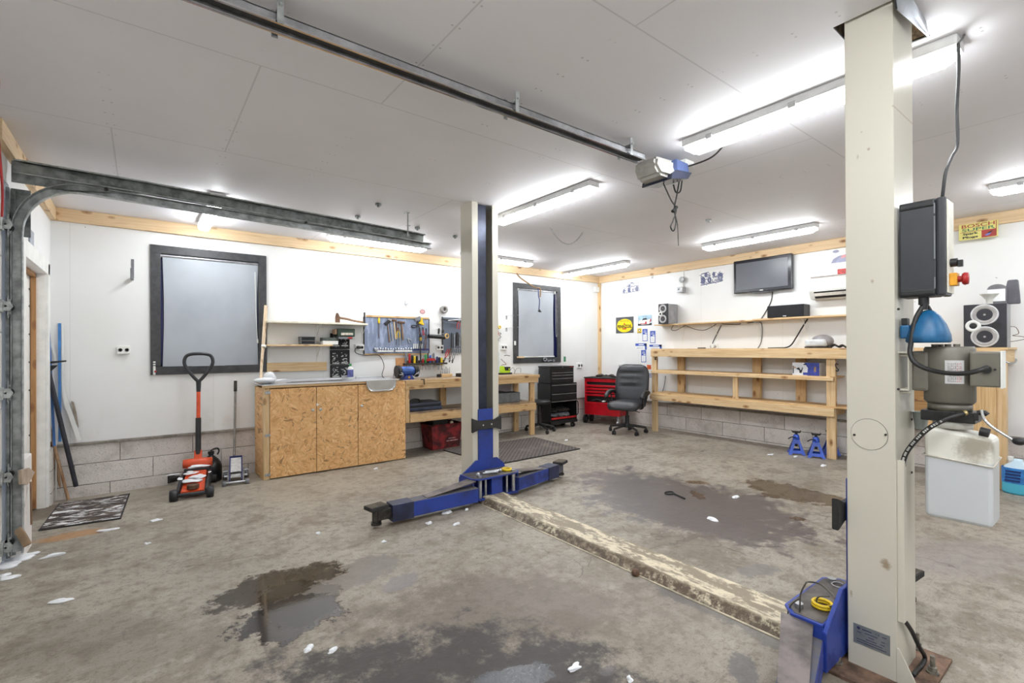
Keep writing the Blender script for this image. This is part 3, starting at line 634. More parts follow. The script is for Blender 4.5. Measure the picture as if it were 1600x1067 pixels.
m = MB(); m.prism(dsh(1.0), 'XZ', CYF-.04, 6.2); m.out('bowl', STOP, ct)
m = MB(); pts = dsh(1.0); m.tube([(x, CYF-.043, z) for x, z in pts], .0075, 8); m.out('bowl_rim', STEELB, ct)
m = MB(); m.prism(dsh(.93, .002), 'XZ', CYF-.041, CYF-.0405); m.out('bowl_front', M('bowl_shade_steel', (196, 194, 190), .25, .9, var=.05), ct)
for z0 in (0,):
    m = MB(); m.box(A(448, 597, 6.05).x, A(535, 595, 6.05).x, 6.03, 6.10, ZT+.0385, ZT+.0395); m.box(A(455, 595, 6.18).x, A(540, 592, 6.18).x, 6.16, 6.20, ZT+.0385, ZT+.0395); m.out('drain_groove', IRON, ct)
# ---- workbench along the wall
wb = T('workbench', 'long pine workbench with a lower shelf between the cabinet and the black tool chest', 'workbench', (3.86, 6.1, 0))
m = MB(); m.box(2.715, 5.005, CYF-.02, YA-.03, .905, .945, .004); m.out('bench_top', GX, wb)
m = MB(); m.box(2.715, 4.995, CYF-.024, CYF-.018, .9, .945, .001); m.out('top_edge', WX, wb)
m = MB(); m.box(2.715, 4.97, CYF-.016, CYF+.03, .825, .905, .004); m.out('top_beam', WX, wb)
m = MB(); m.box(2.78, 4.93, CYF+.01, YA-.06, .50, .522, .003); m.out('lower_shelf', GX, wb)
m = MB(); m.box(2.78, 4.93, CYF-.016, CYF+.028, .392, .50, .004); m.out('shelf_beam', WX, wb)
m = MB(); m.box(2.72, 2.775, CYF-.0, CYF+.05, .392, .825, .003); m.out('cleat', WZ, wb)
x = A(831, 650, CYF+.05).x
for (a, b, c_, d, z1) in ((x-.045, x+.045, CYF+.03, CYF+.075, .905), (x-.045, x+.045, YA-.11, YA-.065, .905), (A(691.5, 620, YA-.08).x-.05, A(691.5, 620, YA-.08).x+.05, YA-.105, YA-.06, .905), (2.78, 2.825, YA-.105, YA-.06, .905)):
    m = MB(); m.box(a, b, c_, d, fz((a+b)/2, c_)-.003, z1-.0, .004); m.out('leg', WZ, wb)
m = MB(); m.prism([(A(775, 604, YA-.02).x-.3, .8), (A(800, 604, YA-.02).x, .82), (A(798, 615, YA-.02).x-.02, .53), (A(775, 604, YA-.02).x-.3, .53)], 'XZ', YA-.02, YA-.012)
m.out('leaning_panel', M('grey_board', (196, 195, 205), .6, var=.05), label='pale grey panel leaning on the wall below the workbench', cat='board')
# ---- wall shelves left
SHY = YA-.2
z1 = A(500, 504.5, SHY).z
sh = T('wall_shelf', 'upper white wall shelf on brackets with a sledgehammer on it', 'shelf', (1.8, YA, z1))
m = MB(); m.box(A(417, 500, SHY).x, A(575, 500, SHY).x, SHY, YA-.005, z1-.012, z1+.012, .003); m.out('board', M('cream_shelf', (238, 232, 214), .5, var=.04), sh)
z2 = A(470, 539.5, SHY+.03).z
sh2 = T('wall_shelf', 'lower short pine wall shelf below the white shelf', 'shelf', (1.6, YA, z2))
m = MB(); m.box(A(417, 500, SHY).x, A(521, 500, SHY).x, SHY+.02, YA-.005, z2-.01, z2+.01, .003); m.out('board', PX, sh2)
for px, s, z in ((419, sh, z1), (495.5, sh, z1), (566, sh, z1), (419, sh2, z2), (495.5, sh2, z2)):
    X = A(px, 510, YA).x; m = MB(); m.box(X-.01, X+.01, YA-.006, YA, z-.24, z-.012); m.box(X-.01, X+.01, SHY+.03, YA, z-.018, z-.012); m.tube([(X, YA-.01, z-.14), (X, SHY+.08, z-.02)], .004, 6); m.out('bracket', WHITEP, s)
# sledgehammer
def hpt(x, y, Y): return A(x, y, Y)
sl = T('sledgehammer', 'sledgehammer lying on the white shelf with its brown head on end', 'hammer', (2.1, SHY+.07, z1+.012))
p = A(527.5, 503, SHY+.07); m = MB(); zz = z1+.012; m.prism([(p.x-.026, zz), (p.x+.024, zz), (p.x+.024, zz+.075), (p.x, zz+.125), (p.x-.012, zz+.125), (p.x-.026, zz+.07)], 'XZ', SHY+.045, SHY+.095, .004); m.out('head', RUST, sl)
e = A(571, 502, SHY+.07); m = MB(); m.tube([(p.x+.015, SHY+.07, zz+.065), (p.x+.12, SHY+.07, zz+.052), (p.x+.22, SHY+.07, zz+.03), (e.x-.0, SHY+.07, zz+.013)], lambda t: .016-.004*t, 10, k=4); m.out('handle', HANDLED, sl)
m = MB(); q = A(569.5, 500, SHY+.04); m.box(q.x-.011, q.x+.011, SHY+.035, SHY+.045, z1+.012, A(569.5, 488, SHY+.04).z, .002); m.out('file', IRON, label='dark flat file standing upright at the right end of the white shelf', cat='file')
# items on the lower shelf
X0, X1, Zs = A(469, 530, SHY+.1).x, A(491, 530, SHY+.1).x, z2+.01
bx = T('cassette_box', 'open black and clear plastic organiser box on the lower shelf', 'box', ((X0+X1)/2, SHY+.1, Zs))
m = MB(); m.box(X0, X1, SHY+.05, YA-.02, Zs, Zs+.008); m.box(X0, X1, SHY+.05, YA-.02, Zs+.045, Zs+.05); m.box(X0, X1, SHY+.05, YA-.02, Zs+.092, Zs+.098); m.box(X0, X0+.004, SHY+.05, YA-.02, Zs, Zs+.098); m.box(X1-.004, X1, SHY+.05, YA-.02, Zs, Zs+.098); m.out('shell', GREYP, bx)
m = MB(); m.box(X0+.006, X1-.006, SHY+.06, YA-.025, Zs+.009, Zs+.044); m.box(X0+.006, X1-.006, SHY+.06, YA-.025, Zs+.051, Zs+.091); m.out('tray', BLACK, bx)
X0, X1 = A(503, 530, SHY+.08).x, A(527, 530, SHY+.08).x
bx = T('tool_case', 'open white and dark green case at the right end of the lower shelf', 'case', ((X0+X1)/2, SHY+.1, Zs))
m = MB(); m.box(X0, X1, SHY+.04, YA-.03, Zs, Zs+.045, .004); m.out('tray', WHITEP, bx); m = MB(); m.box(X0+.0, X1-.01, SHY+.06, YA-.03, Zs+.047, Zs+.088, .004); m.out('lid', M('drab_green', (84, 90, 82), .5, var=.3, vs=40), bx)
m = MB(); m.tube([(X0-.02, SHY+.045, Zs+.002), (X0-.005, SHY+.045, Zs+.045), (X0+.03, SHY+.045, Zs+.05)], .003, 5); m.out('wire_stay', STEEL, bx)
# black organiser banner with white prints
X0, X1 = A(516.5, 560, YA-.03).x, A(546.5, 560, YA-.03).x; Z1, Z0 = A(530, 521, YA-.03).z, ZT+.04
def prints(m, X0, X1, Z0, Z1):
    m.mi = 1; W = X1-X0; Hh = Z1-Z0; random.seed(3)
    for r, (a, b) in enumerate(((.70, .95), (.32, .58), (.03, .27))):
        for c_ in (0, 1):
            for k in range(26):
                u = X0+W*(.08+.46*c_+random.random()*.32); w = random.uniform(.004, .022); z = Z0+Hh*(a+(b-a)*random.random()); h = random.uniform(.003, .012)
                m.rect((u, YA-.0345, z), (1, 0, 0), (0, 0, 1), w, h)
            m.rect((X0+W*(.27+.46*c_), YA-.0345, Z0+Hh*(a+.03)), (1, 0, 0), (0, 0, 1), W*.36, .012)
bn = T('hanging_organiser', 'tall black fabric tool organiser with white prints hanging behind the bottle', 'organiser', ((X0+X1)/2, YA-.02, Z0))
m = MB()
for a, b in ((0, .31), (.325, .64), (.655, 1)): m.box(X0, X1, YA-.033, YA-.004, Z0+(Z1-Z0)*a, Z0+(Z1-Z0)*b, .006)
prints(m, X0, X1, Z0, Z1); m.out('fabric', [M('black_fabric', (28, 27, 30), .8, bump=.4, bs=150), M('white_print', (214, 214, 214), .7, var=0)], bn)
X0, X1 = A(528, 520, SHY+.03).x, A(555, 520, SHY+.03).x; Za, Zb = A(540, 526, SHY+.03).z, A(540, 513.2, SHY+.03).z
DG = M('dark_green_case', (50, 68, 56), .5)
g = T('drill_case', 'dark green power tool case with a pale side panel, above the black organiser', 'case', ((X0+X1)/2, SHY+.08, Za))
m = MB(); m.box(X0, X1, SHY+.03, YA-.004, Za, Zb, .012); m.out('body', DG, g)
m = MB(); m.box(X0+.04, X1-.03, SHY+.026, SHY+.03, Za+.02, Za+.05); m.out('label_strip', M('case_sleeve', (212, 204, 190), .6, var=.2, vs=60), g)
m = MB(); m.box(X0-.025, X0-.001, SHY+.06, YA-.02, Za+.03, Zb-.01, .004); m.out('end_cap', M('cork_end', (206, 170, 140), .6), g)
m = MB(); m.box(X0+.01, X1-.03, SHY+.035, YA-.01, Za-.03, Za-.001, .003); m.out('tray', GREYP, g)
m = MB(); p = A(547, 528, SHY+.04); m.box(p.x-.03, p.x+.025, SHY+.03, SHY+.06, p.z-.01, p.z+.01, .004); m.out('red_clip', RED, g)
# pine board on the wall
m = MB(); a, b = A(416.5, 582.5), A(510, 565); m.box(a.x, b.x, YA-.022, YA-.0, a.z+.01, A(416.5, 567).z, .003); m.out('pine_board', PX, label='plain pine board fixed flat on the wall below the lower shelf', cat='board')
# bottle
p = A(547.5, 590.5, 6.22)
bt = T('plastic_bottle', 'white bottle with a green cap and blue label standing behind the sink', 'bottle', (p.x, 6.22, ZT+.038))
z = ZT+.038; m = MB(); m.lathe([(0, z), (.036, z), (.038, z+.01), (.038, z+.135), (.03, z+.155), (.014, z+.165), (.014, z+.178), (0, z+.178)], (p.x, 6.22, 0), n=20, sy=.7); m.out('body', WHITEP, bt)
m = MB(); m.lathe([(.0385, z+.03), (.0385, z+.125)], (p.x, 6.22, 0), n=20, sy=.72); m.out('label', M('bottle_label', (96, 100, 160), .5, var=.3, vs=60), bt)
m = MB(); m.cyl((p.x, 6.22, z+.172), (p.x, 6.22, z+.2), .016); m.out('cap', GREEN, bt)
# wooden handle with plastic-wrapped head
hd = T('axe', 'long pale wooden axe handle leaning up by the window, its head wrapped in clear plastic', 'axe', (1.1, 6.0, ZT+.038))
a, b, c_, e = A(407.5, 594, 5.96), A(409, 566, 6.06), A(412, 530, 6.18), A(415.5, 478, 6.31)
m = MB(); m.tube([a, b, c_, e], lambda t: .026-.006*math.sin(min(1, t*1.6)*PI), 10, k=6, flat=.62); m.out('handle', HANDLE, hd)
q = A(412, 541, 6.14); m = MB(); m.cyl(q-Vector((.003, .005, .012)), q+Vector((.003, .005, .012)), .027, n=14); m.out('tape_ring', WHITEP, hd)
t = NT('clear_film'); t.set(col=(226, 232, 238), rough=.15, trans=.55, ior=1.2); FILM = t.m; t.set(trans=.12, col=(238, 240, 243)); z = ZT+.04
p = A(413, 595, 5.98); m = MB(); m.lathe([(.0, 0), (.06, .002), (.10, .022), (.118, .045), (.08, .066), (0, .075)], (p.x, 5.98, z), n=20, sy=.7); m.out('wrapped_head', FILM, hd)
p2 = A(422, 590, 6.02); m = MB(); m.ico((p2.x, 6.02, z+.065), .066, 3, (1.05, .8, 1.1), .25); m.tube([(p2.x, 6.0, z+.02), (p2.x+.08, 6.0, z+.035), (p2.x+.17, 6.0, z+.045)], lambda t: .022-.016*t, 8, flat=.4); m.out('film_wrap', FILM, hd)
# small things over the sink
m = MB(); p = A(556, 589, YA-.12); m.cyl((p.x, YA-.12, ZT+.038), (p.x, YA-.12, ZT+.07), .008); m.tube([(p.x, YA-.12, ZT+.052), (A(620, 588, YA-.12).x, YA-.12, ZT+.052)], .004, 6); m.cyl((A(615, 586, YA-.12).x, YA-.12, ZT+.038), (A(615, 586, YA-.12).x, YA-.12, ZT+.09), .008); m.out('metal_rod', STEEL, label='thin metal rod lying behind the sink bowl', cat='rod')
# ---- sockets
def socket(x0, x1, z0, z1, label, wall='A', holes=2, m2=WHITEP):
    t = T('wall_socket', label, 'socket', ((x0+x1)/2, YA, z0) if wall == 'A' else (XB, (x0+x1)/2, z0))
    m = MB(); zc = (z0+z1)/2
    if wall == 'A':
        m.box(x0, x1, YA-.03, YA, z0, z1, .006); m.out('cover', m2, t)
        for i in range(holes):
            xc = x0+(x1-x0)*(i+.5)/holes; r = min((x1-x0)/holes, z1-z0)*.36; m = MB(); m.lathe([(r, .0), (r*.92, .002), (r*.8, -.001), (0, -.001)], (xc, YA-.031, zc), (0, -1, 0)); o = m.out('outlet', LGREY, t)
            m = MB()
            for s in (-1, 1): m.cyl((xc+s*.01, YA-.0325, zc), (xc+s*.01, YA-.031, zc), .0045, n=8)
            m.out('contact_hole', BLACK, o)
    else:
        m.box(XB-.03, XB, x0, x1, z0, z1, .006); m.out('cover', m2, t)
        for i in range(holes):
            yc = x0+(x1-x0)*(i+.5)/holes; r = min((x1-x0)/holes, z1-z0)*.36; m = MB(); m.lathe([(r, .0), (r*.92, .002), (0, -.001)], (XB-.031, yc, zc), (-1, 0, 0)); o = m.out('outlet', LGREY, t)
            m = MB()
            for s in (-1, 1): m.cyl((XB-.0325, yc+s*.01, zc), (XB-.031, yc+s*.01, zc), .0045, n=8)
            m.out('contact_hole', BLACK, o)
    return t
def sockpx(px0, py0, px1, py1, label, holes=2, m2=WHITEP):
    a, b = A(px0, py1), A(px1, py0); return socket(a.x, b.x, a.z, b.z, label, 'A', holes, m2)
sockpx(183, 540.5, 203.5, 553, 'white double socket on the bare wall left of the large window')
sockpx(554, 538, 568, 547.5, 'white double socket with a dark plug beside the left tool board')
sockpx(700, 539, 714, 547, 'white double socket between the two tool boards') if False else sockpx(681, 539, 691.5, 547, 'white double socket between the two tool boards')
sockpx(782, 538.5, 791, 546.5, 'white double socket just right of the far lift post')
sockpx(901, 567, 909, 575, 'white double socket on the back wall above the black tool chest')
p = A(560.5, 543, YA-.04); q = A(591, 588, 6.2)
m = MB(); m.cyl((p.x, YA-.032, p.z), (p.x, YA-.07, p.z), .018); m.tube([(p.x, YA-.065, p.z), A(556, 544, YA-.06), A(556, 551, YA-.05), A(570, 555, YA-.03), A(590, 554.5, YA-.03), A(597, 562, YA-.05), A(600, 573, YA-.08), A(597, 586, YA-.12), A(603, 591, YA-.16), A(622, 590, YA-.18), A(632, 587, YA-.2)], .005, 6, k=5); m.out('grinder_cable', CABLE, label='black cable looping from the wall socket down to the bench grinder', cat='cable')
# ---- tool boards
t = NT('blue_grey_enamel'); v = t.coord(scale=(8, 8, 2)); t.set(col=t.mix(t.ramp(t.noise(v, 3, 6, .6), .45, .7), (128, 140, 164), (168, 178, 206)), rough=.3, metal=.35); PEG = t.m
t = NT('perforated_grey'); v = t.coord(scale=(45, 1, 45)); d = t.voro(v, 1, rnd=0); t.set(col=t.mix(t.ramp(d, .22, .16), (104, 112, 126), (46, 48, 54)), rough=.4, metal=.3); PEG2 = t.m
def board(x0, z0, x1, z1, label, mt, y=.018):
    t = T('tool_board', label, 'tool board', ((x0+x1)/2, YA, z0)); m = MB(); m.box(x0, x1, YA-y, YA-.001, z0, z1, .003); m.out('sheet', mt, t)
    m = MB(); m.box(x0-.008, x0+.003, YA-y-.006, YA, z0-.004, z1+.004); m.box(x1-.003, x1+.008, YA-y-.006, YA, z0-.004, z1+.004); m.out('edge_trim', IRON, t); return t
b1 = A(568.5, 552.5), A(669, 498)
tb = board(b1[0].x, b1[0].z, b1[1].x, b1[1].z-.01, 'left blue-grey metal tool board with hammers and a row of sockets', PEG)
m = MB(); m.box(b1[0].x+.03, b1[1].x, YA-.03, YA, b1[1].z-.008, b1[1].z+.016, .002); m.box(b1[0].x, b1[1].x, YA-.02, YA, b1[0].z-.024, b1[0].z-.002, .002); m.out('batten', WX, tb)
b2 = A(691, 551.5), A(723, 497)
tb2 = board(b2[0].x, b2[0].z, 4.42, b2[1].z, 'right grey perforated tool board partly hidden by the far lift post', PEG2)
YT_ = YA-.033
def V(x, y, Y=YT_): return A(x, y, Y)
def hammer(hx0, hy0, hx1, hy1, ex, ey, label, hm=HANDLED, head=IRON, w=.012, hh=.014, cat='hammer', nm='hammer', Y=YT_):
    a, b, e = V(hx0, hy0, Y), V(hx1, hy1, Y), V(ex, ey, Y); c = (a+b)/2
    PEGS.append(c); t = T(nm, label, cat, tuple(e)); m = MB(); m.beam(a, b, .026, hh*2, .004); m.out('head', head, t); m = MB(); m.tube([c, c.lerp(e, .5), e], lambda u: w*(.75+.35*u), 8); m.out('handle', hm, t); return t
def stick(x0, y0, x1, y1, r, mat_, nm, label, cat, grip=None, gm=None, Y=YT_, group=None, flat=1):
    a, b = V(x0, y0, Y), V(x1, y1, Y); t = T(nm, label, cat, tuple(b), group=group); g = grip or 0; PEGS.append(a.lerp(b, .12))
    m = MB(); m.tube([a.lerp(b, g), b], r*.45 if grip else r, 8, flat=flat); m.out('shaft' if grip else 'blade', mat_, t)
    if grip: m = MB(); m.tube([a, a.lerp(b, g*.15), a.lerp(b, g*.8), a.lerp(b, g)], lambda u: r*(.8+.35*math.sin(u*PI)), 8); m.out('handle', gm, t)
    return t
stick(592.3, 496.5, 592, 529, .013, RUST, 'rasp', 'brown rasp with a yellow handle hanging at the left of the blue-grey board', 'file', .27, YEL, flat=.5)
hammer(601.5, 507, 609, 501, 608.8, 535, 'black-headed mallet hanging leftmost in the cluster of hammers', HANDLED, BLACK, .008, .022)
hammer(606, 498.5, 611.5, 500.5, 613.5, 532.5, 'claw hammer with a shiny metal handle in the cluster of hammers', STEEL, STEEL, .009)
hammer(611, 500, 619.5, 501, 618.5, 530, 'hammer with a pale wooden handle in the middle of the cluster', HANDLE, RUST, .011)
hammer(622, 503.5, 632.5, 504, 630, 531.5, 'wide-headed hammer with a grey-brown handle, rightmost of the cluster', HANDLED, RUST, .013)
stick(620, 502, 619.3, 538.5, .008, IRON, 'screwdriver', 'long screwdriver with a brown handle hanging behind the hammer cluster', 'screwdriver', .6, RUST, Y=YA-.03)
stick(624.5, 500, 625, 540, .006, STEEL, 'punch', 'thin steel punch hanging right of the hammer cluster', 'punch', Y=YA-.03)
def pliers(x0, y0, x1, y1, mat_, hm, label, Y=YT_, nm='pliers', cat='pliers', sp=.022):
    a, b = V(x0, y0, Y), V(x1, y1, Y); t = T(nm, label, cat, tuple(b)); PEGS.append(a.lerp(b, .25)); d = (b-a).normalized(); s = Vector((d.z, 0, -d.x)); c = a.lerp(b, .3)
    m = MB()
    for k in (-1, 1): m.tube([a+s*k*.004, c+s*k*.009, c-s*k*.004], lambda u: .008, 6, k=3, flat=.6)
    m.out('jaws', mat_, t); m = MB()
    for k in (-1, 1): m.tube([c, c.lerp(b, .35)+s*k*sp, b+s*k*sp*.8], .006, 6, k=4)
    m.out('handles', hm, t); return t
pliers(622, 512, 622.5, 528, RUST, YEL, 'yellow-handled pliers hanging over the hammer cluster', YA-.07)
pliers(637, 528.5, 642, 535, STEEL, STEEL, 'small bright steel pliers hanging low on the blue-grey board')
hammer(648, 500, 657, 496.5, 652.5, 509, 'grey rubber mallet head at the top right of the blue-grey board', IRON, GREYP, .008, .026)
gc = T('clamp', 'yellow squeeze clamp hanging at the top right of the blue-grey board', 'clamp', tuple(V(657, 509))); a = V(657.5, 499); m = MB()
m.prism([(a.x-.02, a.z+.02), (a.x+.02, a.z+.02), (a.x+.035, a.z-.05), (a.x+.05, a.z-.065), (a.x+.04, a.z-.085), (a.x-.035, a.z-.06), (a.x-.03, a.z-.04), (a.x-.005, a.z-.03)], 'XZ', YT_-.012, YT_+.012, .003); m.out('body', YEL, gc)
m = MB(); m.tube([V(653, 503), V(657, 520), V(659, 545)], .006, 6); m.out('bar', IRON, gc)
m = MB(); a = V(647.5, 510); m.tube([(a.x+.045*math.cos(q), YT_, a.z+.018*math.sin(q)) for q in [PI*2*i/14 for i in range(14)]], .007, 6, closed=True); m.out('shackle', IRON, label='dark round shackle hanging below the grey mallet', cat='shackle')
for x0, y0, x1, y1, c_, lb in ((655.5, 512, 657, 546, BLACK, 'long black shears'), (660.5, 511, 662, 524, RED, 'red and black snips'), (665.8, 513, 664.5, 546, RUST, 'brown wooden pincers'), (658, 524, 657.2, 532, YEL, 'short yellow tool')):
    pliers(x0, y0, x1, y1, IRON, c_, lb+' hanging at the right edge of the blue-grey board', YA-.06, 'shears', 'shears', .01)
rl = T('socket_rail', 'white rail holding a row of chrome sockets at the bottom of the tool board', 'rail', tuple(V(615, 550)))
a, b = V(588, 548.6), V(643.5, 549); m = MB(); m.box(a.x, V(614.5, 548, YT_).x, YT_-.012, YA-.018, a.z-.012, a.z+.008, .002); m.box(V(617.5, 548, YT_).x, b.x, YT_-.012, YA-.018, a.z-.012, a.z+.008, .002); m.out('strip', WHITEP, rl)
sk = None
for i in range(15):
    x = 586.5+i*(56/14); p = V(x, 546); r = .012 if i else .02
    if sk is None:
        sk = T('socket', 'large dark-mouthed socket at the left end of the socket row', 'socket', (p.x, YT_, a.z+.008)); m = MB(); m.lathe([(.0, -.0), (.02, 0), (.021, .035), (.015, .036), (.015, .02), (0, .02)], (p.x, YT_, a.z+.008), (0, -.5, 1), n=14); m.out('barrel', STEEL, sk)
    elif i == 1:
        s1 = T('socket', 'small chrome socket standing in the row on the white rail', 'socket', (p.x, YT_, a.z+.008), group='sockets on the white rail'); m = MB(); m.lathe([(0, 0), (.010, 0), (.011, .03), (.008, .0305), (.008, .02), (0, .02)], (p.x, YT_, a.z+.008), n=12); m.out('barrel', STEELB, s1)
    else: dup(s1, (p.x, YT_, a.z+.008), scale=(1, 1, .8+.5*random.random()))
rl2 = T('tool_rail', 'dark blue rail with five white tubes at the lower right of the tool board', 'rail', tuple(V(655, 547))); a, b = V(645.5, 546), V(670, 547.5); m = MB(); m.box(a.x, b.x, YT_-.01, YA-.018, a.z-.012, a.z+.012, .002); m.out('strip', NAVY, rl2)
w0 = None
for i in range(5):
    p, q = V(646.3+i*3+(i > 2)*.4, 545), V(646.8+i*3+(i > 2)*1.2, 537)
    if not w0:
        w0 = T('white_tube', 'white tube standing in the dark blue rail on the tool board', 'tube', tuple(p), group='white tubes in the blue rail'); m = MB(); m.cyl(p, q, .009, n=12); m.out('body', WHITEP, w0); pw = p
    else: dup(w0, tuple(p))
# right board tools
for i, (x0, y0, x1, y1, lb) in enumerate(((690, 498, 722, 503, 'long-handled bolt cutter lying across the top of the perforated board'), (700, 501, 722, 499, 'slim steel wrench across the top of the perforated board'))):
    t = stick(x0, y0, x1, y1, .009, (IRON, STEEL)[i], ('bolt_cutter', 'wrench')[i], lb, ('bolt cutter', 'wrench')[i], Y=YA-.05-.02*i)
pliers(718, 497, 715.5, 514, STEEL, RED, 'red-handled pliers hanging at the top of the perforated board', YA-.08)
for i, (x, y0, y1) in enumerate(((706, 520, 545), (710, 522, 546), (714.5, 519, 540), (718.5, 521, 541), (721, 524, 540))):
    stick(x, y0, x-.3, y1, .008 if i != 2 else .013, STEEL if i % 2 else IRON, 'spanner', ('thin dark spanner, leftmost on the perforated board', 'bright spanner, second on the perforated board', 'thick dark spanner in the middle of the perforated board', 'bright spanner right of the thick dark one', 'dark spanner beside the far lift post')[i], 'spanner')
sp = None
for i in range(7):
    p, q = V(703+i*3, 555-(i % 2)), V(703+i*3, 546)
    if sp is None: sp = T('hanging_bit', 'slim bright bit hanging from the lower edge of the perforated board', 'tool', tuple(p), group='bits below the perforated board'); m = MB(); m.cyl(p, q, .006, n=8); m.cyl(q, q+Vector((0, 0, .015)), .009, n=8); m.out('shank', STEEL, sp)
    else: dup(sp, tuple(p))
# tape roll on black tube, tape roll on nail, sticker, hooks
a, b = V(669.5, 525, YA-.08), V(695, 527, YA-.08)
tt = T('black_tube', 'black tube sticking out between the tool boards', 'tube', tuple(a)); m = MB(); m.cyl(a, b, .03); m.out('barrel', BLACK, tt)
tr = T('tape_roll', 'yellowish tape roll standing at the end of the black tube', 'tape', tuple(V(698, 525, YA-.1))); p = V(698, 525, YA-.1); m = MB(); m.lathe([(.026, -.012), (.038, -.012), (.038, .012), (.026, .012), (.026, -.012)], tuple(p), (.25, -1, 0)); m.out('tape', M('tan_tape', (216, 180, 112), .5), tr)
tr = T('tape_roll', 'grey tape roll hanging high on a nail left of the far lift post', 'tape', tuple(V(693, 483))); p = A(693.5, 483.5, YA-.03); m = MB(); m.lathe([(.026, -.025), (.056, -.025), (.056, .025), (.026, .025), (.026, -.025)], tuple(p), (0, -1, 0)); m.out('tape', M('grey_tape', (150, 146, 142), .5), tr)
m = MB(); m.tube([A(697, 480, YA-.01), A(711, 476, YA-.05)], .003, 6); m.out('nail', STEEL, tr)
for x, y0, y1, lb in ((686, 513, 524, 'dark-handled driver pointing up above the black tube'), (692.5, 515, 522, 'short black driver by the left edge of the perforated board')):
    stick(x, y0, x-1, y1, .014, STEEL, 'screwdriver', lb, 'screwdriver', .8, IRON, Y=YA-.08)
m = MB(); p = A(660, 487); m.disc((p.x, YA-.002, p.z), (1, 0, 0), (0, 0, 1), .042, .034); m.mi = 1; m.disc((p.x, YA-.0028, p.z), (1, 0, 0), (0, 0, 1), .034, .026); m.text('NGK', (p.x, YA-.0032, p.z), (1, 0, 0), (0, 0, 1), .02, .045) if False else None
m.out('round_sticker', [M('dull_red', (176, 92, 100), .5), M('pink_white', (222, 176, 178), .5)], label='small oval red and pink sticker high on the wall above the left tool board', cat='sticker')
def hook(pts, r, label, mt=STEEL, nm='wall_hook', cat='hook', k=4):
    m = MB(); m.tube(pts, r, 6, k=k); return m.out(nm, mt, label=label, cat=cat)
hook([A(633.5, 470, YA-.004), A(633.5, 475, YA-.004), A(635, 476, YA-.05), A(637.5, 473, YA-.06), A(637, 470, YA-.05)], .006, 'small U-shaped hook on the wall above the left tool board')
m = MB(); a = A(207.5, 405); m.box(a.x-.014, a.x+.010, YA-.004, YA, A(205, 434).z, a.z, .001); c_ = A(203, 437); m.prism([(a.x-.02, c_.z), (a.x-.02, c_.z+.025), (a.x-.012, c_.z+.025), (a.x+.008, c_.z+.04), (a.x+.008, c_.z)], 'XZ', YA-.09, YA-.0); d = A(200, 421, YA-.09); m.box(a.x-.02, a.x-.002, YA-.094, YA-.09, c_.z, c_.z+.11, .001)
m.out('wall_hook', GREYP, label='large grey strap hook on the wall left of the large window', cat='hook')
hook([A(788, 556, YA-.03), A(791, 555, YA-.05), A(797, 556, YA-.03)], .005, 'small dark bracket below the socket right of the far lift post', IRON)
for y, lb in ((493, 'upper'), (512, 'lower')):
    m = MB(); m.tube([A(791, y, YA-.01), A(791.5, y+.3, YA-.02), A(808, y-.7, YA-.02), A(811, y-1, YA-.05)], .003, 6); a = A(791, y+3); m.box(a.x-.012, a.x+.012, YA-.012, YA, a.z-.03, a.z+.03, .002); m.out('wire_hook', STEEL, label=lb+' wire hook reaching onto the frame of the small window', cat='hook')
# ---- screwdriver rack
p0, p1 = V(632, 569, YA-.07), V(697, 569, YA-.07)
rk = T('tool_rack', 'dark rack full of screwdrivers and pliers above the bench grinder', 'rack', (p0.x, YA, p0.z)); m = MB(); m.box(p0.x, p1.x, YA-.11, YA-.001, p0.z-.012, p0.z+.012, .003); m.out('shelf_strip', IRON, rk)
m = MB(); m.box(p0.x, p1.x, YA-.014, YA-.001, p0.z+.012, p0.z+.05, .002); m.out('back_strip', RUST, rk)
drv = [(634.5, 552, 'tall grey driver at the left end of the rack', GREYP), (640, 553, 'red-handled screwdriver, leftmost red one in the rack', RED), (644, 555, 'black-handled screwdriver beside the leftmost red one', BLACK), (648, 556, 'yellow-handled screwdriver in the rack', YEL), (651.5, 556, 'short black screwdriver right of the yellow one', BLACK), (656.8, 545.5, 'tallest black driver standing up from the rack', BLACK), (661, 560, 'stubby red screwdriver in the middle of the rack', RED), (665.3, 553.5, 'green-handled screwdriver in the rack', GREEN), (668.5, 551, 'slim dark driver right of the green one', IRON), (672.5, 555, 'blue-handled screwdriver in the rack', PBLUE), (677.5, 551.5, 'thick grey-handled screwdriver right of the blue one', GREYP), (683, 557, 'dark blue-handled screwdriver in the rack', NAVY), (686.5, 558, 'black-handled chisel right of the dark blue one', BLACK), (690, 558.5, 'yellow and black driver near the right end of the rack', YEL)]
for i, (x, y, lb, mt) in enumerate(drv):
    stick(x, y, x+.9*((i*7) % 3-1), 578, .0155 if i not in (5, 8) else .010, STEEL, 'screwdriver', lb, 'screwdriver', .62, mt, Y=YA-.06-.02*(i % 2))
for x0, y0, x1, y1, mt, lb in ((701, 546, 693.5, 565, RED, 'bright red pliers at the right end of the rack'), (704.5, 545, 702, 566, RUST, 'brown pincers right of the red pliers'), (709.5, 552, 706.5, 567, GREYP, 'grey tongs, rightmost on the rack')):
    pliers(x1, y1, x0, y0, IRON, mt, lb, YA-.09, sp=.016)
a = V(675, 562, YA-.13); m = MB(); m.prism([(a.x-.09, a.z-.02), (a.x-.09, a.z+.012), (a.x-.02, a.z+.026), (a.x+.05, a.z+.01), (a.x+.06, a.z-.012)], 'XZ', YA-.145, YA-.12, .004); m.out('red_pistol_tool', RED, label='red hand tool lying along the front of the rack', cat='hand tool')
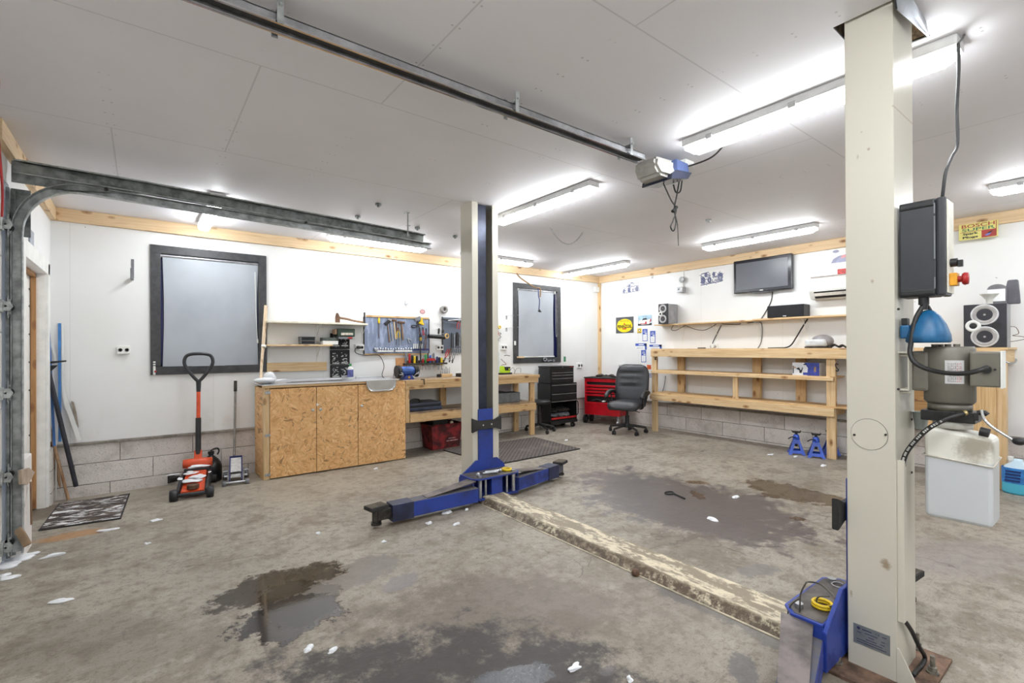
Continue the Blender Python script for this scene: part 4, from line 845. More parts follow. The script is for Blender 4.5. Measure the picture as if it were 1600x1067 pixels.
m = MB(); a, b = A(618, 574), A(635, 559); m.box(a.x, b.x, YA-.02, YA, a.z-.02, b.z, .003); m.out('wooden_plate', M('orange_plywood', (206, 150, 100), .6), label='square orange plywood plate on the wall left of the screwdriver rack', cat='board')
PEGS.append(V(684, 526, YA-.08)); PEGS.append(V(675, 562, YA-.13)); PEGS.append(V(659, 505, YA-.04)); PEGS.append(V(642, 510, YA-.033))
for q in PEGS:
    m = MB(); m.cyl((q.x, q.y, q.z), (q.x, YA, q.z), .0035, n=8); m.out('peg', STEEL, rk if q.z < 1.26 else (tb if q.x < 3.42 else tb2))
# ---- grinder, drill block, charger
gx, gy, gz = A(636, 588, 6.05).x, 6.05, .945
gr = T('bench_grinder', 'blue double-wheel bench grinder standing on the workbench by the sink', 'grinder', (gx, gy, gz))
m = MB(); m.prism([(gx-.085, gz), (gx+.085, gz), (gx+.075, gz+.015), (gx+.045, gz+.06), (gx-.045, gz+.06), (gx-.075, gz+.015)], 'XZ', gy-.06, gy+.06, .004); m.out('stand', BLUE, gr)
m = MB(); m.cyl((gx, gy-.062, gz+.032), (gx, gy-.066, gz+.032), .018); m.out('badge', M('brass', (190, 150, 70), .4, .6), gr)
zc = gz+.115; m = MB(); m.lathe([(0, -.10), (.045, -.10), (.06, -.08), (.062, .08), (.045, .10), (0, .10)], (gx, gy, zc), (1, 0, 0), n=28); m.out('motor', M('grinder_blue', (52, 96, 176), .35, var=.2), gr)
for s in (-1, 1):
    m = MB(); m.cyl((gx+s*.10, gy, zc-.005), (gx+s*.155, gy, zc-.005), .082 if s < 0 else .07, n=30); m.out('wheel_guard', IRON, gr)
    m = MB(); m.cyl((gx+s*.118, gy-.012, zc-.012), (gx+s*.145, gy-.012, zc-.012), .085 if s < 0 else .072, n=30); m.out('grinding_wheel', DARK, gr)
    m = MB(); m.tube([(gx+s*.08, gy-.05, gz+.05), (gx+s*.1, gy-.09, gz+.08), (gx+s*.13, gy-.1, gz+.1)], .007, 6, k=3); m.box(gx+s*.13-.022, gx+s*.13+.022, gy-.12, gy-.08, gz+.07, gz+.078); m.out('tool_rest', STEEL, gr)
p = A(695, 587, 6.25); db = T('drill_bit_block', 'wooden block full of drill bits at the back of the workbench', 'block', (p.x, 6.25, .945)); m = MB(); m.box(p.x-.09, p.x+.1, 6.2, 6.3, .945, .99, .006); m.out('block', WX, db); m = MB(); m.cyl((p.x-.11, 6.22, .945), (p.x-.11, 6.22, .99), .035); m.out('knob', IRON, db)
for i in range(12):
    x = p.x-.075+i*.0145; m = MB(); m.cyl((x, 6.23+.03*(i % 2), .985), (x, 6.23+.03*(i % 2), 1.03+.07*random.random()), .004+.003*random.random(), n=8); m.out('drill_bit', STEEL, db)
m = MB(); p = A(721, 585, 6.1); m.box(p.x-.04, p.x+.1, 6.05, 6.2, .945, .995, .004); m.out('small_dark_box', IRON, label='small dark box on the workbench against the far lift post', cat='box')
x = A(662.5, 590, CYF-.03).x; m = MB(); m.box(x-.008, x+.008, CYF-.034, CYF+.05, .946, .956); m.tube([(x, CYF-.03, .95), (x+.005, CYF-.034, .88)], .006, 6); m.out('clamp', BLACK, label='small black clamp hanging over the front edge of the workbench', cat='clamp')
p = A(788, 580, 6.2); ch = T('battery_charger', 'lime green battery charger with a battery on the right part of the workbench', 'charger', (p.x, 6.2, .945)); X = p.x
m = MB(); m.box(X-.11, X+.12, 6.15, 6.25, .945, .972, .005); m.out('base', BLACK, ch)
m = MB(); m.prism([(X-.08, .972), (X+.09, .972), (X+.09, 1.01), (X-.01, 1.01), (X-.03, 1.08), (X-.07, 1.08)], 'XZ', 6.16, 6.23, .004); m.out('body', LIME, ch)
m = MB(); m.box(X-.01, X+.09, 6.155, 6.235, 1.01, 1.065, .005); m.out('battery', BLACK, ch); m = MB(); m.cyl((X+.06, 6.153, 1.03), (X+.06, 6.148, 1.03), .013); m.out('battery_badge', LIME, ch)
m = MB(); m.tube([(X-.05, 6.2, 1.08), (X-.04, 6.2, 1.10), (X+.02, 6.2, 1.1), (X+.03, 6.2, 1.115), (X-.05, 6.22, 1.19)], .004, 6, k=4); m.out('red_lead', M('dark_red', (120, 30, 34), .5), ch)
m = MB(); m.tube([(X+.1, 6.2, .98), (X+.17, 6.2, 1.05), (X+.21, 6.2, 1.0), (X+.2, 6.2, .955), (X+.25, 6.2, 1.03), (X+.33, 6.2, 1.03), (X+.33, 6.2, .96)], .0025, 5, k=5); m.out('thin_wire', CABLE, ch)
m = MB(); a = A(778, 560, YA-.02); m.box(a.x-.05, a.x+.03, YA-.02, YA-.003, .96, A(778, 550).z); m.out('clear_sheet', M('pale_sheet', (214, 222, 222), .3), label='pale upright sheet on the wall right of the far lift post', cat='sheet')
for i, (x, y0, y1, mt, lb) in enumerate(((777, 503.5, 515, IRON, 'dark tapered tool hanging just right of the far lift post'), (778, 516, 523, RED, 'red tool hanging just right of the far lift post'), (777.5, 524, 532.5, BLACK, 'black tool, lowest of those just right of the far lift post'))):
    a, b = A(x, y0, YA-.03), A(x, y1, YA-.03); m = MB(); m.tube([a, a.lerp(b, .5), b], lambda t: .006+.014*t, 8); m.out('hanging_tool', mt, label=lb, cat='tool')
m = MB(); p = A(780.5, 511, YA-.05); m.lathe([(.015, -.01), (.028, -.01), (.028, .01), (.015, .01), (.015, -.01)], tuple(p), (0, -1, 0)); m.out('tape_roll', YEL, label='small yellow tape roll just right of the far lift post', cat='tape')
hook([A(780, 520, YA-.02), A(783, 521, YA-.04), A(780.5, 524, YA-.05), A(783, 526, YA-.04), A(780, 529, YA-.02)], .004, 'small black curled cable tool just right of the far lift post', CABLE, 'curled_cable', 'cable')
# ---- blinds and things at the windows
BL = NT('grey_blind_fabric'); v = BL.coord(); BL.set(col=BL.mix(BL.ramp(BL.noise(v, 1.5, 4), .35, .7), (172, 177, 184), (158, 163, 170)), rough=.55, sss=0); BLM = BL.m
def blind(x0, x1, zt, zb, label):
    t = T('roller_blind', label, 'blind', ((x0+x1)/2, YA+.01, zb)); nx, nz = 24, 16; m = MB(); vs = []
    for j in range(nz+1):
        for i in range(nx+1):
            u, w = i/nx, j/nz; e = min(u, 1-u); pull = .012*math.sin(w*PI)*(1 if u < .5 else -1)*max(0, 1-e*4)
            vs.append((x0+(x1-x0)*u+pull, YA-.002-.018*(w**3)*math.sin(u*PI)-.006*math.sin(w*7+u*3)*w, zt+(zb-zt)*w-.012*w*(1-abs(2*u-1))*0))
    m._add(vs, [(j*(nx+1)+i, (j+1)*(nx+1)+i, (j+1)*(nx+1)+i+1, j*(nx+1)+i+1) for j in range(nz) for i in range(nx)], True); m._add([(x, y+.0015, z) for x, y, z in vs], [(j*(nx+1)+i, j*(nx+1)+i+1, (j+1)*(nx+1)+i+1, (j+1)*(nx+1)+i) for j in range(nz) for i in range(nx)], True); m.out('blind_fabric', BLM, t)
    m = MB(); m.cyl((x0-.02, YA+.008, zt+.012), (x1+.02, YA+.008, zt+.012), .019); m.out('roller_tube', STEEL, t)
    for x in (x0-.028, x1+.022): m = MB(); m.box(x-.006, x+.012, YA-.02, YA+.04, zt-.02, zt+.045, .003); m.out('end_bracket', WHITEP, t)
    return t
blind(W1[0]+.045, W1[1]-.045, 2.355, 1.175, 'grey roller blind pulled down in the large left window')
bl2 = blind(W2[0]+.045, W2[1]-.10, 2.345, 1.225, 'grey roller blind pulled down in the small window right of the far lift post')
m = MB(); m.box(W2[0]+.045, W2[1]-.1, YA-.022, YA-.004, 1.205, 1.225, .003); m.out('bottom_bar', WHITEP, bl2)
m = MB()
for s in (0, .03): m.tube([(W2[1]-.07+s, YA-.012, 2.34), (W2[1]-.06+s, YA-.016, 1.6+s)], .004, 6)
m.tube([(W2[1]-.06, YA-.016, 1.6), (W2[1]-.045, YA-.02, 1.56), (W2[1]-.03, YA-.016, 1.63)], .004, 6, k=3); m.out('blind_chain', LGREY, bl2)
a = A(399, 410, YA-.03); m = MB(); m.tube([A(398.5, 425, YA-.03), A(399.5, 480, YA-.03), A(401, 513, YA-.03), A(402.2, 530, YA-.03)], .003, 6); m.cyl(A(402.2, 530, YA-.03), A(402.6, 536, YA-.03), .009, n=8); m.out('blind_cord', WHITEP, label='white pull cord at the right side of the large window', cat='cord')
pn = T('tyre_gauge', 'small white and red pen-shaped gauge on the lower left of the large window frame', 'gauge', tuple(A(241, 586, YA-.03))); m = MB(); m.cyl(A(241, 585.5, YA-.032), A(241, 564.5, YA-.032), .011, n=10); m.out('body', WHITEP, pn)
for y in (567, 570.5): m = MB(); m.cyl(A(241, y, YA-.032), A(241, y+1.2, YA-.032), .0118, n=10); m.out('black_band', BLACK, pn)
m = MB(); m.cyl(A(242.5, 581.5, YA-.034), A(242.5, 579, YA-.034), .0118, n=10); m.out('red_tip', RED, pn)
hs = T('air_hose', 'black and orange hose hanging in front of the small window with a dark nozzle', 'hose', tuple(A(842, 487, YA-.12)))
m = MB(); m.tube([A(807, 426, YA-.03), A(812, 433, YA-.1), A(823, 441, YA-.14), A(836, 449, YA-.14), A(843, 450, YA-.14), A(844.5, 454, YA-.14), A(844, 464, YA-.14)], .011, 8, k=5); m.out('hose', M('tan_hose', (150, 116, 76), .5), hs)
m = MB(); m.tube([A(841, 449, YA-.13), A(841.5, 462, YA-.13), A(843, 470, YA-.13), A(842, 484, YA-.13)], .008, 8, k=5); m.out('blue_hose', NAVY, hs)
m = MB(); p = A(843, 486, YA-.13); m.lathe([(0, .03), (.012, .02), (.03, 0), (.026, -.012), (0, -.02)], tuple(p), (.2, -.2, 1), n=14); m.tube([p+Vector((-.03, -.02, .03)), p, p+Vector((.04, 0, -.01))], .009, 6); m.out('nozzle', BLACK, hs)
m = MB(); a, b = A(808, 559, YA-.03), A(818, 556, YA-.03); m.box(a.x, b.x, YA-.05, YA-.020, 1.198, 1.225, .002); m.out('wooden_offcut', PX, label='small pale wood piece on the sill of the small window', cat='wood piece')
for i, (x, y, r) in enumerate(((851.5, 561.5, .033), (857, 563.5, .016), (860.5, 563, .014), (865, 563, .019))):
    p = A(x, y, YA-.05); m = MB(); m.lathe([(r*.55, -.02), (r, -.02), (r, .02), (r*.7, .022), (r*.6, -.0), (r*.55, -.02)], tuple(p), (-.4, -1, 0), n=18)
    m.out('hose_fitting', STEEL, label=('largest chrome ring on the lower frame of the small window', 'small chrome ring next to the largest one on the small window frame', 'narrow chrome ring, third on the small window frame', 'rightmost chrome ring on the lower frame of the small window')[i], cat='fitting')
for x, y, lb in ((805, 536, 'white latch on the left frame of the small window'),):
    p = A(x, y, YA-.035); m = MB(); m.box(p.x-.016, p.x+.016, YA-.04, YA-.022, p.z-.035, p.z+.035, .004); m.out('window_latch', WHITEP, label=lb, cat='latch')
m = MB(); m.tube([A(811, 534, YA-.03), A(823, 532, YA-.09)], .003, 6); m.out('wire_pin', STEEL, label='thin wire pin sticking out in front of the small window blind', cat='pin')
m = MB(); a = A(882, 565); m.box(a.x-.02, a.x+.03, YA-.004, YA+.001, a.z-.0, A(882, 557).z, .001); m.out('green_sticker', M('green_sign', (70, 140, 96), .5, var=.2, vs=60), label='small green sticker on the wall right of the small window', cat='sticker')
m = MB(); a = A(934.5, 451, YA-.03); m.box(XB-.16, XB-.05, YA-.05, YA+.002, 2.43, 2.53, .008); m.out('sensor_box', WHITEP, label='small white sensor box in the top of the room corner', cat='sensor')
# ---- things in the left corner
def strip(x0, y0, x1, y1, Y0, Y1, w, mt, label, nm='trim_strip', cat='strip', th=.006):
    a, b = A(x0, y0, Y0), A(x1, y1, Y1); m = MB(); m.beam(a, b, th, w) if abs((b-a).normalized().z) < .9 else None
    if not len(m.bm.verts):
        d = (b-a).normalized(); s = Vector((1, 0, 0)); n_ = d.cross(s).normalized(); s = n_.cross(d)
        m.obox((a+b)/2, (w, th, (b-a).length), Matrix((s, n_, d)).transposed())
    return m.out(nm, mt, label=label, cat=cat)
strip(93, 505, 93.5, 690, YA-.01, YA-.06, .022, M('sky_blue_strip', (70, 130, 196), .4), 'upright blue plastic strip leaning against the wall in the left corner')
strip(75.5, 503, 85, 697, YA-.02, YA-.10, .02, M('mid_blue_strip', (60, 110, 176), .4), 'slanted blue plastic strip nearest the left doorway')
strip(98, 508, 98.5, 612, YA-.01, YA-.03, .016, WHITEP, 'thin white strip right beside the upright blue strip')
strip(73, 500, 104, 640, YA-.012, YA-.02, .02, WHITEP, 'long white strip slanting behind the blue strips')
strip(98, 612, 124, 688, YA-.012, YA-.04, .035, WHITEP, 'short white strip slanting low at the right of the blue strips')
strip(74, 560, 78, 690, YA-.05, YA-.14, .02, M('pale_bar', (196, 196, 196), .5), 'pale strip standing in the very corner')
m = MB(); pts = [A(*q, YA-.02) for q in ((111, 626), (115, 628), (119.5, 645), (123, 668), (121, 664), (114, 642))]; m.prism([(q.x, q.z) for q in pts], 'XZ', YA-.03, YA-.012); m.out('curved_offcut', M('taupe_panel', (150, 138, 124), .6), label='small curved brown offcut leaning right of the white strips', cat='offcut')
sq = T('floor_squeegee', 'black floor squeegee standing upside down against the wall in the left corner', 'squeegee', tuple(A(125, 771, 6.08)))
a, b = A(75, 578, 6.30), A(119, 760, 6.27); m = MB(); d = (b-a); m.tube([a, b], .019, 10); m.out('pole', M('black_pole', (48, 50, 58), .4, .3), sq)
m = MB(); p, q = A(72, 567, 6.30), A(103, 564, 6.2); m.tube([p, p.lerp(q, .5), q], lambda t: .013-.006*t, 8); m.prism([(a.x-.025, a.z-.005), (a.x+.02, a.z-.015), (a.x+.07, a.z+.045), (a.x-.03, a.z+.04)], 'XZ', a.y-.012, a.y+.012, .004); m.out('grip', BLACK, sq)
m = MB(); p = G(124, 772.5); m.obox((p.x+.03, p.y, p.z+.03), (.3, .05, .018), Euler((0, -.18, .35)).to_matrix(), .005); m.out('rubber_blade', BLACK, sq)
m = MB(); m.obox((p.x+.0, p.y, p.z+.065), (.12, .05, .05), Euler((0, .5, .3)).to_matrix(), .01); m.out('bracket', GREYP, sq)
for i, (x0, y0, x1, y1, lb) in enumerate(((74, 655, 107, 783, 'worn wooden broomstick leaning in the left corner, front one'), (79, 690, 98, 780, 'wooden stick leaning behind the front broomstick'))):
    a = A(x0, y0, YA-.06-.0*i); b = G(x1, y1); m = MB(); m.tube([a, b+Vector((0, 0, .012))], .013, 8); m.out('broomstick', wood('stick_wood%d' % i, 2, (186, 152, 116), (140, 108, 80), dirt=.5), label=lb, cat='stick')
m = MB(); m.tube([(XL+.045, 6.32, -.07), (XL+.045, 6.32, .5)], .006, 6); m.out('white_pipe', WHITEP, label='thin white pipe low in the left corner behind the sticks', cat='pipe')
br = T('broom_head', 'brown curved wooden piece leaning behind the door track near the floor', 'wood piece', (XL+.1, 4.7, 0)); 
m = MB(); pts = [B(*q, X=XL+.09) for q in ((30, 735), (42, 731), (52, 738), (41, 757), (31, 757))]; m.prism([(q.y, q.z) for q in pts], 'YZ', XL+.085, XL+.1); m.out('upper_piece', M('brown_card', (176, 158, 140), .7), br)
m = MB(); m.tube([B(28, 828, XL+.09), B(34, 836, XL+.12), B(43, 852, XL+.15)], .022, 8, k=4, flat=.5); m.out('lower_piece', M('brown_bent', (140, 116, 90), .7), br)
m = MB(); m.tube([(XL+.09, 4.68, .15), (XL+.09, 4.66, .45)], .006, 6); m.out('stick', HANDLED, br)
# door mat with snow
c4 = [G(60, 830), G(92, 788), G(203, 772), G(189, 811)]
t = NT('snowy_mat'); v = t.coord(); vv = t.coord(scale=(1.2, 3.2, 1), rot=(0, 0, .25)); c = t.mix(t.ramp(t.noise(v, 9, 6, .6), .4, .65), (58, 50, 48), (86, 70, 58)); s = t.math('MULTIPLY', t.ramp(t.noise(vv, 6, 8, .75, .6), .50, .55), t.ramp(t.noise(vv, 1.7, 3), .40, .5)); c = t.mix(s, c, (240, 239, 240)); t.set(col=c, rough=.8); t.bump(t.math('ADD', s, t.noise(v, 90, 2)), .004, .8)
mt = T('door_mat', 'dark doormat streaked with snow in front of the left doorway', 'mat', tuple((c4[0]+c4[2])/2)); m = MB(); cc = sum(c4, Vector())/4
def loft4(m, P, z0, z1, s=1):
    Q = [cc+(p-cc)*s for p in P]; m._add([Vector((p.x, p.y, p.z+z0)) for p in Q]+[Vector((p.x, p.y, p.z+z1)) for p in Q], [(0, 1, 2, 3), (7, 6, 5, 4)]+[(i, (i+1) % 4, 4+(i+1) % 4, 4+i) for i in range(4)]); bmesh.ops.recalc_face_normals(m.bm, faces=m.bm.faces)
loft4(m, c4, .004, .012, .96); m.out('pile', t.m, mt); m = MB(); loft4(m, c4, .0, .009); m.out('rubber_border', DARK, mt)
def flake(px, py, r, label, sc=(1, .6), h=.012, nm='snow_clump', g=None, Z=None):
    r *= .78
    p = G(px, py) if Z is None else C(px, py, Z); m = MB(); random.seed(int(px*7+py)); m.ico((p.x, p.y, p.z+h*.25), r, 3, (sc[0], sc[1], h/r), .9); m.out(nm, SNOW, label=label, cat='snow', group=g)
for px, py, r, sc, lb in ((170, 829, .06, (1.3, .45), 'white snow streak on the floor in front of the doormat'), (482, 1015, .028, (1, .9), 'largest lump of snow on the floor, at the near edge of the puddle'), (519, 1018, .02, (1.2, .7), 'small snow lump right of the largest one'), (497, 834, .02, (1, 1), 'snow lump beside the left arm of the far lift, near its pad'), (699, 801, .045, (1.2, .7), 'irregular snow patch just below the left arm of the far lift'), (670, 818, .028, (1, .9), 'snow piece left of the long floor cover'), (713, 820, .026, (1.3, .7), 'snow piece nearest the start of the long floor cover'), (729, 797, .018, (1.3, .6), 'thin snow flake under the far lift bracket'), (599, 848, .016, (1.5, .5), 'thin snow flake in the middle of the floor'), (898, 1044, .03, (1.5, .7), 'white ice flake on the floor near the bottom edge'), (984, 1063, .018, (1, 1), 'snow crumb at the bottom edge of the picture'), (1112, 812, .05, (.6, 1.0), 'thin white ice sliver in the middle of the right wet patch'), (1150, 777, .04, (1.2, .7), 'small snow flake in the upper part of the right wet patch'), (1204, 711, .05, (1.3, .6), 'snow bits on the floor left of the blue axle stands'), (1243, 714, .03, (1.3, .6), 'snow bit in front of the blue axle stands'), (1286, 728, .04, (1.4, .5), 'snow flake on the floor in front of the right bench leg'), (243, 814, .035, (1.5, .5), 'snow flake on the floor right of the doormat'), (230, 850, .02, (1, .8), 'small snow dot on the open floor below the doormat'), (80, 870, .04, (1.6, .4), 'thin snow streak near the garage door track'), (587, 733, .03, (1.3, .6), 'white crumb on the floor in front of the cabinet'), (96, 940, .04, (1.5, .4), 'thin white streak on the floor at the left edge'), (885, 688, .03, (1.4, .5), 'snow crumb on the floor near the stool')):
    flake(px, py, r, lb, sc)
m = MB(); random.seed(5)
for i in range(14):
    p = G(12+random.random()*32, 868+random.random()*8) if i < 6 else G(random.random()*14, 878+random.random()*30); m.ico((p.x, p.y, p.z+.004), .02+.03*random.random(), 2, (1.5, 1, .25), .8)
m.out('snow_drift', SNOW, label='powdery snow blown in under the garage door', cat='snow', kind='stuff')
# red crate and suitcase
p0, p1 = G(660, 697), G(676, 703); CRX0, CRX1, CRY0, CRY1 = 3.17, 3.66, 5.98, 6.31; zf = fz(3.4, 6.1)
cr = T('plastic_crate', 'worn red plastic crate on the floor under the workbench', 'crate', (3.4, 6.15, zf)); DR = dirty('dirty_red_crate', (142, 30, 34), (52, 26, 28), .9, .55, sc=7, thr=(.38, .62))
m = MB(); zt_ = A(690, 664, CRY0).z
m._add([(CRX0+.03, CRY0+.02, zf), (CRX1-.03, CRY0+.02, zf), (CRX1-.03, CRY1-.02, zf), (CRX0+.03, CRY1-.02, zf), (CRX0, CRY0, zt_), (CRX1, CRY0, zt_), (CRX1, CRY1, zt_), (CRX0, CRY1, zt_)], [(3, 2, 1, 0), (0, 1, 5, 4), (1, 2, 6, 5), (2, 3, 7, 6), (3, 0, 4, 7)])
m.out('body', DR, cr); m = MB(); m.tube([(CRX0, CRY0, zt_), (CRX1, CRY0, zt_), (CRX1, CRY1, zt_), (CRX0, CRY1, zt_)], .011, 8, closed=True); m.out('rim', DR, cr)
m = MB(); m.text('S T A P E L', (CRX0+.33, CRY0+.008, zf+.14), (1, 0, 0), (0, 0, 1), .02) if False else m.box(CRX0+.24, CRX0+.42, CRY0+.003, CRY0+.006, zf+.10, zf+.112); m.box(CRX0+.27, CRX0+.38, CRY0+.001, CRY0+.004, zf+.135, zf+.145); m.out('printed_lines', M('worn_white_print', (190, 150, 150), .6, var=.4, vs=80), cr)
m = MB(); m.box(CRX0+.05, CRX0+.3, CRY0+.05, CRY1-.05, zf+.1, zt_+.1, .02); q = m.out('black_tool_bag', BLACK, label='black tool case sitting in the red crate', cat='case')
m = MB(); m.cyl((CRX0+.33, CRY0+.04, zt_+.02), (CRX0+.33, CRY0+.01, zt_+.02), .022); m.out('filter_cap', M('ivory', (224, 214, 190), .5), label='round ivory cap at the front of the red crate', cat='cap')
a, b = A(634, 646, 5.93), A(690, 641, 5.93); zs = .522
su = T('suitcase', 'dark blue hard case lying on the lower shelf of the workbench', 'case', ((a.x+b.x)/2, 6.08, zs)); SUM = M('dark_blue_case', (62, 70, 92), .28, .2, var=.2)
m = MB(); m.box(2.74, b.x, 5.9, 6.26, zs, zs+.058, .018, 3); m.out('lower_half', SUM, su); m = MB(); m.box(2.74, b.x-.01, 5.905, 6.255, zs+.062, zs+.115, .02, 3); m.out('upper_half', M('dark_blue_case_top', (54, 58, 72), .35), su)
m = MB(); m.box(2.76, b.x-.03, 5.896, 5.9, zs+.05, zs+.066); m.out('seam', BLACK, su); m = MB(); m.tube([(2.80, 5.92, zs+.11), (2.84, 5.9, zs+.16), (2.93, 5.9, zs+.16), (2.97, 5.92, zs+.115)], .012, 8, k=4); m.out('handle', BLACK, su)
a, b = A(787, 629, 5.98), A(812.5, 628, 5.98); gb = T('storage_tray', 'open grey plastic box with black things on the lower shelf right of the lift post', 'box', ((a.x+b.x)/2, 6.08, zs)); GB = M('slate_plastic', (112, 116, 118), .5); X0 = a.x-.12; X1 = b.x; zt2 = A(800, 613.5, 5.98).z
m = MB(); m.box(X0, X1, 5.98, 5.986, zs, zt2); m.box(X0, X1, 6.21, 6.216, zs, zt2); m.box(X0, X0+.006, 5.98, 6.216, zs, zt2); m.box(X1-.006, X1, 5.98, 6.216, zs, zt2); m.box(X0, X1, 5.98, 6.216, zs, zs+.005); m.out('box_shell', GB, gb)
m = MB(); m.ico((X0+.1, 6.1, zt2), .07, 3, (1.2, 1, .5), .6); m.ico((X0+.24, 6.1, zt2-.01), .07, 3, (1.3, 1, .35), .6); m.out('dark_cloth', BLACK, label='black cloth bundled in the open grey box', cat='cloth')
# ============================================================ two-post lift
def cream2():
    t = NT('lift_cream_smeared'); v = t.coord(); f = t.ramp(t.noise(v, 2.2, 8, .65, .4), .66, .85, 0, .5); c = t.mix(f, (207, 202, 188), (160, 140, 112))
    v2 = t.coord(scale=(1, 1, 1)); m_ = None
    for (px, py, ry, rz, amt) in ((1384, 882, .018, .022, .75), (1357, 233, .006, .006, .6), (1363, 440, .006, .010, .5), (1340, 245, .005, .012, .35), (1346, 206, .006, .005, .4), (1330, 927, .006, .016, .5), (1395, 165, .004, .006, .4)):
        p = B(px, py, RX0); sp = t.n('ShaderNodeVectorMath', operation='SUBTRACT'); t.l(v, sp.inputs[0]); sp.inputs[1].default_value = (0, p.y-(RY0+RY1)/2, p.z)
        sc = t.n('ShaderNodeVectorMath', operation='MULTIPLY'); t.l(sp.outputs[0], sc.inputs[0]); sc.inputs[1].default_value = (0, 1/ry, 1/rz); ln = t.n('ShaderNodeVectorMath', operation='LENGTH'); t.l(sc.outputs[0], ln.inputs[0])
        d = t.math('ADD', ln.outputs['Value'], t.math('MULTIPLY', t.math('SUBTRACT', t.noise(t.coord(scale=(1, 22, 60), rot=(.5, 0, 0)), 1.5, 6, .7), .5), 2.2)); c = t.mix(t.ramp(d, 1.2, .3, 0, amt), c, (128, 98, 62))
    t.set(col=c, rough=.38); return t.m
RX0, RX1, RY0, RY1 = 2.39, 2.655, .607, .775
CREAMS = cream2()
def post(x0, x1, y0, y1, open_dir, zt, label, base):
    t = T('lift_post', label, 'lift post', ((x0+x1)/2, (y0+y1)/2, 0), group=None); s = open_dir; yo, yb = (y1, y0) if s > 0 else (y0, y1)
    th = .008; lip = .068
    pts = [(x0, yb), (x1, yb), (x1, yo), (x1-lip, yo), (x1-lip, yo-s*th), (x1-th, yo-s*th), (x1-th, yb+s*th), (x0+th, yb+s*th), (x0+th, yo-s*th), (x0+lip, yo-s*th), (x0+lip, yo), (x0, yo)]
    m = MB(); m.prism(pts, 'XY', .012, zt, .002); m.out('column', CREAM if s < 0 else CREAMS, t)
    m = MB(); m.box((x0+x1)/2-.05, (x0+x1)/2+.045, yb+s*.04, yo-s*.05, .62, zt-.01, .003); m.out('lifting_cylinder', M('lift_dark_steel', (56, 60, 76), .35, .5, var=.15), t)
    m = MB(); m.box(x0+.02, x0+.06, yb+s*.02, yo-s*.02, .5, zt-.01); m.out('inner_channel', M('inner_brown_steel', (128, 118, 96), .5), t)
    if base:
        m = MB(); m.box(x0-.13, x1+.10, min(yb, yo)-.10, max(yb, yo)+.13, 0, .014, .002); bp = m.out('base_plate', M('rusty_plate', (118, 94, 78), .7, .3, var=.35, vs=16), t)
    return t
LX0, LX1, LY0, LY1 = 2.44, 2.74, 3.80, 4.0
postL = post(LX0, LX1, LY0, LY1, -1, ZC+.02, 'far cream lift post standing before the workbench', True)
RX0, RX1, RY0, RY1 = 2.39, 2.655, .607, .775
postR = post(RX0, RX1, RY0, RY1, 1, ZC+.2, 'near cream lift post at the right with the motor and oil tank', True)
# extra plate, bolts, gussets on the near post
def bolt(x, y, par, z=.014, h=.07):
    m = MB(); m.cyl((x, y, z), (x, y, z+.008), .022, n=16); m.cyl((x, y, z+.008), (x, y, z+.026), .016, n=6); m.cyl((x, y, z+.026), (x, y, z+h), .009, n=12); m.out('anchor_bolt', M('bolt_steel', (134, 128, 118), .6, .5, var=.3, vs=60) if 'anchor' not in bpy.data.materials else bpy.data.materials['anchor'], par)
for x, y in ((2.20, .74), (2.72, .665), (2.60, .53), (2.73, .85)): 
    bolt(*{(2.20, .74): (RX0-.05, .80), (2.72, .665): (RX1+.075, .62), (2.60, .53): (RX1-.08, .535), (2.73, .85): (RX1+.07, .85)}[(x, y)], postR)
m = MB(); m.prism([(RX1, .014), (RX1+.085, .014), (RX1, .24)], 'XZ', .70, .706); m.out('gusset', CREAM, postR)
m = MB(); m.prism([(.607, .014), (.535, .014), (.60, .15), (.607, .15)], 'YZ', RX0+.0, RX0+.006); m.out('gusset', CREAM, postR)
# round inspection cover on the camera-side face
a, b, c_ = B(1331, 680, RX0), B(1388, 680, RX0), B(1360, 680, RX0); rr = abs(a.y-b.y)/2; p = B(1358, 678.5, RX0)
m = MB(); m.cyl((RX0, p.y, p.z), (RX0-.0012, p.y, p.z), rr+.0014, n=40); m.out('cover_gap', IRON, postR)
m = MB(); m.cyl((RX0, p.y, p.z), (RX0-.003, p.y, p.z), rr, n=40); cv = m.out('inspection_cover', CREAM, postR)
for px in (1335.5, 1384.5): q = B(px, 679, RX0); m = MB(); m.cyl((RX0-.003, q.y, q.z), (RX0-.007, q.y, q.z), .0045, n=12); m.out('screw', IRON, cv)
# data plate
q = [B(1333.5, 972, RX0), B(1391, 995, RX0), B(1391, 1024.5, RX0), B(1333.5, 1002, RX0)]
yc = (q[0].y+q[1].y)/2; zc = (q[0].z+q[1].z+q[2].z+q[3].z)/4; w = q[0].y-q[1].y; h = abs(q[0].z-q[3].z)
m = MB(); m.box(RX0-.002, RX0, yc-w/2, yc+w/2, zc-h/2, zc+h/2, .001); pl = m.out('data_plate', M('plate_grey', (136, 140, 142), .4, .3), postR)
rt, upv = Vector((0, -1, 0)), Vector((0, 0, 1)); o = Vector((RX0-.0022, yc, zc)); m = MB()
m.text('CE', o+rt*w*.17+upv*h*.32, rt, upv, .013); m.disc(o-rt*w*.35+upv*h*.33, rt, upv, .006, .006, .0006)
m.rect(o-rt*w*.12+upv*h*.32, rt, upv, w*.26, h*.05, .0006)
for k, (u, v_, ww) in enumerate(((-.0, .17, .35), (.0, .02, .16), (-.33, .12, .12), (-.0, -.12, .3), (-.05, -.24, .7), (0, -.36, .8), (.32, .05, .1), (.3, -.1, .12), (.35, .3, .12))): m.rect(o+rt*w*u+upv*h*v_, rt, upv, w*ww, h*.035, .0006)
m.out('plate_print', M('plate_ink', (44, 48, 84), .5, var=0), pl)
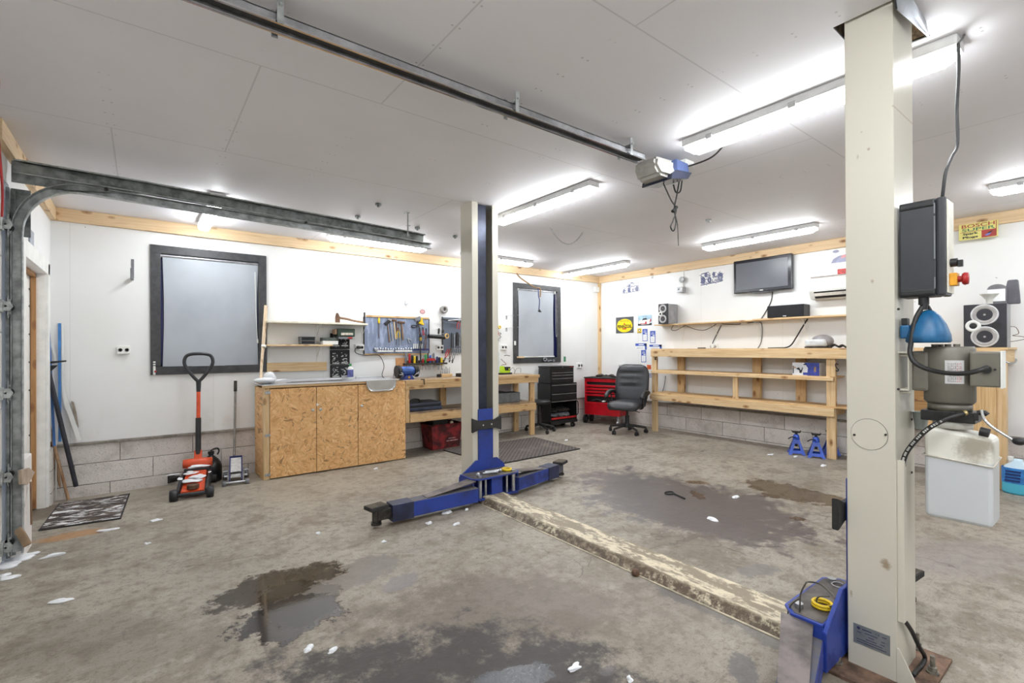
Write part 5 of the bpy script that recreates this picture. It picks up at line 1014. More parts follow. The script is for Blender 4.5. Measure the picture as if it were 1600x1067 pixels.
# cable channel and hydraulic hose on the outer face
za, zb = Zp(720, RX0+.02, RY0-.01), Zp(972, RX0+.02, RY0-.01)
m = MB(); m.box(RX0+.015, RX0+.05, RY0-.022, RY0, zb, za, .002); m.out('cable_channel', CREAM, postR)
for y in (483, 608, 655, 738): 
    p = A(1424 if y > 650 else 1404.5, y, RY0-.001) if y > 650 else B(1404, y, RX0); m = MB(); m.cyl(p, p+(Vector((0, -.004, 0)) if y > 650 else Vector((-.003, 0, 0))), .005, n=8); m.out('plug', IRON, postR)
m = MB(); m.tube([(RX0+.035, RY0-.012, zb+.01), A(1424, 985, RY0-.02), A(1436, 1010, RY0-.03), A(1445, 1030, RY0-.035), (RX0+.09, RY0-.03, .02)], .0085, 8, k=5); m.out('floor_cable', CABLE, postR)
# carriages
def tri(n=1): pass
def carriage(xc, yo, s, label, near):
    """xc centre x, yo the post's open face, s=+1 towards +Y or -1"""
    t = T('lift_carriage', label, 'lift carriage', (xc, yo, 0)); Y = lambda d: yo+s*d
    def bx(m, x0, x1, a, b, z0, z1, bev=0): m.box(x0, x1, min(Y(a), Y(b)), max(Y(a), Y(b)), z0, z1, bev)
    m = MB(); bx(m, xc-.082, xc+.082, -.012, .014, .05, .785, .002); m.out('slider', BLUE, t)
    m = MB(); w = .165; m.prism([(xc-w, .575), (xc-w*.55, .60), (xc+w*.55, .60), (xc+w, .575), (xc+w, .71), (xc+w*.55, .68), (xc-w*.55, .68), (xc-w, .71)], 'XZ', Y(.014), Y(.04), .003); g = m.out('rubber_guard', DARK, t)
    for dx in (-.05, .045): m = MB(); m.cyl((xc+dx, Y(.04), .64), (xc+dx, Y(.046), .64), .009, n=10); m.out('guard_bolt', STEELB, g)
    m = MB(); m.prism([(xc-.30, .19), (xc-.12, .315), (xc+.12, .315), (xc+.20, .25), (xc+.22, .19), (xc+.22, .03), (xc-.30, .03)], 'XZ', Y(.014), Y(.03), .002); m.out('back_plate', BLUE, t)
    m = MB(); e = .20 if near else .29
    m.prism([(xc-.30, Y(.03)), (xc+.22, Y(.03)), (xc+.22, Y(e-.06)), (xc+.17, Y(e)), (xc-.24, Y(e)), (xc-.30, Y(e-.05))], 'XY', .205, .217, .002); m.out('top_plate', BLUE, t)
    m = MB(); m.prism([(xc-.285, Y(.035)), (xc+.205, Y(.035)), (xc+.205, Y(e-.07)), (xc+.16, Y(e-.012)), (xc-.235, Y(e-.012)), (xc-.285, Y(e-.06))], 'XY', .217, .2185); m.out('worn_tread', M('worn_tread_grey', (92, 86, 82), .5, .3, var=.3), t)
    m = MB(); m.prism([(xc-.30, Y(.03)), (xc+.22, Y(.03)), (xc+.22, Y(e-.06)), (xc+.17, Y(e)), (xc-.24, Y(e)), (xc-.30, Y(e-.05))], 'XY', .028, .042, .002); m.out('bottom_plate', BLUE, t)
    m = MB(); bx(m, xc-.10, xc+.02, .03, e-.04, .042, .205, .003); m.out('center_block', BLUE, t)
    m = MB(); bx(m, xc-.30, xc-.285, .03, e-.04, .042, .205); bx(m, xc+.208, xc+.22, .03, e-.06, .042, .205); m.out('side_plate', BLUE, t)
    for dx in (-.22, -.16, .075, .15):
        m = MB(); m.cyl((xc+dx, Y(e-.05), .035), (xc+dx, Y(e-.05), .235 if dx in (-.22, .15) else .2), .018 if dx in (-.22, .15) else .011, n=16); m.out('hinge_pin', STEEL, t)
    return t, e, Y
cL, eL, YL_ = carriage(2.58, LY0, -1, 'blue carriage and arm bracket low on the far lift post', False)
cR, eR, YR_ = carriage(2.50, RY1, 1, 'blue carriage and arm bracket low on the near lift post', True)
def arm(par, p0, p1, reach, label, plate=True, z=.10):
    p0, p1 = Vector((*p0, z)), Vector((*p1, z)); d = (p1-p0).normalized(); s = Vector((-d.y, d.x, 0)); ang = math.atan2(d.y, d.x); 
    m = MB(); m.beam(p0, p1, .115, .115, .004); t = m.out('lift_arm', BLUE, par)
    m = MB(); m.beam(p0+Vector((0, 0, .0585)), p1+Vector((0, 0, .0585)), .11, .003); m.out('worn_top', BLUEG, t)
    m = MB(); m.beam(p1-d*.17, p1+d*.005, .13, .128, .003); m.out('end_collar', M('dark_blue_grime', (40, 46, 74), .5, var=.3), t)
    tip = p1+d*reach; m = MB(); m.beam(p1-d*.02, tip, .075, .08, .004); m.out('inner_tube', IRON if reach < .12 else BLUEG, t)
    m = MB(); m.cyl(tip-Vector((0, 0, .06)), tip+Vector((0, 0, .045)), .032, n=20); m.cyl(tip-Vector((0, 0, .075)), tip-Vector((0, 0, .055)), .042, n=8); pd = m.out('pad_screw', IRON, t)
    m = MB(); m.obox(tip+Vector((0, 0, .058)), (.15, .11, .028), rotz(ang+.2).to_3x3(), .004); m.out('lifting_pad', DARK, t)
    m = MB(); R = rotz(ang+.2).to_3x3()
    for i in range(-3, 4):
        for j in range(-2, 3): m.obox(tip+Vector((0, 0, .073))+R @ Vector((i*.02, j*.02, 0)), (.016, .016, .004), R)
    m.out('pad_tread', M('worn_pad_rubber', (92, 84, 74), .8, var=.2), t)
    if plate:
        a = p0+Vector((0, 0, .11)); q = p0.lerp(p1, .62)+Vector((0, 0, .064)); m = MB(); m._add([a+s*.10*plate, a-s*.02*plate, q-s*.045*plate, q+s*.05*plate]+[v-Vector((0, 0, .006)) for v in (a+s*.10*plate, a-s*.02*plate, q-s*.045*plate, q+s*.05*plate)], [(0, 1, 2, 3), (7, 6, 5, 4), (0, 4, 5, 1), (1, 5, 6, 2), (2, 6, 7, 3), (3, 7, 4, 0)]); bmesh.ops.recalc_face_normals(m.bm, faces=m.bm.faces)
        m.out('restraint_plate', M('bare_plate', (118, 110, 108), .4, .6, var=.25), t)
    return t
arm(cL, (2.29, 3.53), (1.52, 3.545), .11, 'blue lift arm swung left from the far post across the open floor', -1, z=.098)
arm(cL, (2.76, 3.58), (3.38, 3.72), .12, 'blue lift arm swung right from the far post towards the rubber mat', 1, z=.098)
arm(cR, (2.22, .865), (1.55, .68), .2, 'blue lift arm in the foreground, swung left from the near post out of the picture', -1, z=.098)
arm(cR, (2.70, .90), (3.05, .80), .13, 'blue lift arm whose rubber pad shows right of the near post', 0, z=.11)
# things on the brackets
m = MB(); p = A(783, 738, 3.58); z = .219
yr = T('yellow_ring', 'small yellow tape ring lying on the far lift bracket', 'ring', (2.70, 3.62, z)); m.lathe([(.03, 0), (.05, 0), (.05, .02), (.03, .02), (.03, 0)], (2.70, 3.62, z), n=24); m.out('ring', YEL, yr)
for i, (x0, y0, x1, y1, r, lb) in enumerate(((2.48, 3.66, 2.62, 3.61, .009, 'shiny wrench lying on the far lift bracket, nearest the yellow ring'), (2.44, 3.63, 2.56, 3.58, .008, 'shiny bolt rod lying on the left part of the far lift bracket'), (2.36, 3.62, 2.375, 3.61, .011, 'round nut lying at the left end of the far lift bracket'))):
    m = MB(); m.cyl((x0, y0, z+.01), (x1, y1, z+.016), r, n=10); m.ico((x1, y1, z+.016), r*1.7, 2); m.out(('wrench', 'bolt', 'nut')[i], STEEL, label=lb, cat=('wrench', 'bolt', 'nut')[i])
z = .219; c_ = C(1285, 948, z); 
for k, dz in enumerate((0, .011)):
    m = MB(); m.tube([(c_.x+.036*math.cos(q), c_.y+.036*math.sin(q), z+.006+dz) for q in [PI*2*i/20 for i in range(20)]], .007, 8, closed=True); m.out('yellow_ring', YEL, label=('lower', 'upper')[k]+' of the two yellow rings stacked on the near lift bracket', cat='ring')
m = MB(); c1 = C(1291, 938, z); pts = [C(1240, 940, z)+Vector((0, 0, .0)), B(1233, 958, 2.22)]
loop = [B(x, y, 2.24) for x, y in ((1249, 935), (1236, 945), (1231, 960), (1237, 969), (1248, 960), (1250, 944), (1251, 928), (1258, 913), (1263, 909))]+[B(x, y, 2.34) for x, y in ((1280, 912), (1296, 924), (1306, 938), (1302, 946), (1285, 947), (1276, 940), (1280, 932), (1296, 932))]
m.tube(loop, .0035, 6, k=5); m.out('wire_sling', M('steel_wire', (110, 106, 100), .4, .6), label='looped steel wire hanging over the near lift bracket', cat='wire')
m = MB(); q = C(1312, 918, z); m.tube([(q.x+.04*math.cos(a), q.y+.03*math.sin(a), z+.004+.012*math.sin(a*.5)) for a in [PI*2*i/16 for i in range(15)]], .0035, 6); m.out('wire_ring', STEEL, label='bright wire ring in the corner of the near lift bracket', cat='wire')
# floor cover between the posts
t = NT('scuffed_cream_steel'); v = t.coord(scale=(3, .8, 3)); n1 = t.noise(v, 5, 9, .72, .6); n2 = t.noise(t.coord(), 26, 6, .7); sp = t.n('ShaderNodeSeparateXYZ'); t.l(t.coord(), sp.inputs[0])
g_ = t.n('ShaderNodeNewGeometry'); 
c = t.mix(t.ramp(t.math('ADD', n1, t.math('MULTIPLY', n2, .35)), .60, .72, 0, .85), (216, 204, 178), (120, 106, 88))
edge = t.ramp(sp.outputs[0], -.095, -.12); c = t.mix(t.math('MULTIPLY', edge, t.ramp(n2, .62, .45)), c, (92, 78, 64))
rr_ = t.ramp(t.noise(t.coord(), 4.5, 5), .70, .76); c = t.mix(rr_, c, (128, 84, 54)); t.set(col=c, rough=.5, metal=0); t.bump(n2, .002, .4)
fc = T('floor_cover', 'long scuffed cream floor cover plate joining the two lift posts', 'floor plate', (2.5, 2.25, 0))
m = MB(); m.prism([(2.345, .002), (2.395, .05), (2.61, .05), (2.665, .002)], 'XZ', 1.0, 3.56, .002); m.out('cover', t.m, fc)
m = MB(); m.box(2.335, 2.35, 1.0, 3.5, 0, .004); m.out('foot_flange', M('flange_cream', (196, 186, 164), .6, var=.25), fc)
p = G(993, 899); m = MB(); m.lathe([(.012, 0), (.022, .004), (.024, .02), (.016, .034), (0, .036)], (p.x, p.y, p.z), n=16); m.out('rusty_nut', RUST, label='small rusty nut on the floor beside the long floor cover', cat='nut')
# silver duct at the top of the near post
m = MB(); vs = [A(1453, 58, .552), A(1402, 14, .585), A(1399, -12, .575), A(1416, -14, .550), A(1434, -8, .556), A(1447, 34, .556)]; m._add(vs+[v+Vector((.004, .006, .003)) for v in vs], [(0, 1, 2), (0, 2, 3), (0, 3, 4), (0, 4, 5), (6, 8, 7), (6, 9, 8), (6, 10, 9), (6, 11, 10), (0, 6, 7, 1), (0, 5, 11, 6)], True); m.out('metal_cone', M('silver_sheet', (176, 180, 188), .35, .6, var=.1), label='bent silver sheet metal cone at the top of the near lift post', cat='sheet metal')
# ---- control box
BXM = M('control_box_dark', (46, 48, 53), .42, var=.06)
z0, z1 = 1.548, 1.925; bx_ = T('control_box', 'dark grey electric control box high on the side of the near lift post', 'control box', (2.50, .53, z0)); X0, X1, Ya, Yb = 2.425, 2.52, .457, .600
m = MB(); m.box(X0, X1, Ya+.028, Yb, z0, z1, .006); m.out('box', BXM, bx_)
m = MB(); m.box(X0-.004, X1+.004, Ya, Ya+.028, z0, z1, .008); m.out('lid', BXM, bx_)
m = MB(); m.box(X0-.006, X0+.01, Ya+.03, Yb-.002, z1-.03, z1-.004, .01); m.out('roll_edge', BLACK, bx_)
m = MB(); m.box(X0-.006, X0+.01, Ya+.03, Yb-.002, z0+.004, z0+.03, .01); m.out('roll_edge', BLACK, bx_)
for za, zb in ((1.865, 1.905), (1.69, 1.855), (1.575, 1.62)): m = MB(); m.box(X0-.006, X0-.003, Ya+.03, Ya+.034, za, zb); m.out('hinge_strip', GREYP, bx_)
m = MB(); m.box(X0+.01, X1+.01, Ya-.004, Ya, z0+.01, z1-.01, .003); m.out('front_sticker', M('front_cream', (232, 228, 214), .5, var=.08), bx_)
zz = Zp(411, 2.49, .44); m = MB(); m.cyl((2.475, Ya-.004, zz), (2.475, Ya-.024, zz), .016); m.box(2.468, 2.482, Ya-.04, Ya-.024, zz-.018, zz+.008, .002); m.out('rotary_switch', BLACK, bx_)
zz = Zp(437, 2.49, .43); m = MB(); m.box(2.452, 2.498, Ya-.026, Ya-.004, zz-.024, zz+.024, .003); es = m.out('yellow_housing', M('amber', (226, 158, 30), .4), bx_)
m = MB(); m.cyl((2.475, Ya-.026, zz), (2.475, Ya-.04, zz), .012); m.lathe([(0, 0), (.02, 0), (.024, .006), (.022, .016), (0, .018)], (2.475, Ya-.038, zz), (0, -1, 0)); m.out('stop_button', RED, es)
m = MB(); m.cyl((2.455, .53, z0), (2.455, .53, z0-.03), .017); m.cyl((2.455, .53, z0-.03), (2.455, .53, z0-.05), .012); m.out('cable_gland', BLACK, bx_)
m = MB(); m.tube([A(1497, 68, .47), A(1498, 110, .465), A(1495, 170, .46), A(1496, 225, .46), A(1487, 245, .465), A(1478, 268, .47), A(1474, 295, .48), A(1472, 313, .49)], .006, 8, k=5); m.tube([A(1497, 68, .47), A(1504, 60, .475), A(1508, 52, .48)], .004, 6); m.out('supply_cable', GCABLE, label='grey cable hanging from the ceiling into the dark control box', cat='cable')
m = MB(); m.tube([(2.455, .53, z0-.03), B(1430, 500, 2.43), B(1423.5, 535, 2.41), B(1422, 553, 2.40), B(1430, 567, 2.39), B(1450, 577, 2.38), B(1480, 583, 2.36), B(1510, 583, 2.35), B(1533, 578, 2.35), B(1542, 574, 2.37)], .0085, 10, k=6); m.out('motor_cable', CABLE, label='thick black cable looping from the control box across the motor', cat='cable')
m = MB(); m.tube([(2.47, .53, z0-.03), (2.475, .52, 1.51), (2.48, .51, 1.48)], .006, 8, k=3); m.out('short_cable', CABLE, label='short black cable between the control box and the blue funnel', cat='cable')
# ---- power unit
MG = M('motor_grey_brown', (112, 108, 98), .42, .15, var=.06); mx, my, mr = 2.535, .470, .078
pu = T('power_unit', 'grey hydraulic power unit with motor and cloudy oil tank on the near lift post', 'motor', (mx, my, .67))
zb, zt = 1.13, 1.352
m = MB(); m.lathe([(0, zb), (mr*.9, zb), (mr, zb+.01), (mr, zt-.01), (mr-.005, zt), (0, zt)], (mx, my, 0), n=48); m.out('motor_body', MG, pu)
m = MB(); m.lathe([(0, zb-.028), (mr*.86, zb-.028), (mr*.86, zb), (0, zb)], (mx, my, 0), n=40); m.out('motor_flange', MG, pu)
m = MB(); m.box(mx-.06, mx+.05, my+.05, my+.108, 1.175, 1.335, .012); m.out('side_foot', MG, pu)
for z in (1.18, 1.33): m = MB(); m.box(mx-.10, mx+.03, my+.105, .607, z-.003, z+.003); m.cyl((mx-.08, my+.10, z-.012), (mx-.08, .607, z-.012), .005, n=8); m.out('bracket_arm', CREAM, pu)
m = MB(); m.box(mx-.10, mx+.03, my+.103, my+.107, 1.18, 1.33); m.out('bracket_plate', CREAM, pu)
m = MB(); m.box(2.455, 2.525, .316, .398, 1.203, 1.333, .006); tb_ = m.out('terminal_box', MG, pu); m = MB(); m.box(2.452, 2.528, .311, .316, 1.2, 1.336, .001); m.out('terminal_lid', WHITEP, tb_)
m = MB(); m.cyl((2.455, .352, 1.268), (2.445, .352, 1.268), .014); m.cyl((2.455, .33, 1.268), (2.453, .33, 1.268), .004); m.out('cable_inlet', BLACK, tb_)
for dx, dy in ((-.045, .035), (-.02, -.0), (-.04, -.03), (.02, .03)): m = MB(); m.cyl((mx+dx, my+dy, zt), (mx+dx, my+dy, zt+.010), .011, n=6); m.out('lid_bolt', MG, pu)
lb = B(1484, 580, mx-mr*.98); ang0 = math.atan2(lb.y-my, lb.x-mx); m = MB(); zl, zh = Zp(600, lb.x, lb.y), Zp(563.5, lb.x, lb.y); n_ = 10; a0, a1 = PI+.06-.36, PI+.06+.36; a0 += .32; a1 += .32
vs = [(mx+(mr+.0012)*math.cos(a0+(a1-a0)*i/n_), my+(mr+.0012)*math.sin(a0+(a1-a0)*i/n_), z) for i in range(n_+1) for z in (zl, zh)]
m._add(vs, [(2*i, 2*i+2, 2*i+3, 2*i+1) for i in range(n_)], True); rpl = m.out('rating_plate', M('plate_silver', (206, 204, 204), .35, .2), pu)
for nm, colr, sel in (('red_print', (176, 70, 60), (2, 3, 4)), ('black_print', (60, 60, 64), (5, 6, 7, 8, 9))):
    m = MB(); random.seed(8)
    for i in sel:
        for k in range(9):
            z = zl+(zh-zl)*(.08+.84*k/9); h = (zh-zl)*.06*random.uniform(.5, 1.3); a = a1-(a1-a0)*(i+.25)/11; da = .022; r = mr+.002
            m._add([(mx+r*math.cos(a), my+r*math.sin(a), z), (mx+r*math.cos(a+da), my+r*math.sin(a+da), z), (mx+r*math.cos(a+da), my+r*math.sin(a+da), z+h), (mx+r*math.cos(a), my+r*math.sin(a), z+h)], [(0, 1, 2, 3)])
    m.out(nm, M('ink_'+nm, colr, .5, var=0), rpl)
m = MB(); m.box(2.465, 2.59, .385, .545, 1.062, 1.102, .003); m.out('pump_block', BLACKM, pu)
m = MB(); m.lathe([(0, 0), (.06, 0), (.06, .03), (0, .03)], (2.53, .46, 1.035), n=28); m.out('tank_neck', M('cloudy_neck', (214, 212, 204), .4), pu)
t = NT('cloudy_oil_tank'); v = t.coord(); sp = t.n('ShaderNodeSeparateXYZ'); t.l(v, sp.inputs[0]); c = t.mix(t.ramp(sp.outputs[2], .255, .243), (228, 226, 216), (200, 203, 206))
e = t.n('ShaderNodeVectorMath', operation='DISTANCE'); t.l(v, e.inputs[0]); e.inputs[1].default_value = (-.07, -.085, .31); st = t.math('ADD', e.outputs['Value'], t.math('MULTIPLY', t.math('SUBTRACT', t.noise(v, 18, 6, .7), .5), .12))
c = t.mix(t.ramp(st, .075, .02, 0, .65), c, (112, 98, 66)); t.set(col=c, rough=.32, spec=.5, sss=.12); t.b.inputs['Subsurface Radius'].default_value = (.02, .02, .02); TANK = t.m
m = MB(); m.obox((2.54, .437, .860), (.15, .196, .355), None, .022, 4)
for vv in m.bm.verts:
    if vv.co.z > 1.0: vv.co.z -= max(0, (.437-vv.co.y))*.28
m.out('oil_tank', TANK, pu)
m = MB(); z = .925; m.tube([(2.463, .535, z), (2.461, .345, z-.014), (2.47, .337, z-.014), (2.62, .337, z), (2.62, .54, z), (2.47, .54, z)], .003, 6, closed=True); m.out('tie_string', M('string', (206, 200, 188), .7), pu)
m = MB(); m.cyl((2.50, .378, 1.035), (2.50, .352, 1.03), .016, n=16); m.out('filler_cap', BLACK, pu)
m = MB(); m.box(2.46, 2.52, .375, .39, 1.075, 1.105, .003); m.tube([(2.47, .38, 1.105), (2.47, .36, 1.108), (2.47, .352, 1.10)], .009, 8); m.out('lever_fork', BLACK, pu)
lv = [B(x, y, 2.44) for x, y in ((1533, 640), (1536, 652), (1543, 661), (1556, 671), (1582, 687))]; m = MB(); m.tube(lv, .005, 8, k=4); m.out('release_lever', STEELB, pu)
p = B(1592, 689.5, 2.44); m = MB(); m.ico(p, .0165, 3, (1, 1.1, .85)); m.out('lever_knob', BLACK, pu)
hp = [B(1506, 646, 2.45), B(1496, 649, 2.43), B(1475, 656, 2.41), B(1450, 670, 2.40), B(1430, 689, 2.405), B(1417, 706, 2.42), B(1411.5, 720, 2.43), B(1411, 728, 2.432)]
m = MB(); m.tube(hp, .009, 10, k=6); hs_ = m.out('hydraulic_hose', CABLE, pu); m = MB(); m.tube(hp[:2]+[B(1489, 651.5, 2.42)], .0065, 8); m.cyl(B(1510, 644.5, 2.455), hp[0], .011, n=6); m.out('hose_fitting', M('brass_fit', (176, 160, 110), .35, .7), hs_)
m = MB(); cs = spline(hp[2:7], 8)
for i in range(2, len(cs)-2, 1):
    if i % 4 != 3:
        a = cs[i]; d = (cs[i+1]-a).normalized(); u = Vector((-1, .0, 0)); u = (u-d*u.dot(d)).normalized(); m.poly(a+u*.0094-Vector((0, 0, 0)), d, u.cross(d), [(-.003, -.0035), (.003, -.0035), (.003, .0035), (-.003, .0035)], 0); 
m.out('hose_print', M('hose_ink', (190, 190, 186), .6, var=0), hs_)
# blue funnel
fn = T('blue_funnel', 'blue plastic funnel turned upside down between the control box and the motor', 'funnel', (2.47, .52, 1.37)); fx, fy = 2.475, .521
t = NT('teal_funnel'); v = t.coord(); t.set(col=t.mix(t.ramp(t.noise(v, 14, 5), .35, .7), (26, 96, 142), (18, 72, 112)), rough=.4); FN = t.m
m = MB(); m.lathe([(.072, 0), (.078, .006), (.076, .03), (.062, .07), (.042, .105), (.02, .126), (0, .131)], (fx, fy, 1.368), n=32, sy=.9); m.lathe([(.068, .002), (.06, .06), (.03, .105), (0, .12)], (fx, fy, 1.368), n=24, sy=.9); m.out('cone', FN, fn)
m = MB(); m.box(fx-.04, fx+.02, fy+.05, fy+.082, 1.385, 1.44, .008); m.out('collar', FN, fn); m = MB(); m.box(fx-.03, fx+.01, fy+.06, fy+.079, 1.44, 1.468, .003); m.out('black_insert', BLACK, fn)
# ============================================================ corner furniture
def pxX(px, Y): return A(px, 600, Y).x
ch = T('tool_chest', 'black two-part tool chest on castors by the small window', 'tool chest', (5.69, 6.18, 0))
CHM = M('chest_black', (30, 30, 32), .35, var=.1)
m = MB(); x0, x1, y0, y1 = 5.39, 6.0, 6.0, 6.33
zb, zt = .13, .765
m.box(x0, x0+.012, y0, y1, zb, zt, .002); m.box(x1-.012, x1, y0, y1, zb, zt, .002); m.box(x0, x1, y1-.01, y1, zb, zt); m.box(x0, x1, y0, y1, zb, zb+.02, .002); m.box(x0, x1, y0, y1, .47, .485); m.box(x0, x1, y0+.01, y1, zt-.015, zt); lo = m.out('lower_cabinet', CHM, ch)
m = MB(); m.box(x0-.006, x1+.006, y0-.012, y1, zb-.045, zb, .004); m.out('base_frame', CHM, ch)
for a, b in ((.49, .595), (.605, .745)):
    m = MB(); m.box(x0+.016, x1-.016, y0-.012, y0+.02, a, b, .003); d = m.out('drawer', CHM, ch); m = MB(); m.box(x0+.02, x1-.02, y0-.022, y0-.011, b-.012, b-.002, .002); m.out('drawer_pull', STEEL, d)
m = MB(); m.box(x0+.02, x1-.02, y0-.014, y0-.002, .458, .468); m.out('shelf_edge', STEEL, ch)
m = MB(); m.box(x0+.02, x1-.02, y0-.005, y0+.02, .165, .195, .003); m.out('red_drawer_edge', RED, ch)
for x, y in ((x0+.06, y0+.04), (x1-.06, y0+.04), (x0+.06, y1-.05), (x1-.06, y1-.05)):
    m = MB(); m.cyl((x-.016, y, .042), (x+.016, y, .042), .042, n=24); w = m.out('castor', DARK, ch); m = MB(); m.cyl((x-.018, y, .042), (x+.018, y, .042), .022, n=16); m.out('wheel_hub', STEEL, w)
m = MB(); m.tube([(x1+.0, y0+.02, .44), (x1+.045, y0+.02, .42), (x1+.05, y0+.02, .3), (x1+.045, y0+.02, .22), (x1, y0+.02, .2)], .010, 8, k=5); m.out('push_handle', BLACK, ch)
X0, X1, Y0, Y1, Z0, Z1 = 5.40, 5.945, 6.02, 6.32, .768, 1.055
m = MB(); m.box(X0, X1, Y0, Y1, Z0, Z1-.03, .004); m.out('upper_cabinet', CHM, ch); m = MB(); m.box(X0-.004, X1+.004, Y0-.006, Y1+.004, Z1-.028, Z1, .006); ld = m.out('lid', CHM, ch)
m = MB(); m.box(X1-.1, X1-.02, Y0-.0075, Y0-.006, Z1-.022, Z1-.014); m.out('red_badge', RED, ld)
for i, (a, b) in enumerate(((.775, .85), (.856, .905), (.911, .95), (.956, .985), (.99, 1.018))):
    m = MB(); m.box(X0+.02, X1-.02, Y0-.012, Y0+.01, a, b, .003); d = m.out('drawer', CHM, ch); m = MB(); m.box(X0+.03, X1-.03, Y0-.02, Y0-.011, b-.009, b-.002, .002); m.out('drawer_pull', STEEL if i < 3 else IRON, d)
m = MB(); m.cyl((X0+.27, Y0-.012, Z1-.02), (X0+.27, Y0-.02, Z1-.02), .008); m.out('lock', STEEL, ch)
for z, s, lb in ((.21, 1.0, 'grey heap of tools in the open bottom of the black tool chest'), (.29, .8, 'upper bundle of grey straps in the open bottom of the black tool chest')):
    m = MB(); random.seed(int(z*100))
    for k in range(9): m.obox((x0+.13+.042*k, y0+.09+.02*(k % 3), z+.02*(k % 2)+.01), (.09, .12, .03), Euler((.2*random.random(), .4*(random.random()-.5), random.random())).to_matrix(), .006)
    m.out('tool_heap', GREYP if s == 1 else IRON, label=lb, cat='tools', kind='stuff')
# stool
sx, sy = 5.13, 5.98
st = T('rolling_stool', 'black round rolling stool between the workbench and the tool chest', 'stool', (sx, sy, 0))
m = MB(); m.lathe([(0, 0), (.15, 0), (.175, .012), (.18, .04), (.165, .062), (0, .068)], (sx, sy, .455), n=36); m.out('seat', BLACK, st)
m = MB(); m.cyl((sx, sy, .14), (sx, sy, .46), .024); m.cyl((sx, sy, .14), (sx, sy, .3), .034); m.out('gas_post', BLACK, st)
for k in range(5):
    a = 2*PI*k/5-.5; e = Vector((sx+.24*math.cos(a), sy+.24*math.sin(a), .075)); m = MB(); m.tube([(sx, sy, .13), (sx+.1*math.cos(a), sy+.1*math.sin(a), .115), e], .017, 8); l_ = m.out('base_leg', BLACK, st)
    m = MB(); m.cyl(e+Vector((-.012, 0, -.045)), e+Vector((.012, 0, -.045)), .03, n=18); m.cyl(e-Vector((0, 0, .03)), e, .01, n=8); m.out('castor', STEEL if k % 2 else DARK, l_)
# red cart
c0 = Vector((6.385, 6.185)); an = -math.radians(73.5); fd = Vector((math.cos(an), math.sin(an))); bd = Vector((-fd.y, fd.x))   # front edge direction, depth direction
ctr = c0+fd*.36+bd*.15
rc = T('tool_cart', 'red tool cart with open drawers in the room corner behind the office chair', 'tool cart', (ctr.x, ctr.y, 0), an)     # local x along front, local y to the back
W, D = .68, .33; x0, x1, y0, y1 = -.36, .32, -.15, .18; zt = .815; zb = .165
REDD = M('red_paint_shelf', (164, 16, 28), .35)
m = MB(); m.box(x0, x0+.035, y0, y1, zb, zt, .004); m.box(x1-.035, x1, y0, y1, zb, zt, .004); m.box(x0, x1, y1-.01, y1, zb, zt); m.box(x0, x1, y0, y1, zt-.06, zt, .004); m.box(x0, x1, y0, y1, zb, zb+.02, .003); m.out('body', REDP, rc)
m = MB(); m.box(x0-.012, x1+.012, y0-.012, y1+.01, zt, zt+.022, .005); m.out('black_top', DARK, rc)
m = MB(); m.box(x0+.0, x1, y0-.006, y0+.012, zb, .395, .004); m.out('lower_panel', REDP, rc); m = MB(); m.box(x0+.01, x1-.01, y0-.010, y0+.0, .365, .385, .003); m.out('panel_edge', REDP, rc)
m = MB(); m.box(x0+.035, x1-.035, y0+.03, y1-.01, zb+.02, zt-.06); m.out('dark_interior', BLACK, rc)
for i, z in enumerate((.665, .61, .555, .50)):
    m = MB(); m.box(x0+.037, x1-.037, y0-.012, y0+.03, z, z+.036, .006); m.box(x0+.037, x1-.037, y0+.0, y1-.02, z-.004, z+.001); m.out('drawer', REDP, rc)
for x, y in ((x0+.03, y0+.05), (x0+.03, y1-.05)):
    m = MB(); m.cyl((x-.055, y, .075), (x-.02, y, .075), .075, n=30); w = m.out('wheel', DARK, rc); m = MB(); m.cyl((x-.058, y, .075), (x-.02, y, .075), .042, n=20); m.out('wheel_hub', GREYP, w)
for y in (y0+.05, y1-.05):
    x = x1-.05; m = MB(); m.cyl((x-.014, y, .045), (x+.014, y, .045), .045, n=20); m.box(x-.02, x+.02, y-.02, y+.02, .08, zb, .004); m.out('castor', STEEL, rc)
def loc(rc, p): return rc.matrix_basis @ Vector(p)
m = MB(); P = [loc(rc, (x, y, .838+dz)) for x, y, dz in ((-.17, -.02, .02), (-.1, .03, .03), (0, -.01, .02), (.08, .03, .03), (.16, 0, .015), (.22, .02, .01))]
m.tube(P, lambda u: .018+.01*math.sin(u*12), 8, k=5); m.ico(P[0], .032, 2, (1, 1, .7), .3); m.ico(P[2]+Vector((0, 0, .01)), .03, 2, (1, 1, .6), .4); m.out('tool_bundle', IRON, label='dark bundle of air tools and hose on top of the red cart', cat='tools', kind='stuff')
m = MB(); P = [loc(rc, (x, -.145, z)) for x, z in ((-.2, .41), (-.1, .44), (0, .40))]; m.tube(P, .012, 8, k=5); m.out('cable_bundle', CABLE, label='dark cable in the open bay of the red cart', cat='cable'); m = MB(); m.ico(loc(rc, (.02, -.15, .415)), .035, 2, (1.4, 1, .5), .4); m.out('white_rag', WHITEP, label='white rag in the open bay of the red cart', cat='rag')
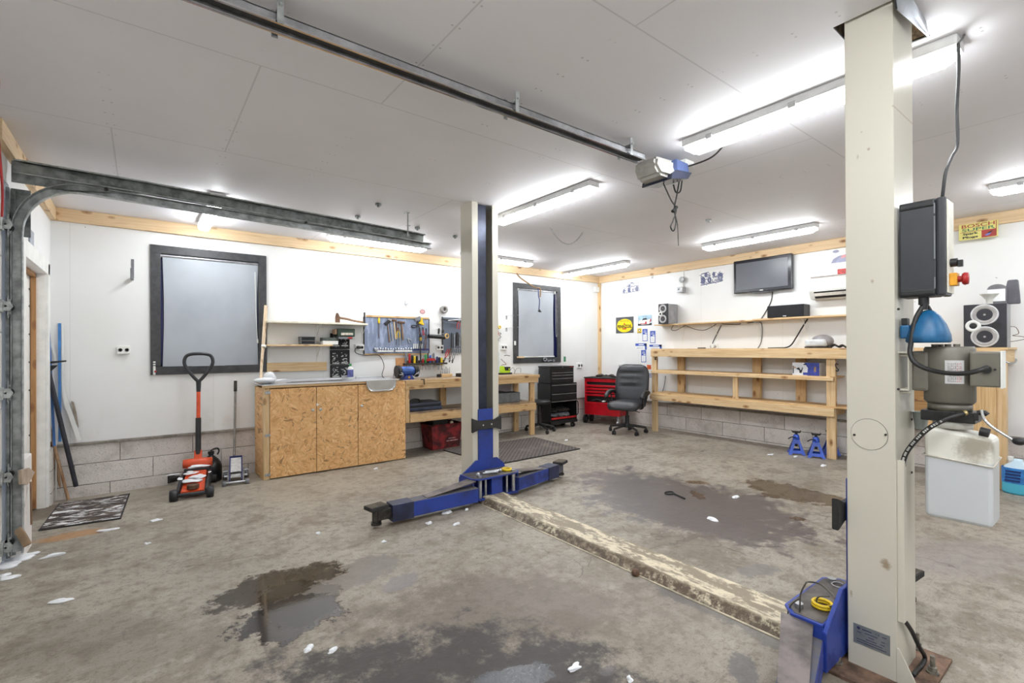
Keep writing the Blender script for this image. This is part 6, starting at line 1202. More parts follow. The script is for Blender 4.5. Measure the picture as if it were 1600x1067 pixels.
# office chair -------------------------------------------------
LEA = NT('black_leather'); v = LEA.coord(); LEA.bump(LEA.math('ADD', LEA.noise(v, 7, 5, .6, 1.5), LEA.math('MULTIPLY', LEA.noise(v, 160, 2), .08)), .012, .55); LEA.set(col=(48, 49, 53), rough=.4); LEAM = LEA.m
oc = T('office_chair', 'black leather high-backed office chair in front of the red cart', 'chair', (6.17, 5.04, 0), math.radians(-70))      # local -Y is forward
def pad(m, w, h, th, rows, c, R, corner=.4, top=1.0, nn=4.5):
    """cushion in local xz, front is -y; rows = function giving puff along v"""
    nu, nv = 26, 34; vs = []
    def S(u, v):                                                     # superellipse outline
        return u, v
    for side in (-1, 1):
        for j in range(nv+1):
            for i in range(nu+1):
                u, v = i/nu*2-1, j/nv*2-1; e = .16
                hw = w/2*(1-.10*max(0, v)**2*top); lim = 1-max(0, abs(v)-(1-corner*.6))**2*2.4*corner
                v = math.sin(v*PI/2); lim = max(0, 1-abs(v)**nn)**(1/nn); x = math.sin(u*PI/2)*hw*lim; u = math.sin(u*PI/2); z = v*h/2; ed = max(0, 1-max(abs(u), abs(v))**7); y = side*th/2*(ed**.5)
                if side < 0: y -= rows(u, v)*ed
                vs.append(R @ Vector((x, y, z))+Vector(c))
    k = (nu+1)*(nv+1)
    f = [(j*(nu+1)+i, j*(nu+1)+i+1, (j+1)*(nu+1)+i+1, (j+1)*(nu+1)+i) for j in range(nv) for i in range(nu)]
    m._add(vs[:k], f, True); m._add(vs[k:], [tuple(reversed(q)) for q in f], True); bmesh.ops.remove_doubles(m.bm, verts=m.bm.verts, dist=1e-4); bmesh.ops.recalc_face_normals(m.bm, faces=m.bm.faces)
def brow(u, v):
    r = 0
    for c_, w_ in ((-.12, .05), (.22, .05), (.5, .05)): r -= .03*math.exp(-((v-c_)/.045)**2)*max(0, 1-(abs(u)/.72)**6)
    r += .02*max(0, 1-(abs(u)/.7)**4)*(1 if -.12 < v < .5 else .4)
    if -.12 < v < .5: r += .006*math.cos(u*34)*max(0, 1-(abs(u)/.65)**4)
    return r+.018*math.exp(-((v-.8)/.2)**2)-.01*v
m = MB(); pad(m, .56, .66, .11, brow, (0, .235, .765), Matrix.Rotation(-.20, 3, 'X'), .42); m.out('backrest', LEAM, oc)
m = MB(); pad(m, .54, .52, .12, lambda u, v: .012*(1-u*u)-.012*abs(u)**3, (0, -.03, .455), Matrix.Rotation(-PI/2, 3, 'X'), .35, -.5)
for vv in m.bm.verts:
    if vv.co.y < -.18: vv.co.z -= (abs(vv.co.y)-.18)*.35
m.out('seat', LEAM, oc)
for s in (-1, 1):
    m = MB(); P = [(s*.24, .21, .60), (s*.285, .17, .645), (s*.295, .06, .655), (s*.295, -.05, .645), (s*.293, -.14, .60), (s*.288, -.155, .57)]; m.tube(P, lambda u: .024+.006*math.sin(u*PI), 10, k=6, flat=1.35); ar = m.out('armrest', BLACK, oc)
    m = MB(); m.tube([(s*.292, -.12, .60), (s*.285, -.10, .5), (s*.26, -.04, .415), (s*.20, .0, .40)], .016, 8, k=5); m.tube([(s*.292, .05, .64), (s*.285, .06, .52), (s*.25, .05, .42)], .012, 8, k=4); m.out('arm_bracket', BLACK, ar)
m = MB(); m.box(-.13, .13, -.10, .14, .375, .405, .01); m.tube([(.06, -.05, .38), (.2, -.09, .36), (.235, -.1, .35)], .006, 6); m.box(-.035, .035, .1, .29, .37, .385, .004); m.beam((0, .27, .375), (0, .30, .62), .07, .012); m.out('seat_mechanism', BLACK, oc)
m = MB(); m.cyl((0, 0, .1), (0, 0, .28), .032); m.cyl((0, 0, .26), (0, 0, .39), .018); m.lathe([(.055, 0), (.05, .05), (.03, .08)], (0, 0, .09)); m.out('gas_lift', BLACK, oc)
for k in range(5):
    a = 2*PI*k/5+.52; e = Vector((.295*math.cos(a), .295*math.sin(a), .085)); m = MB(); m.tube([(0, 0, .12), (.12*math.cos(a), .12*math.sin(a), .115), e], lambda u: .026-.010*u, 8, k=3, flat=1); l_ = m.out('base_leg', DARK, oc)
    m = MB(); nrm = Vector((-math.sin(a+.5), math.cos(a+.5), 0))
    for s in (-1, 1): m.cyl(e+nrm*s*.008-Vector((0, 0, .058)), e+nrm*s*.026-Vector((0, 0, .058)), .027, n=18)
    m.cyl(e-Vector((0, 0, .035)), e+Vector((0, 0, .01)), .012, n=10); m.box(e.x-.022, e.x+.022, e.y-.022, e.y+.022, e.z-.04, e.z-.018, .008); m.out('castor', BLACK, l_)
# ============================================================ right wall
ux, uy, uz = Vector((0, -1, 0)), 0, Vector((0, 0, 1))                 # picture right / up on the right wall
sb = T('shelf_bench', 'long three-level pine shelf bench along the right wall', 'shelving', (6.8, 3.5, 0))
XF = 6.60; YE, YS = 4.89, 2.00
m = MB(); m.box(XF-.005, XB-.01, YS, YE, 1.325, 1.345, .002); m.out('top_board', PY, sb)
m = MB(); m.box(XF-.02, XF+.025, YS, YE+.0, 1.217, 1.325, .004); m.out('top_beam', PY, sb)
m = MB(); m.box(XF+.0, XB-.05, YS+.27, YE-.03, .985, 1.0, .002); m.out('middle_shelf', PY, sb); m = MB(); m.box(XF-.02, XF+.025, YS+.27, YE-.0, .948, .985, .003); m.out('middle_rail', PY, sb)
m = MB(); m.box(XF-.0, XB-.05, YS, YE-.03, .62, .64, .002); m.out('bottom_shelf', WY, sb); m = MB(); m.box(XF-.022, XF+.023, 2.265, YE+.02, .517, .62, .004); m.out('bottom_beam', PY, sb)
yl, yr = B(1023, 640, XF+.04).y, B(1299, 640, XF+.04).y
for y, w in ((yl, .045), (yr, .05)): m = MB(); m.box(XF+.027, XF+.072, y-w, y+w, 0, 1.217, .004); m.out('leg', PZ, sb)
for px in (1065.5, 1184, 1252 if False else 1252.5):
    y = B(px, 600, XB-.07).y; m = MB(); m.box(XB-.105, XB-.06, y-.06, y+.06, .64, 1.325, .004); m.out('rear_upright', WZ, sb)
y = B(1149, 600, XF+.03).y; m = MB(); m.box(XF+.02, XF+.055, y-.035, y+.035, .64, .985, .003); m.out('middle_post', PZ, sb)
for y in (4.75, 3.3, 2.3): m = MB(); m.box(XF+.07, XB-.03, y-.022, y+.022, .53, .62); m.box(XF+.07, XB-.03, y-.022, y+.022, 1.22, 1.325); m.out('cross_piece', PX, sb)
p = B(1024.5, 559, XF+.0); m = MB(); m.tube([p+Vector((.02, 0, .01)), p+Vector((-.01, 0, -.0)), p+Vector((-.01, 0, -.03)), p+Vector((.01, 0, -.02))], .008, 6, k=3); m.out('leg_hook', BLACK, sb)
p = B(1307, 570, XF+.02); m = MB(); m.tube([B(x, y, XF+.0) for x, y in ((1309.5, 570), (1306.5, 567.5), (1305.5, 571), (1307.5, 575), (1310, 577.5), (1308, 580), (1306, 578))], .006, 6, k=4); m.out('s_hook', BLACK, label='black S-shaped hook on the right leg of the shelf bench', cat='hook')
# right continuation: second bench under the speaker
s2 = T('corner_bench', 'second pine bench behind the oil tank carrying the right speaker', 'bench', (6.6, 1.2, 0))
ya, yb = B(1425, 545, 6.45).y, B(1575, 545, 6.5).y
m = MB(); m.box(6.45, XB-.01, .78, 1.97, 1.325, 1.345, .002); m.out('top_board', PY, s2); m = MB(); m.box(6.43, 6.475, .80, 1.97, 1.22, 1.325, .004); m.out('top_beam', PY, s2)
m = MB(); m.box(6.47, 6.60, .80, .86, 0, 1.325, .005); m.out('corner_post', PZ, s2); m = MB(); m.box(6.44, 6.47, .86, 1.02, 0, 1.22, .004); m.out('leg', WZ, s2)
m = MB(); m.box(6.60, XB-.0, .8, .85, 1.2, 1.325); m.out('side_rail', PX, s2)
t = wood('brown_boards', 1, (206, 166, 112), (166, 122, 74), g=1.2); m = MB()
for k in range(5): m.box(XB-.028, XB, .86, 2.20, .62+k*.125, .62+k*.125+.12, .003)
m.out('wall_cladding', t, label='horizontal brown boards on the wall behind the right bench', cat='boards'); m = MB(); m.box(6.5, XB-.12, .86, 1.95, .60, .62); m.box(6.48, 6.52, .86, 1.97, .52, .6); m.out('lower_shelf', WY, s2)
m = MB(); p = B(1316, 660, 6.9); m.box(6.85, 6.87, 2.02, 2.08, 0, .52); m.out('blue_tube', PBLUE, label='blue upright panel edge on the floor behind the near lift post', cat='panel')
# things on the bench
a, b = B(1238, 589, XF+.05), B(1278, 589, XF+.05); zs = 1.0
bx = T('cardboard_box', 'white and blue product box with a power tool picture on the middle shelf', 'box', (6.75, (a.y+b.y)/2, zs)); y1, y0 = a.y, B(1268, 589, XF+.05).y; zt = B(1250, 566.5, XF+.05).z
m = MB(); m.box(XF+.05, XF+.28, y0-.09, y1, zs, zt, .003); m.out('carton', M('carton_white', (226, 228, 234), .4, var=.05), bx)
o = Vector((XF+.049, (y0+y1)/2, (zs+zt)/2)); w = y1-y0; h = zt-zs; BB = M('carton_blue', (58, 72, 160), .4, var=.2, vs=30); m = MB()
m.poly(o, ux, uz, [(w*.28, -h/2), (w*.5+.09, -h/2), (w*.5+.09, h/2), (w*.12, h/2), (w*.32, h*.1)], .001); m.rect(o+ux*w*.22-uz*h*.36, ux, uz, w*.3, h*.2, .0015); m.out('blue_panel', BB, bx)
m = MB(); m.poly(o, ux, uz, [(-w*.3, h*.05), (-w*.14, h*.12), (-w*.05, -h*.1), (-.0, -h*.02), (w*.02, h*.14), (w*.06, h*.1), (w*.02, -h*.2), (-w*.02, -h*.32), (-w*.12, -h*.3), (-w*.12, -h*.1), (-w*.2, -.05*h)], .0018); m.rect(o-ux*w*.44-uz*h*.05, ux, uz, w*.05, h*.6, .0018); m.rect(o+ux*w*.17+uz*h*.36, ux, uz, w*.16, h*.08, .0018); m.out('tool_picture', BLACK, bx)
m = MB(); m.rect(o-ux*w*.38+uz*h*.12, ux, uz, w*.14, h*.1, .002); m.rect(o+ux*w*.68, ux, uz, w*.1, h*.4, .002); m.out('tan_print', M('tan_print', (176, 140, 110), .5, var=.3, vs=60), bx)
rd = T('projector', 'white and grey rounded device standing on the top of the shelf bench', 'device', (6.8, 2.5, 1.345)); a, b = B(1256, 541, 6.7), B(1294, 541, 6.7); yc, w = (a.y+b.y)/2, a.y-b.y
m = MB(); m.obox((6.78, yc, 1.345+.065), (.26, w*.85, .09), None, .035, 4); m.out('body', M('device_white', (220, 222, 224), .35), rd)
m = MB(); m.ico((6.80, yc-.04, 1.345+.085), .1, 3, (1.2, w*.45/.1, .85)); m.out('lid', M('device_grey', (150, 146, 148), .35), rd)
m = MB(); m.box(6.66, 6.9, yc-w*.4, yc+w*.42, 1.345, 1.366, .004); m.out('foot', IRON, rd)
m = MB(); P = [B(x, y, 6.75) for x, y in ((1297, 541), (1303, 538), (1310, 541), (1316, 539), (1322, 542), (1327, 540))]; m.tube(P, .010, 8, k=4); m.tube([p+Vector((.03, 0, -.01)) for p in P], .010, 8, k=4); m.out('cable_heap', CABLE, label='dark coiled cable on the bench top beside the near lift post', cat='cable')
m = MB(); p = B(1097, 544.5, 6.7); m.box(6.66, 6.72, p.y-.05, p.y+.05, 1.345, 1.36, .004); m.out('small_remote', BLACK, label='small black remote on the top of the shelf bench', cat='remote')
# wall shelf with speakers
ws = T('wall_shelf', 'long narrow pine wall shelf holding the loudspeakers above the shelf bench', 'shelf', (6.9, 3.5, 1.745)); XS = XB-.22
zl, zr = B(1022, 509, XS).z, B(1319, 494, XS).z; zS = 1.738
m = MB(); m.box(XS, XB-.002, 3.34, B(1022, 509, XS).y, zS-.01, zS+.008, .002); m.box(XS-.0, XB-.002, 1.9, 3.34, zS-.002, zS+.018, .002); m.out('board', PY, ws)
for px in (1068, 1121, 1187, 1262): y = B(px, 520, XB).y; m = MB(); m.box(XB-.006, XB, y-.012, y+.012, zS-.28, zS-.01); m.box(XS+.04, XB, y-.01, y+.01, zS-.018, zS-.011); m.tube([(XB-.01, y, zS-.18), (XS+.07, y, zS-.02)], .004, 6); m.out('bracket', WHITEP, ws)
def cone(m, o, nr, r, sy=1): m.lathe([(r*1.0, .002), (r*1.02, .006), (r*.92, .007), (r*.86, .001)], o, nr, n=32)
def speaker(o, w, d, h, rz, label, name='loudspeaker', pattern='L'):
    t = T(name, label, 'speaker', o, rz, local=True); m = MB(); m.box(-w/2, w/2, .02, d, 0, h, .004); m.out('cabinet', M('speaker_silver', (160, 161, 164), .4, .2), t); m = MB(); m.box(-w/2-.002, w/2+.002, 0, .03, 0, h+.002, .006); m.out('baffle', M('speaker_dark', (44, 43, 50), .4), t)
    r = min(w*.36, h*.225)
    for z in (h*.76, h*.25):
        m = MB(); m.lathe([(r*1.06, 0), (r*1.06, .006), (r*.93, .008), (r*.9, .0)], (0, 0, z), (0, -1, 0), n=36); rg = m.out('driver_ring', M('ring_silver', (214, 214, 214), .4, .2), t)
        m = MB(); m.lathe([(r*.92, .003), (r*.84, .006), (r*.72, .004), (r*.6, -.004), (r*.4, -.014), (r*.38, -.013), (r*.2, -.004), (0, -.002)], (0, -.003, z), (0, -1, 0), n=36); m.out('driver_cone', M('cone_grey', (172, 168, 166), .5), rg)
    m = MB(); m.lathe([(r*.62, 0), (r*.6, .007), (r*.36, .009), (r*.3, .001)], (-w*.27, -.001, h*.505), (0, -1, 0), n=28); tw = m.out('tweeter', WHITEP, t); m = MB(); m.lathe([(r*.3, .002), (r*.15, .006), (0, .008)], (-w*.27, -.001, h*.505), (0, -1, 0), n=20); m.out('tweeter_dome', BLACK, tw)
    m = MB(); m.cyl((w*.27, -.0, h*.505), (w*.27, -.006, h*.505), r*.35, n=24); m.out('bass_port', BLACK, t)
    return t
spL = speaker((6.905, 4.83, zS+.008), .17, .28, .325, 0, 'silver loudspeaker with two drivers at the left end of the wall shelf')
spL.location = (6.715, (B(1029, 490, 6.715).y+B(1042.5, 490, 6.715).y)/2, zS+.008); spL.rotation_euler = (0, 0, math.radians(-90))
spR = speaker((6.52, .93, 1.345), .30, .24, .42, math.radians(-90), 'dark loudspeaker with two drivers behind the motor, on the right bench')
a, b = B(1511, 540, 6.5), B(1572, 540, 6.5); spR.location = (6.5, (a.y+b.y)/2+.01, 1.345)
a, b = B(1198, 499, XS), B(1255, 499, XS); zc = zS+.018; zt = B(1226, 477, XS).z
cs_ = T('center_speaker', 'long black loudspeaker lying on the wall shelf below the television', 'speaker', (6.9, (a.y+b.y)/2, zc)); m = MB(); m.box(XS+.02, XB-.01, b.y, a.y, zc, zc+.165, .006); m.out('cabinet', BLACKM, cs_); m = MB(); m.box(XS+.005, XS+.022, b.y+.004, a.y-.004, zc+.004, zc+.161, .006); m.out('grille', M('grille_cloth', (34, 34, 38), .9, bump=.6, bs=400), cs_)
m = MB(); m.rect((XS+.0045, (a.y+b.y)/2, zc+.02), ux, uz, .04, .01, .0005); m.out('badge', STEELB, cs_)
# television
a, b = B(1146, 408, XB-.09), B(1237, 396, XB-.09); c_, d = B(1147, 461, XB-.09), B(1238, 452, XB-.09)
tv = T('television', 'flat black television mounted high on the right wall', 'television', (XB-.07, (a.y+b.y)/2, c_.z)); y1, y0, z1, z0 = a.y, b.y, (a.z+b.z)/2, (c_.z+d.z)/2
m = MB(); m.box(XB-.09, XB-.03, y0, y1, z0+.015, z1, .012, 3); m.prism([(y0+.2, z0+.02), (y1-.2, z0+.02), (y1-.3, z0-.005), (y0+.3, z0-.005)], 'YZ', XB-.088, XB-.05, .003); m.out('frame', M('tv_frame', (34, 34, 42), .18), tv)
t = NT('tv_screen'); t.set(col=(92, 95, 102), rough=.3, spec=.6); m = MB(); m.box(XB-.0925, XB-.09, y0+.05, y1-.04, z0+.06, z1-.045); m.out('screen', t.m, tv)
m = MB(); m.rect((XB-.0925, (y0+y1)/2, z0+.032), ux, uz, .05, .010, .0005); m.out('logo_bar', WHITEP, tv); m = MB(); m.box(XB-.035, XB, y0+.25, y1-.25, z0+.12, z1-.12); m.out('wall_mount', BLACK, tv)
# air conditioner
a = B(1263, 436, XB-.2); y1 = a.y; zt, zb = B(1264, 435, XB-.19).z, B(1270, 468, XB-.14).z
ac = T('air_conditioner', 'white air conditioner on the right wall beside the near lift post', 'air conditioner', (XB-.1, y1-.4, zb)); y0 = y1-.80
m = MB(); m.prism([(XB-.002, zb), (XB-.002, zt), (XB-.16, zt), (XB-.19, zt-.03), (XB-.195, zb+.10), (XB-.14, zb)], 'XZ', y0, y1, .008); m.out('body', M('ac_white', (222, 221, 216), .35, var=.02), ac)
m = MB(); m.prism([(XB-.196, zb+.088), (XB-.150, zb+.008), (XB-.14, zb+.012), (XB-.188, zb+.092)], 'XZ', y0+.06, y1-.06); m.out('outlet', BLACK, ac)
m = MB(); m.prism([(XB-.197, zb+.070), (XB-.178, zb+.034), (XB-.174, zb+.036), (XB-.192, zb+.072)], 'XZ', y0+.07, y1-.065); m.out('louvre', M('louvre_cream', (220, 214, 206), .4), ac)
m = MB(); m.tube([(XB-.15, y1-.01, zt+.01), (XB-.12, y1-.3, zt+.012), (XB-.15, y1-.78, zt+.01)], .010, 6, k=4); m.out('dust_strip', M('grey_dust', (170, 160, 155), .9), ac)
# posters and stickers
def sheet(px0, py0, px1, py1, name, label, cat, mt, th=.003, tilt=0):
    a, b = B(px0, py1), B(px1, py0); yc, zc = (a.y+b.y)/2, (B(px0, py0).z+B(px1, py1).z)/2; w, h = abs(a.y-b.y), abs((B(px0, py0).z+b.z)/2-(a.z+B(px1, py1).z)/2)
    t = T(name, label, cat, (XB, yc, zc)); m = MB(); m.box(XB-th, XB+.001, yc-w/2, yc+w/2, zc-h/2, zc+h/2, .0008); m.out('sheet' if cat != 'sign' else 'panel', mt, t); return t, Vector((XB-th, yc, zc)), w, h
m_ = M('sign_charcoal', (78, 80, 84), .5, var=.04)
sg, o, w, h = sheet(962.8, 495.5, 990, 520.5, 'oil_sign', 'square grey sign with a yellow oval on the right wall near the corner', 'sign', m_, .006)
m = MB(); m.disc(o-uz*h*.06, ux, uz, w*.45, h*.40, .001, 40); m.poly(o, ux, uz, [(-w*.42, h*.12), (-w*.34, h*.26), (-w*.16, h*.36), (0, h*.385), (w*.16, h*.36), (w*.34, h*.26), (w*.42, h*.12), (w*.34, h*.08), (0, h*.2), (-w*.34, h*.08)], .0014); m.out('yellow_oval', M('sign_yellow', (248, 222, 28), .45, var=.02), sg)
m = MB(); m.text('PENNZOIL', o-uz*h*.10+Vector((-.003, 0, 0)), ux, uz, h*.27, w*.82, 0, .03); m.text('MOTOR OIL', o+uz*h*.24+Vector((-.003, 0, 0)), ux, uz, h*.10, w*.5)
for k in range(28):
    a0 = PI*2*k/28; m.rect(o-uz*h*.06+ux*w*.43*math.cos(a0)+uz*h*.38*math.sin(a0), ux, uz, w*.02, h*.012, .002) if k % 14 else None
m.out('black_letters', M('sign_black', (20, 20, 20), .5, var=0), sg)
m = MB(); m.poly(o, ux, uz, [(-w*.02, h*.10), (0, h*.16), (w*.02, h*.10), (w*.06, h*.02), (-w*.06, h*.02)], .0045); m.poly(o, ux, uz, [(-w*.13, -h*.2), (w*.13, -h*.2), (w*.10, -h*.27), (-w*.10, -h*.27)], .0045); m.out('red_bell', M('sign_red', (200, 50, 36), .5, var=0), sg)
# car poster
cp, o, w, h = sheet(997, 492.5, 1018.5, 508.5, 'car_poster', 'small poster of a white and red sports car beside the square grey sign', 'poster', M('poster_sky', (176, 206, 224), .5, var=.12, vs=20))
m = MB(); m.poly(o, ux, uz, [(-w*.5, -h*.5), (w*.5, -h*.5), (w*.5, -h*.3), (-w*.5, -h*.3)], .0008); m.poly(o, ux, uz, [(-w*.22, h*.02), (-w*.1, h*.2), (w*.12, h*.22), (w*.2, h*.05)], .0018); m.out('dark_print', M('poster_dark', (60, 60, 66), .5), cp)
m = MB(); m.poly(o, ux, uz, [(-w*.47, -h*.3), (-w*.44, -h*.05), (-w*.25, h*.08), (w*.2, h*.06), (w*.42, h*.12), (w*.46, -h*.2), (w*.3, -h*.38), (-w*.2, -h*.42)], .0013); m.out('white_car', WHITEP, cp)
m = MB(); m.poly(o, ux, uz, [(w*.0, -h*.38), (w*.04, -h*.14), (w*.12, -h*.1), (w*.16, -h*.36)], .0022); m.poly(o, ux, uz, [(w*.34, -h*.3), (w*.46, -h*.1), (w*.46, h*.12), (w*.4, h*.1)], .0022); m.rect(o-uz*h*.33-ux*w*.1, ux, uz, w*.5, h*.06, .0024); m.out('red_print', M('poster_red', (196, 40, 50), .5), cp)
# yellow mini sticker
ys, o, w, h = sheet(996, 513, 1002.5, 520.5, 'square_sticker', 'tiny yellow square sticker below the sports car poster', 'sticker', M('stick_yellow', (240, 206, 60), .5, var=.03), .002)
m = MB(); m.disc(o+uz*h*.1, ux, uz, w*.28, h*.28, .0006); m.rect(o-uz*h*.4, ux, uz, w*.9, h*.13, .0006); m.out('black_print', BLACK, ys); m = MB(); m.disc(o+uz*h*.08, ux, uz, w*.16, h*.16, .0012); m.out('white_dot', WHITEP, ys)
SBL = M('sticker_blue', (62, 92, 184), .5, var=.12, vs=60)
for q, lb in (((1004, 514, 1011.7, 533), 'upright blue and white sticker, upper left one below the sports car poster'), ((1016, 517, 1024, 536), 'upright blue and white sticker just under the left end of the wall shelf'), ((1002, 547, 1009.5, 566), 'upright blue and white sticker, lowest one beside the shelf bench')):
    s, o, w, h = sheet(*q, 'tall_sticker', lb, 'sticker', SBL, .002); m = MB(); m.rect(o-uz*h*.2, ux, uz, w*.78, h*.5, .0007); m.rect(o+uz*h*.13+ux*w*.18, ux, uz, w*.4, h*.07, .0007)
    for k in range(4): m.rect(o+uz*h*(.22+.055*k), ux, uz, w*(.7-.08*k), h*.018, .0007)
    m.out('white_print', PAPER, s); m = MB()
    for k in range(6): m.rect(o-uz*h*(.04+.06*k)+ux*w*.04*((k*3) % 4-1.5), ux, uz, w*(.5-.07*(k % 3)), h*.012, .0012)
    m.out('faint_print', INKL, s)
for q, lb in (((993, 536.5, 1010.5, 546.5), 'wide blue and white sticker left of the shelf bench corner'), ((1015, 538.5, 1034, 546.5), 'wide blue and white sticker half hidden behind the shelf bench top')):
    s, o, w, h = sheet(*q, 'wide_sticker', lb, 'sticker', PAPER, .002); m = MB(); m.rect(o+uz*h*.3, ux, uz, w, h*.4, .0007); m.rect(o+ux*w*.42, ux, uz, w*.16, h, .0007); m.out('blue_print', SBL, s)
    m = MB(); m.rect(o+uz*h*.3+ux*w*.02, ux, uz, w*.45, h*.14, .0014); m.out('white_word', PAPER, s); m = MB(); m.rect(o-uz*h*.15-ux*w*.1, ux, uz, w*.6, h*.06, .0014); m.rect(o-uz*h*.32-ux*w*.1, ux, uz, w*.66, h*.05, .0014); m.out('faint_print', INKL, s)
s, o, w, h = sheet(1011, 570, 1017.5, 577, 'square_sticker', 'small orange and brown sticker between the office chair and the shelf bench', 'sticker', M('stick_orange', (214, 96, 44), .5, var=.3, vs=60), .002)
s, o, w, h = sheet(1014, 583, 1018.5, 590, 'square_sticker', 'tiny pale sticker below the orange one beside the shelf bench', 'sticker', INKL, .002)
# line drawings
def drawing(q, label, seed, big):
    s, o, w, h = sheet(*q, 'sketch_poster', label, 'poster', PAPER, .002); m = MB(); random.seed(seed)
    def ring(u, v, rx, ry, th=.006):
        n = 22
        for i in range(n):
            a0, a1 = 2*PI*i/n, 2*PI*(i+1)/n; p = lambda a, k: (u*w+(rx*w-k)*math.cos(a), v*h+(ry*w-k)*math.sin(a)); m.poly(o, ux, uz, [p(a0, 0), p(a1, 0), p(a1, th), p(a0, th)], .0008)
    def line(a, b, th=.006):
        a = Vector((a[0]*w, a[1]*h)); b = Vector((b[0]*w, b[1]*h)); d = (b-a).normalized(); n_ = Vector((-d.y, d.x))*th/2; m.poly(o, ux, uz, [tuple(a-n_), tuple(b-n_), tuple(b+n_), tuple(a+n_)], .0009)
    return s, o, w, h, m, ring, line
s, o, w, h, m, ring, line = drawing((972, 441, 1000, 459), 'small blue line drawing of a vehicle on the right wall nearest the corner', 2, 0)
for u, v, r in ((-.38, -.2, .07), (-.10, -.12, .10), (.33, -.15, .09)): ring(u, v, r*.8, r*1.3, .012); ring(u, v, r*.45, r*.8, .01)
for a, b in (((-.45, -.4), (.45, -.32)), ((-.2, .2), (0, .42)), ((0, .42), (.2, .3)), ((.2, .12), (.42, .1)), ((.42, .1), (.45, -.3)), ((-.1, .1), (.2, .12)), ((.1, -.1), (.42, -.08)), ((.1, -.1), (.1, -.33)), ((.1, -.22), (.42, -.2)), ((-.5, -.4), (-.3, .1)), ((-.28, .15), (-.05, .16)), ((.0, .46), (.15, .42))): line(a, b, .01)
for k in range(40):
    a = (random.uniform(-.42, .4), random.uniform(-.38, .1)); line(a, (a[0]+random.uniform(-.1, .1), a[1]+random.uniform(-.1, .1)), .006)
m.poly(o, ux, uz, [(-.18*w, .15*h), (-.06*w, .3*h), (.02*w, .28*h), (-.02*w, .17*h)], .0012); m.poly(o, ux, uz, [(-.16*w, -.35*h), (-.14*w, 0), (-.06*w, .02*h), (0, -.34*h)], .0012); m.out('ink_lines', INK, s)
s, o, w, h, m, ring, line = drawing((1093, 423, 1131, 446), 'larger grey sketch of an old racing car left of the television', 4, 1)
for u, v, r in ((-.08, -.12, .10), (.36, .02, .13), (-.34, -.1, .12), (-.22, .25, .08), (.1, .25, .07)): ring(u, v, r*.8, r*1.15, .016); ring(u, v, r*.45, r*.7, .012)
for k in range(110):
    a = (random.uniform(-.45, .42), random.uniform(-.38, .34)); line(a, (a[0]+random.uniform(-.10, .10), a[1]+random.uniform(-.08, .08)), .007)
for a, b in (((-.45, -.42), (.45, -.28)), ((-.42, .35), (-.1, .42)), ((.05, .05), (.25, .08)), ((-.42, -.3), (-.42, .3)), ((.15, -.2), (.46, -.22))): line(a, b, .014)
m.poly(o, ux, uz, [(.26*w, .12*h), (.36*w, .3*h), (.46*w, .2*h), (.47*w, -.1*h), (.38*w, .08*h)], .0012); m.poly(o, ux, uz, [(-.4*w, -.3*h), (-.26*w, -.3*h), (-.28*w, .1*h), (-.38*w, .2*h)], .0012); m.out('ink_lines', INK, s)
s, o, w, h = sheet(1296.5, 388, 1325, 420, 'car_poster', 'pale car poster above the air conditioner, cut off by the near lift post', 'poster', PAPER); m = MB(); m.poly(o, ux, uz, [(-w*.42, -h*.2), (-w*.3, h*.0), (0, h*.12), (w*.4, h*.16), (w*.46, -h*.2)], .0008); m.disc(o+uz*h*.36-ux*w*.15, ux, uz, w*.18, h*.07, .0008); m.out('grey_print', INKL, s)
m = MB(); m.poly(o, ux, uz, [(w*.1, 0), (w*.2, h*.14), (w*.4, h*.14), (w*.4, 0)], .0014); m.out('pink_print', M('pink_print', (226, 160, 164), .5), s); p = B(1317, 424, XB-.01); m = MB(); m.box(XB-.008, XB-.004, p.y-.08, p.y+.06, p.z-.035, p.z+.035); m.out('red_white_tag', M('tag_red', (206, 70, 66), .5, var=.3, vs=50), label='red and white tag on top of the air conditioner', cat='tag')
# spark plug sign
YS2 = [B(1497.5, 353, XB-.12), B(1559, 341, XB-.12), B(1560, 367.5, XB-.12), B(1498.5, 377, XB-.12)]; yc = (YS2[0].y+YS2[1].y)/2; zc = sum(p.z for p in YS2)/4; w = YS2[0].y-YS2[1].y; h = ((YS2[0].z-YS2[3].z)+(YS2[1].z-YS2[2].z))/2
sg = T('tin_sign', 'pale yellow tin sign for spark plugs on the timber at the top right', 'sign', (XB-.1, yc, zc)); o = Vector((XB-.106, yc, zc))
m = MB(); m.box(XB-.106, XB-.095, yc-w/2, yc+w/2, zc-h/2, zc+h/2, .003); m.box(XB-.095, XB-.045, yc-w*.3, yc+w*.3, zc, zc+h*.4); m.out('panel', M('sign_cream', (226, 216, 128), .45, var=.05), sg)
m = MB(); m.text('BOSCH', o+uz*h*.33, ux, uz, h*.30, w*.84, .001, .01); m.rect(o+ux*w*.455+uz*h*.02, ux, uz, w*.02, h*.92, .001); m.rect(o-uz*h*.02-ux*w*.0, ux, uz, w*.92, h*.02, .001); m.rect(o+ux*w*.27-uz*h*.25, ux, uz, w*.36, h*.44, .001); m.out('red_letters', M('sign_brown_red', (168, 60, 52), .5, var=.05), sg)
m = MB(); m.text('SUPER', o+uz*h*.10, ux, uz, h*.26, w*.84, .001, .01); m.out('green_letters', M('sign_green', (66, 124, 84), .5, var=.05), sg)
m = MB(); m.text('Spark', o-uz*h*.13-ux*w*.2, ux, uz, h*.17, w*.40, .001, .035); m.text('Plugs', o-uz*h*.35-ux*w*.2, ux, uz, h*.17, w*.40, .001, .035); m.out('black_letters', M('sign_ink', (36, 36, 36), .5, var=0), sg)
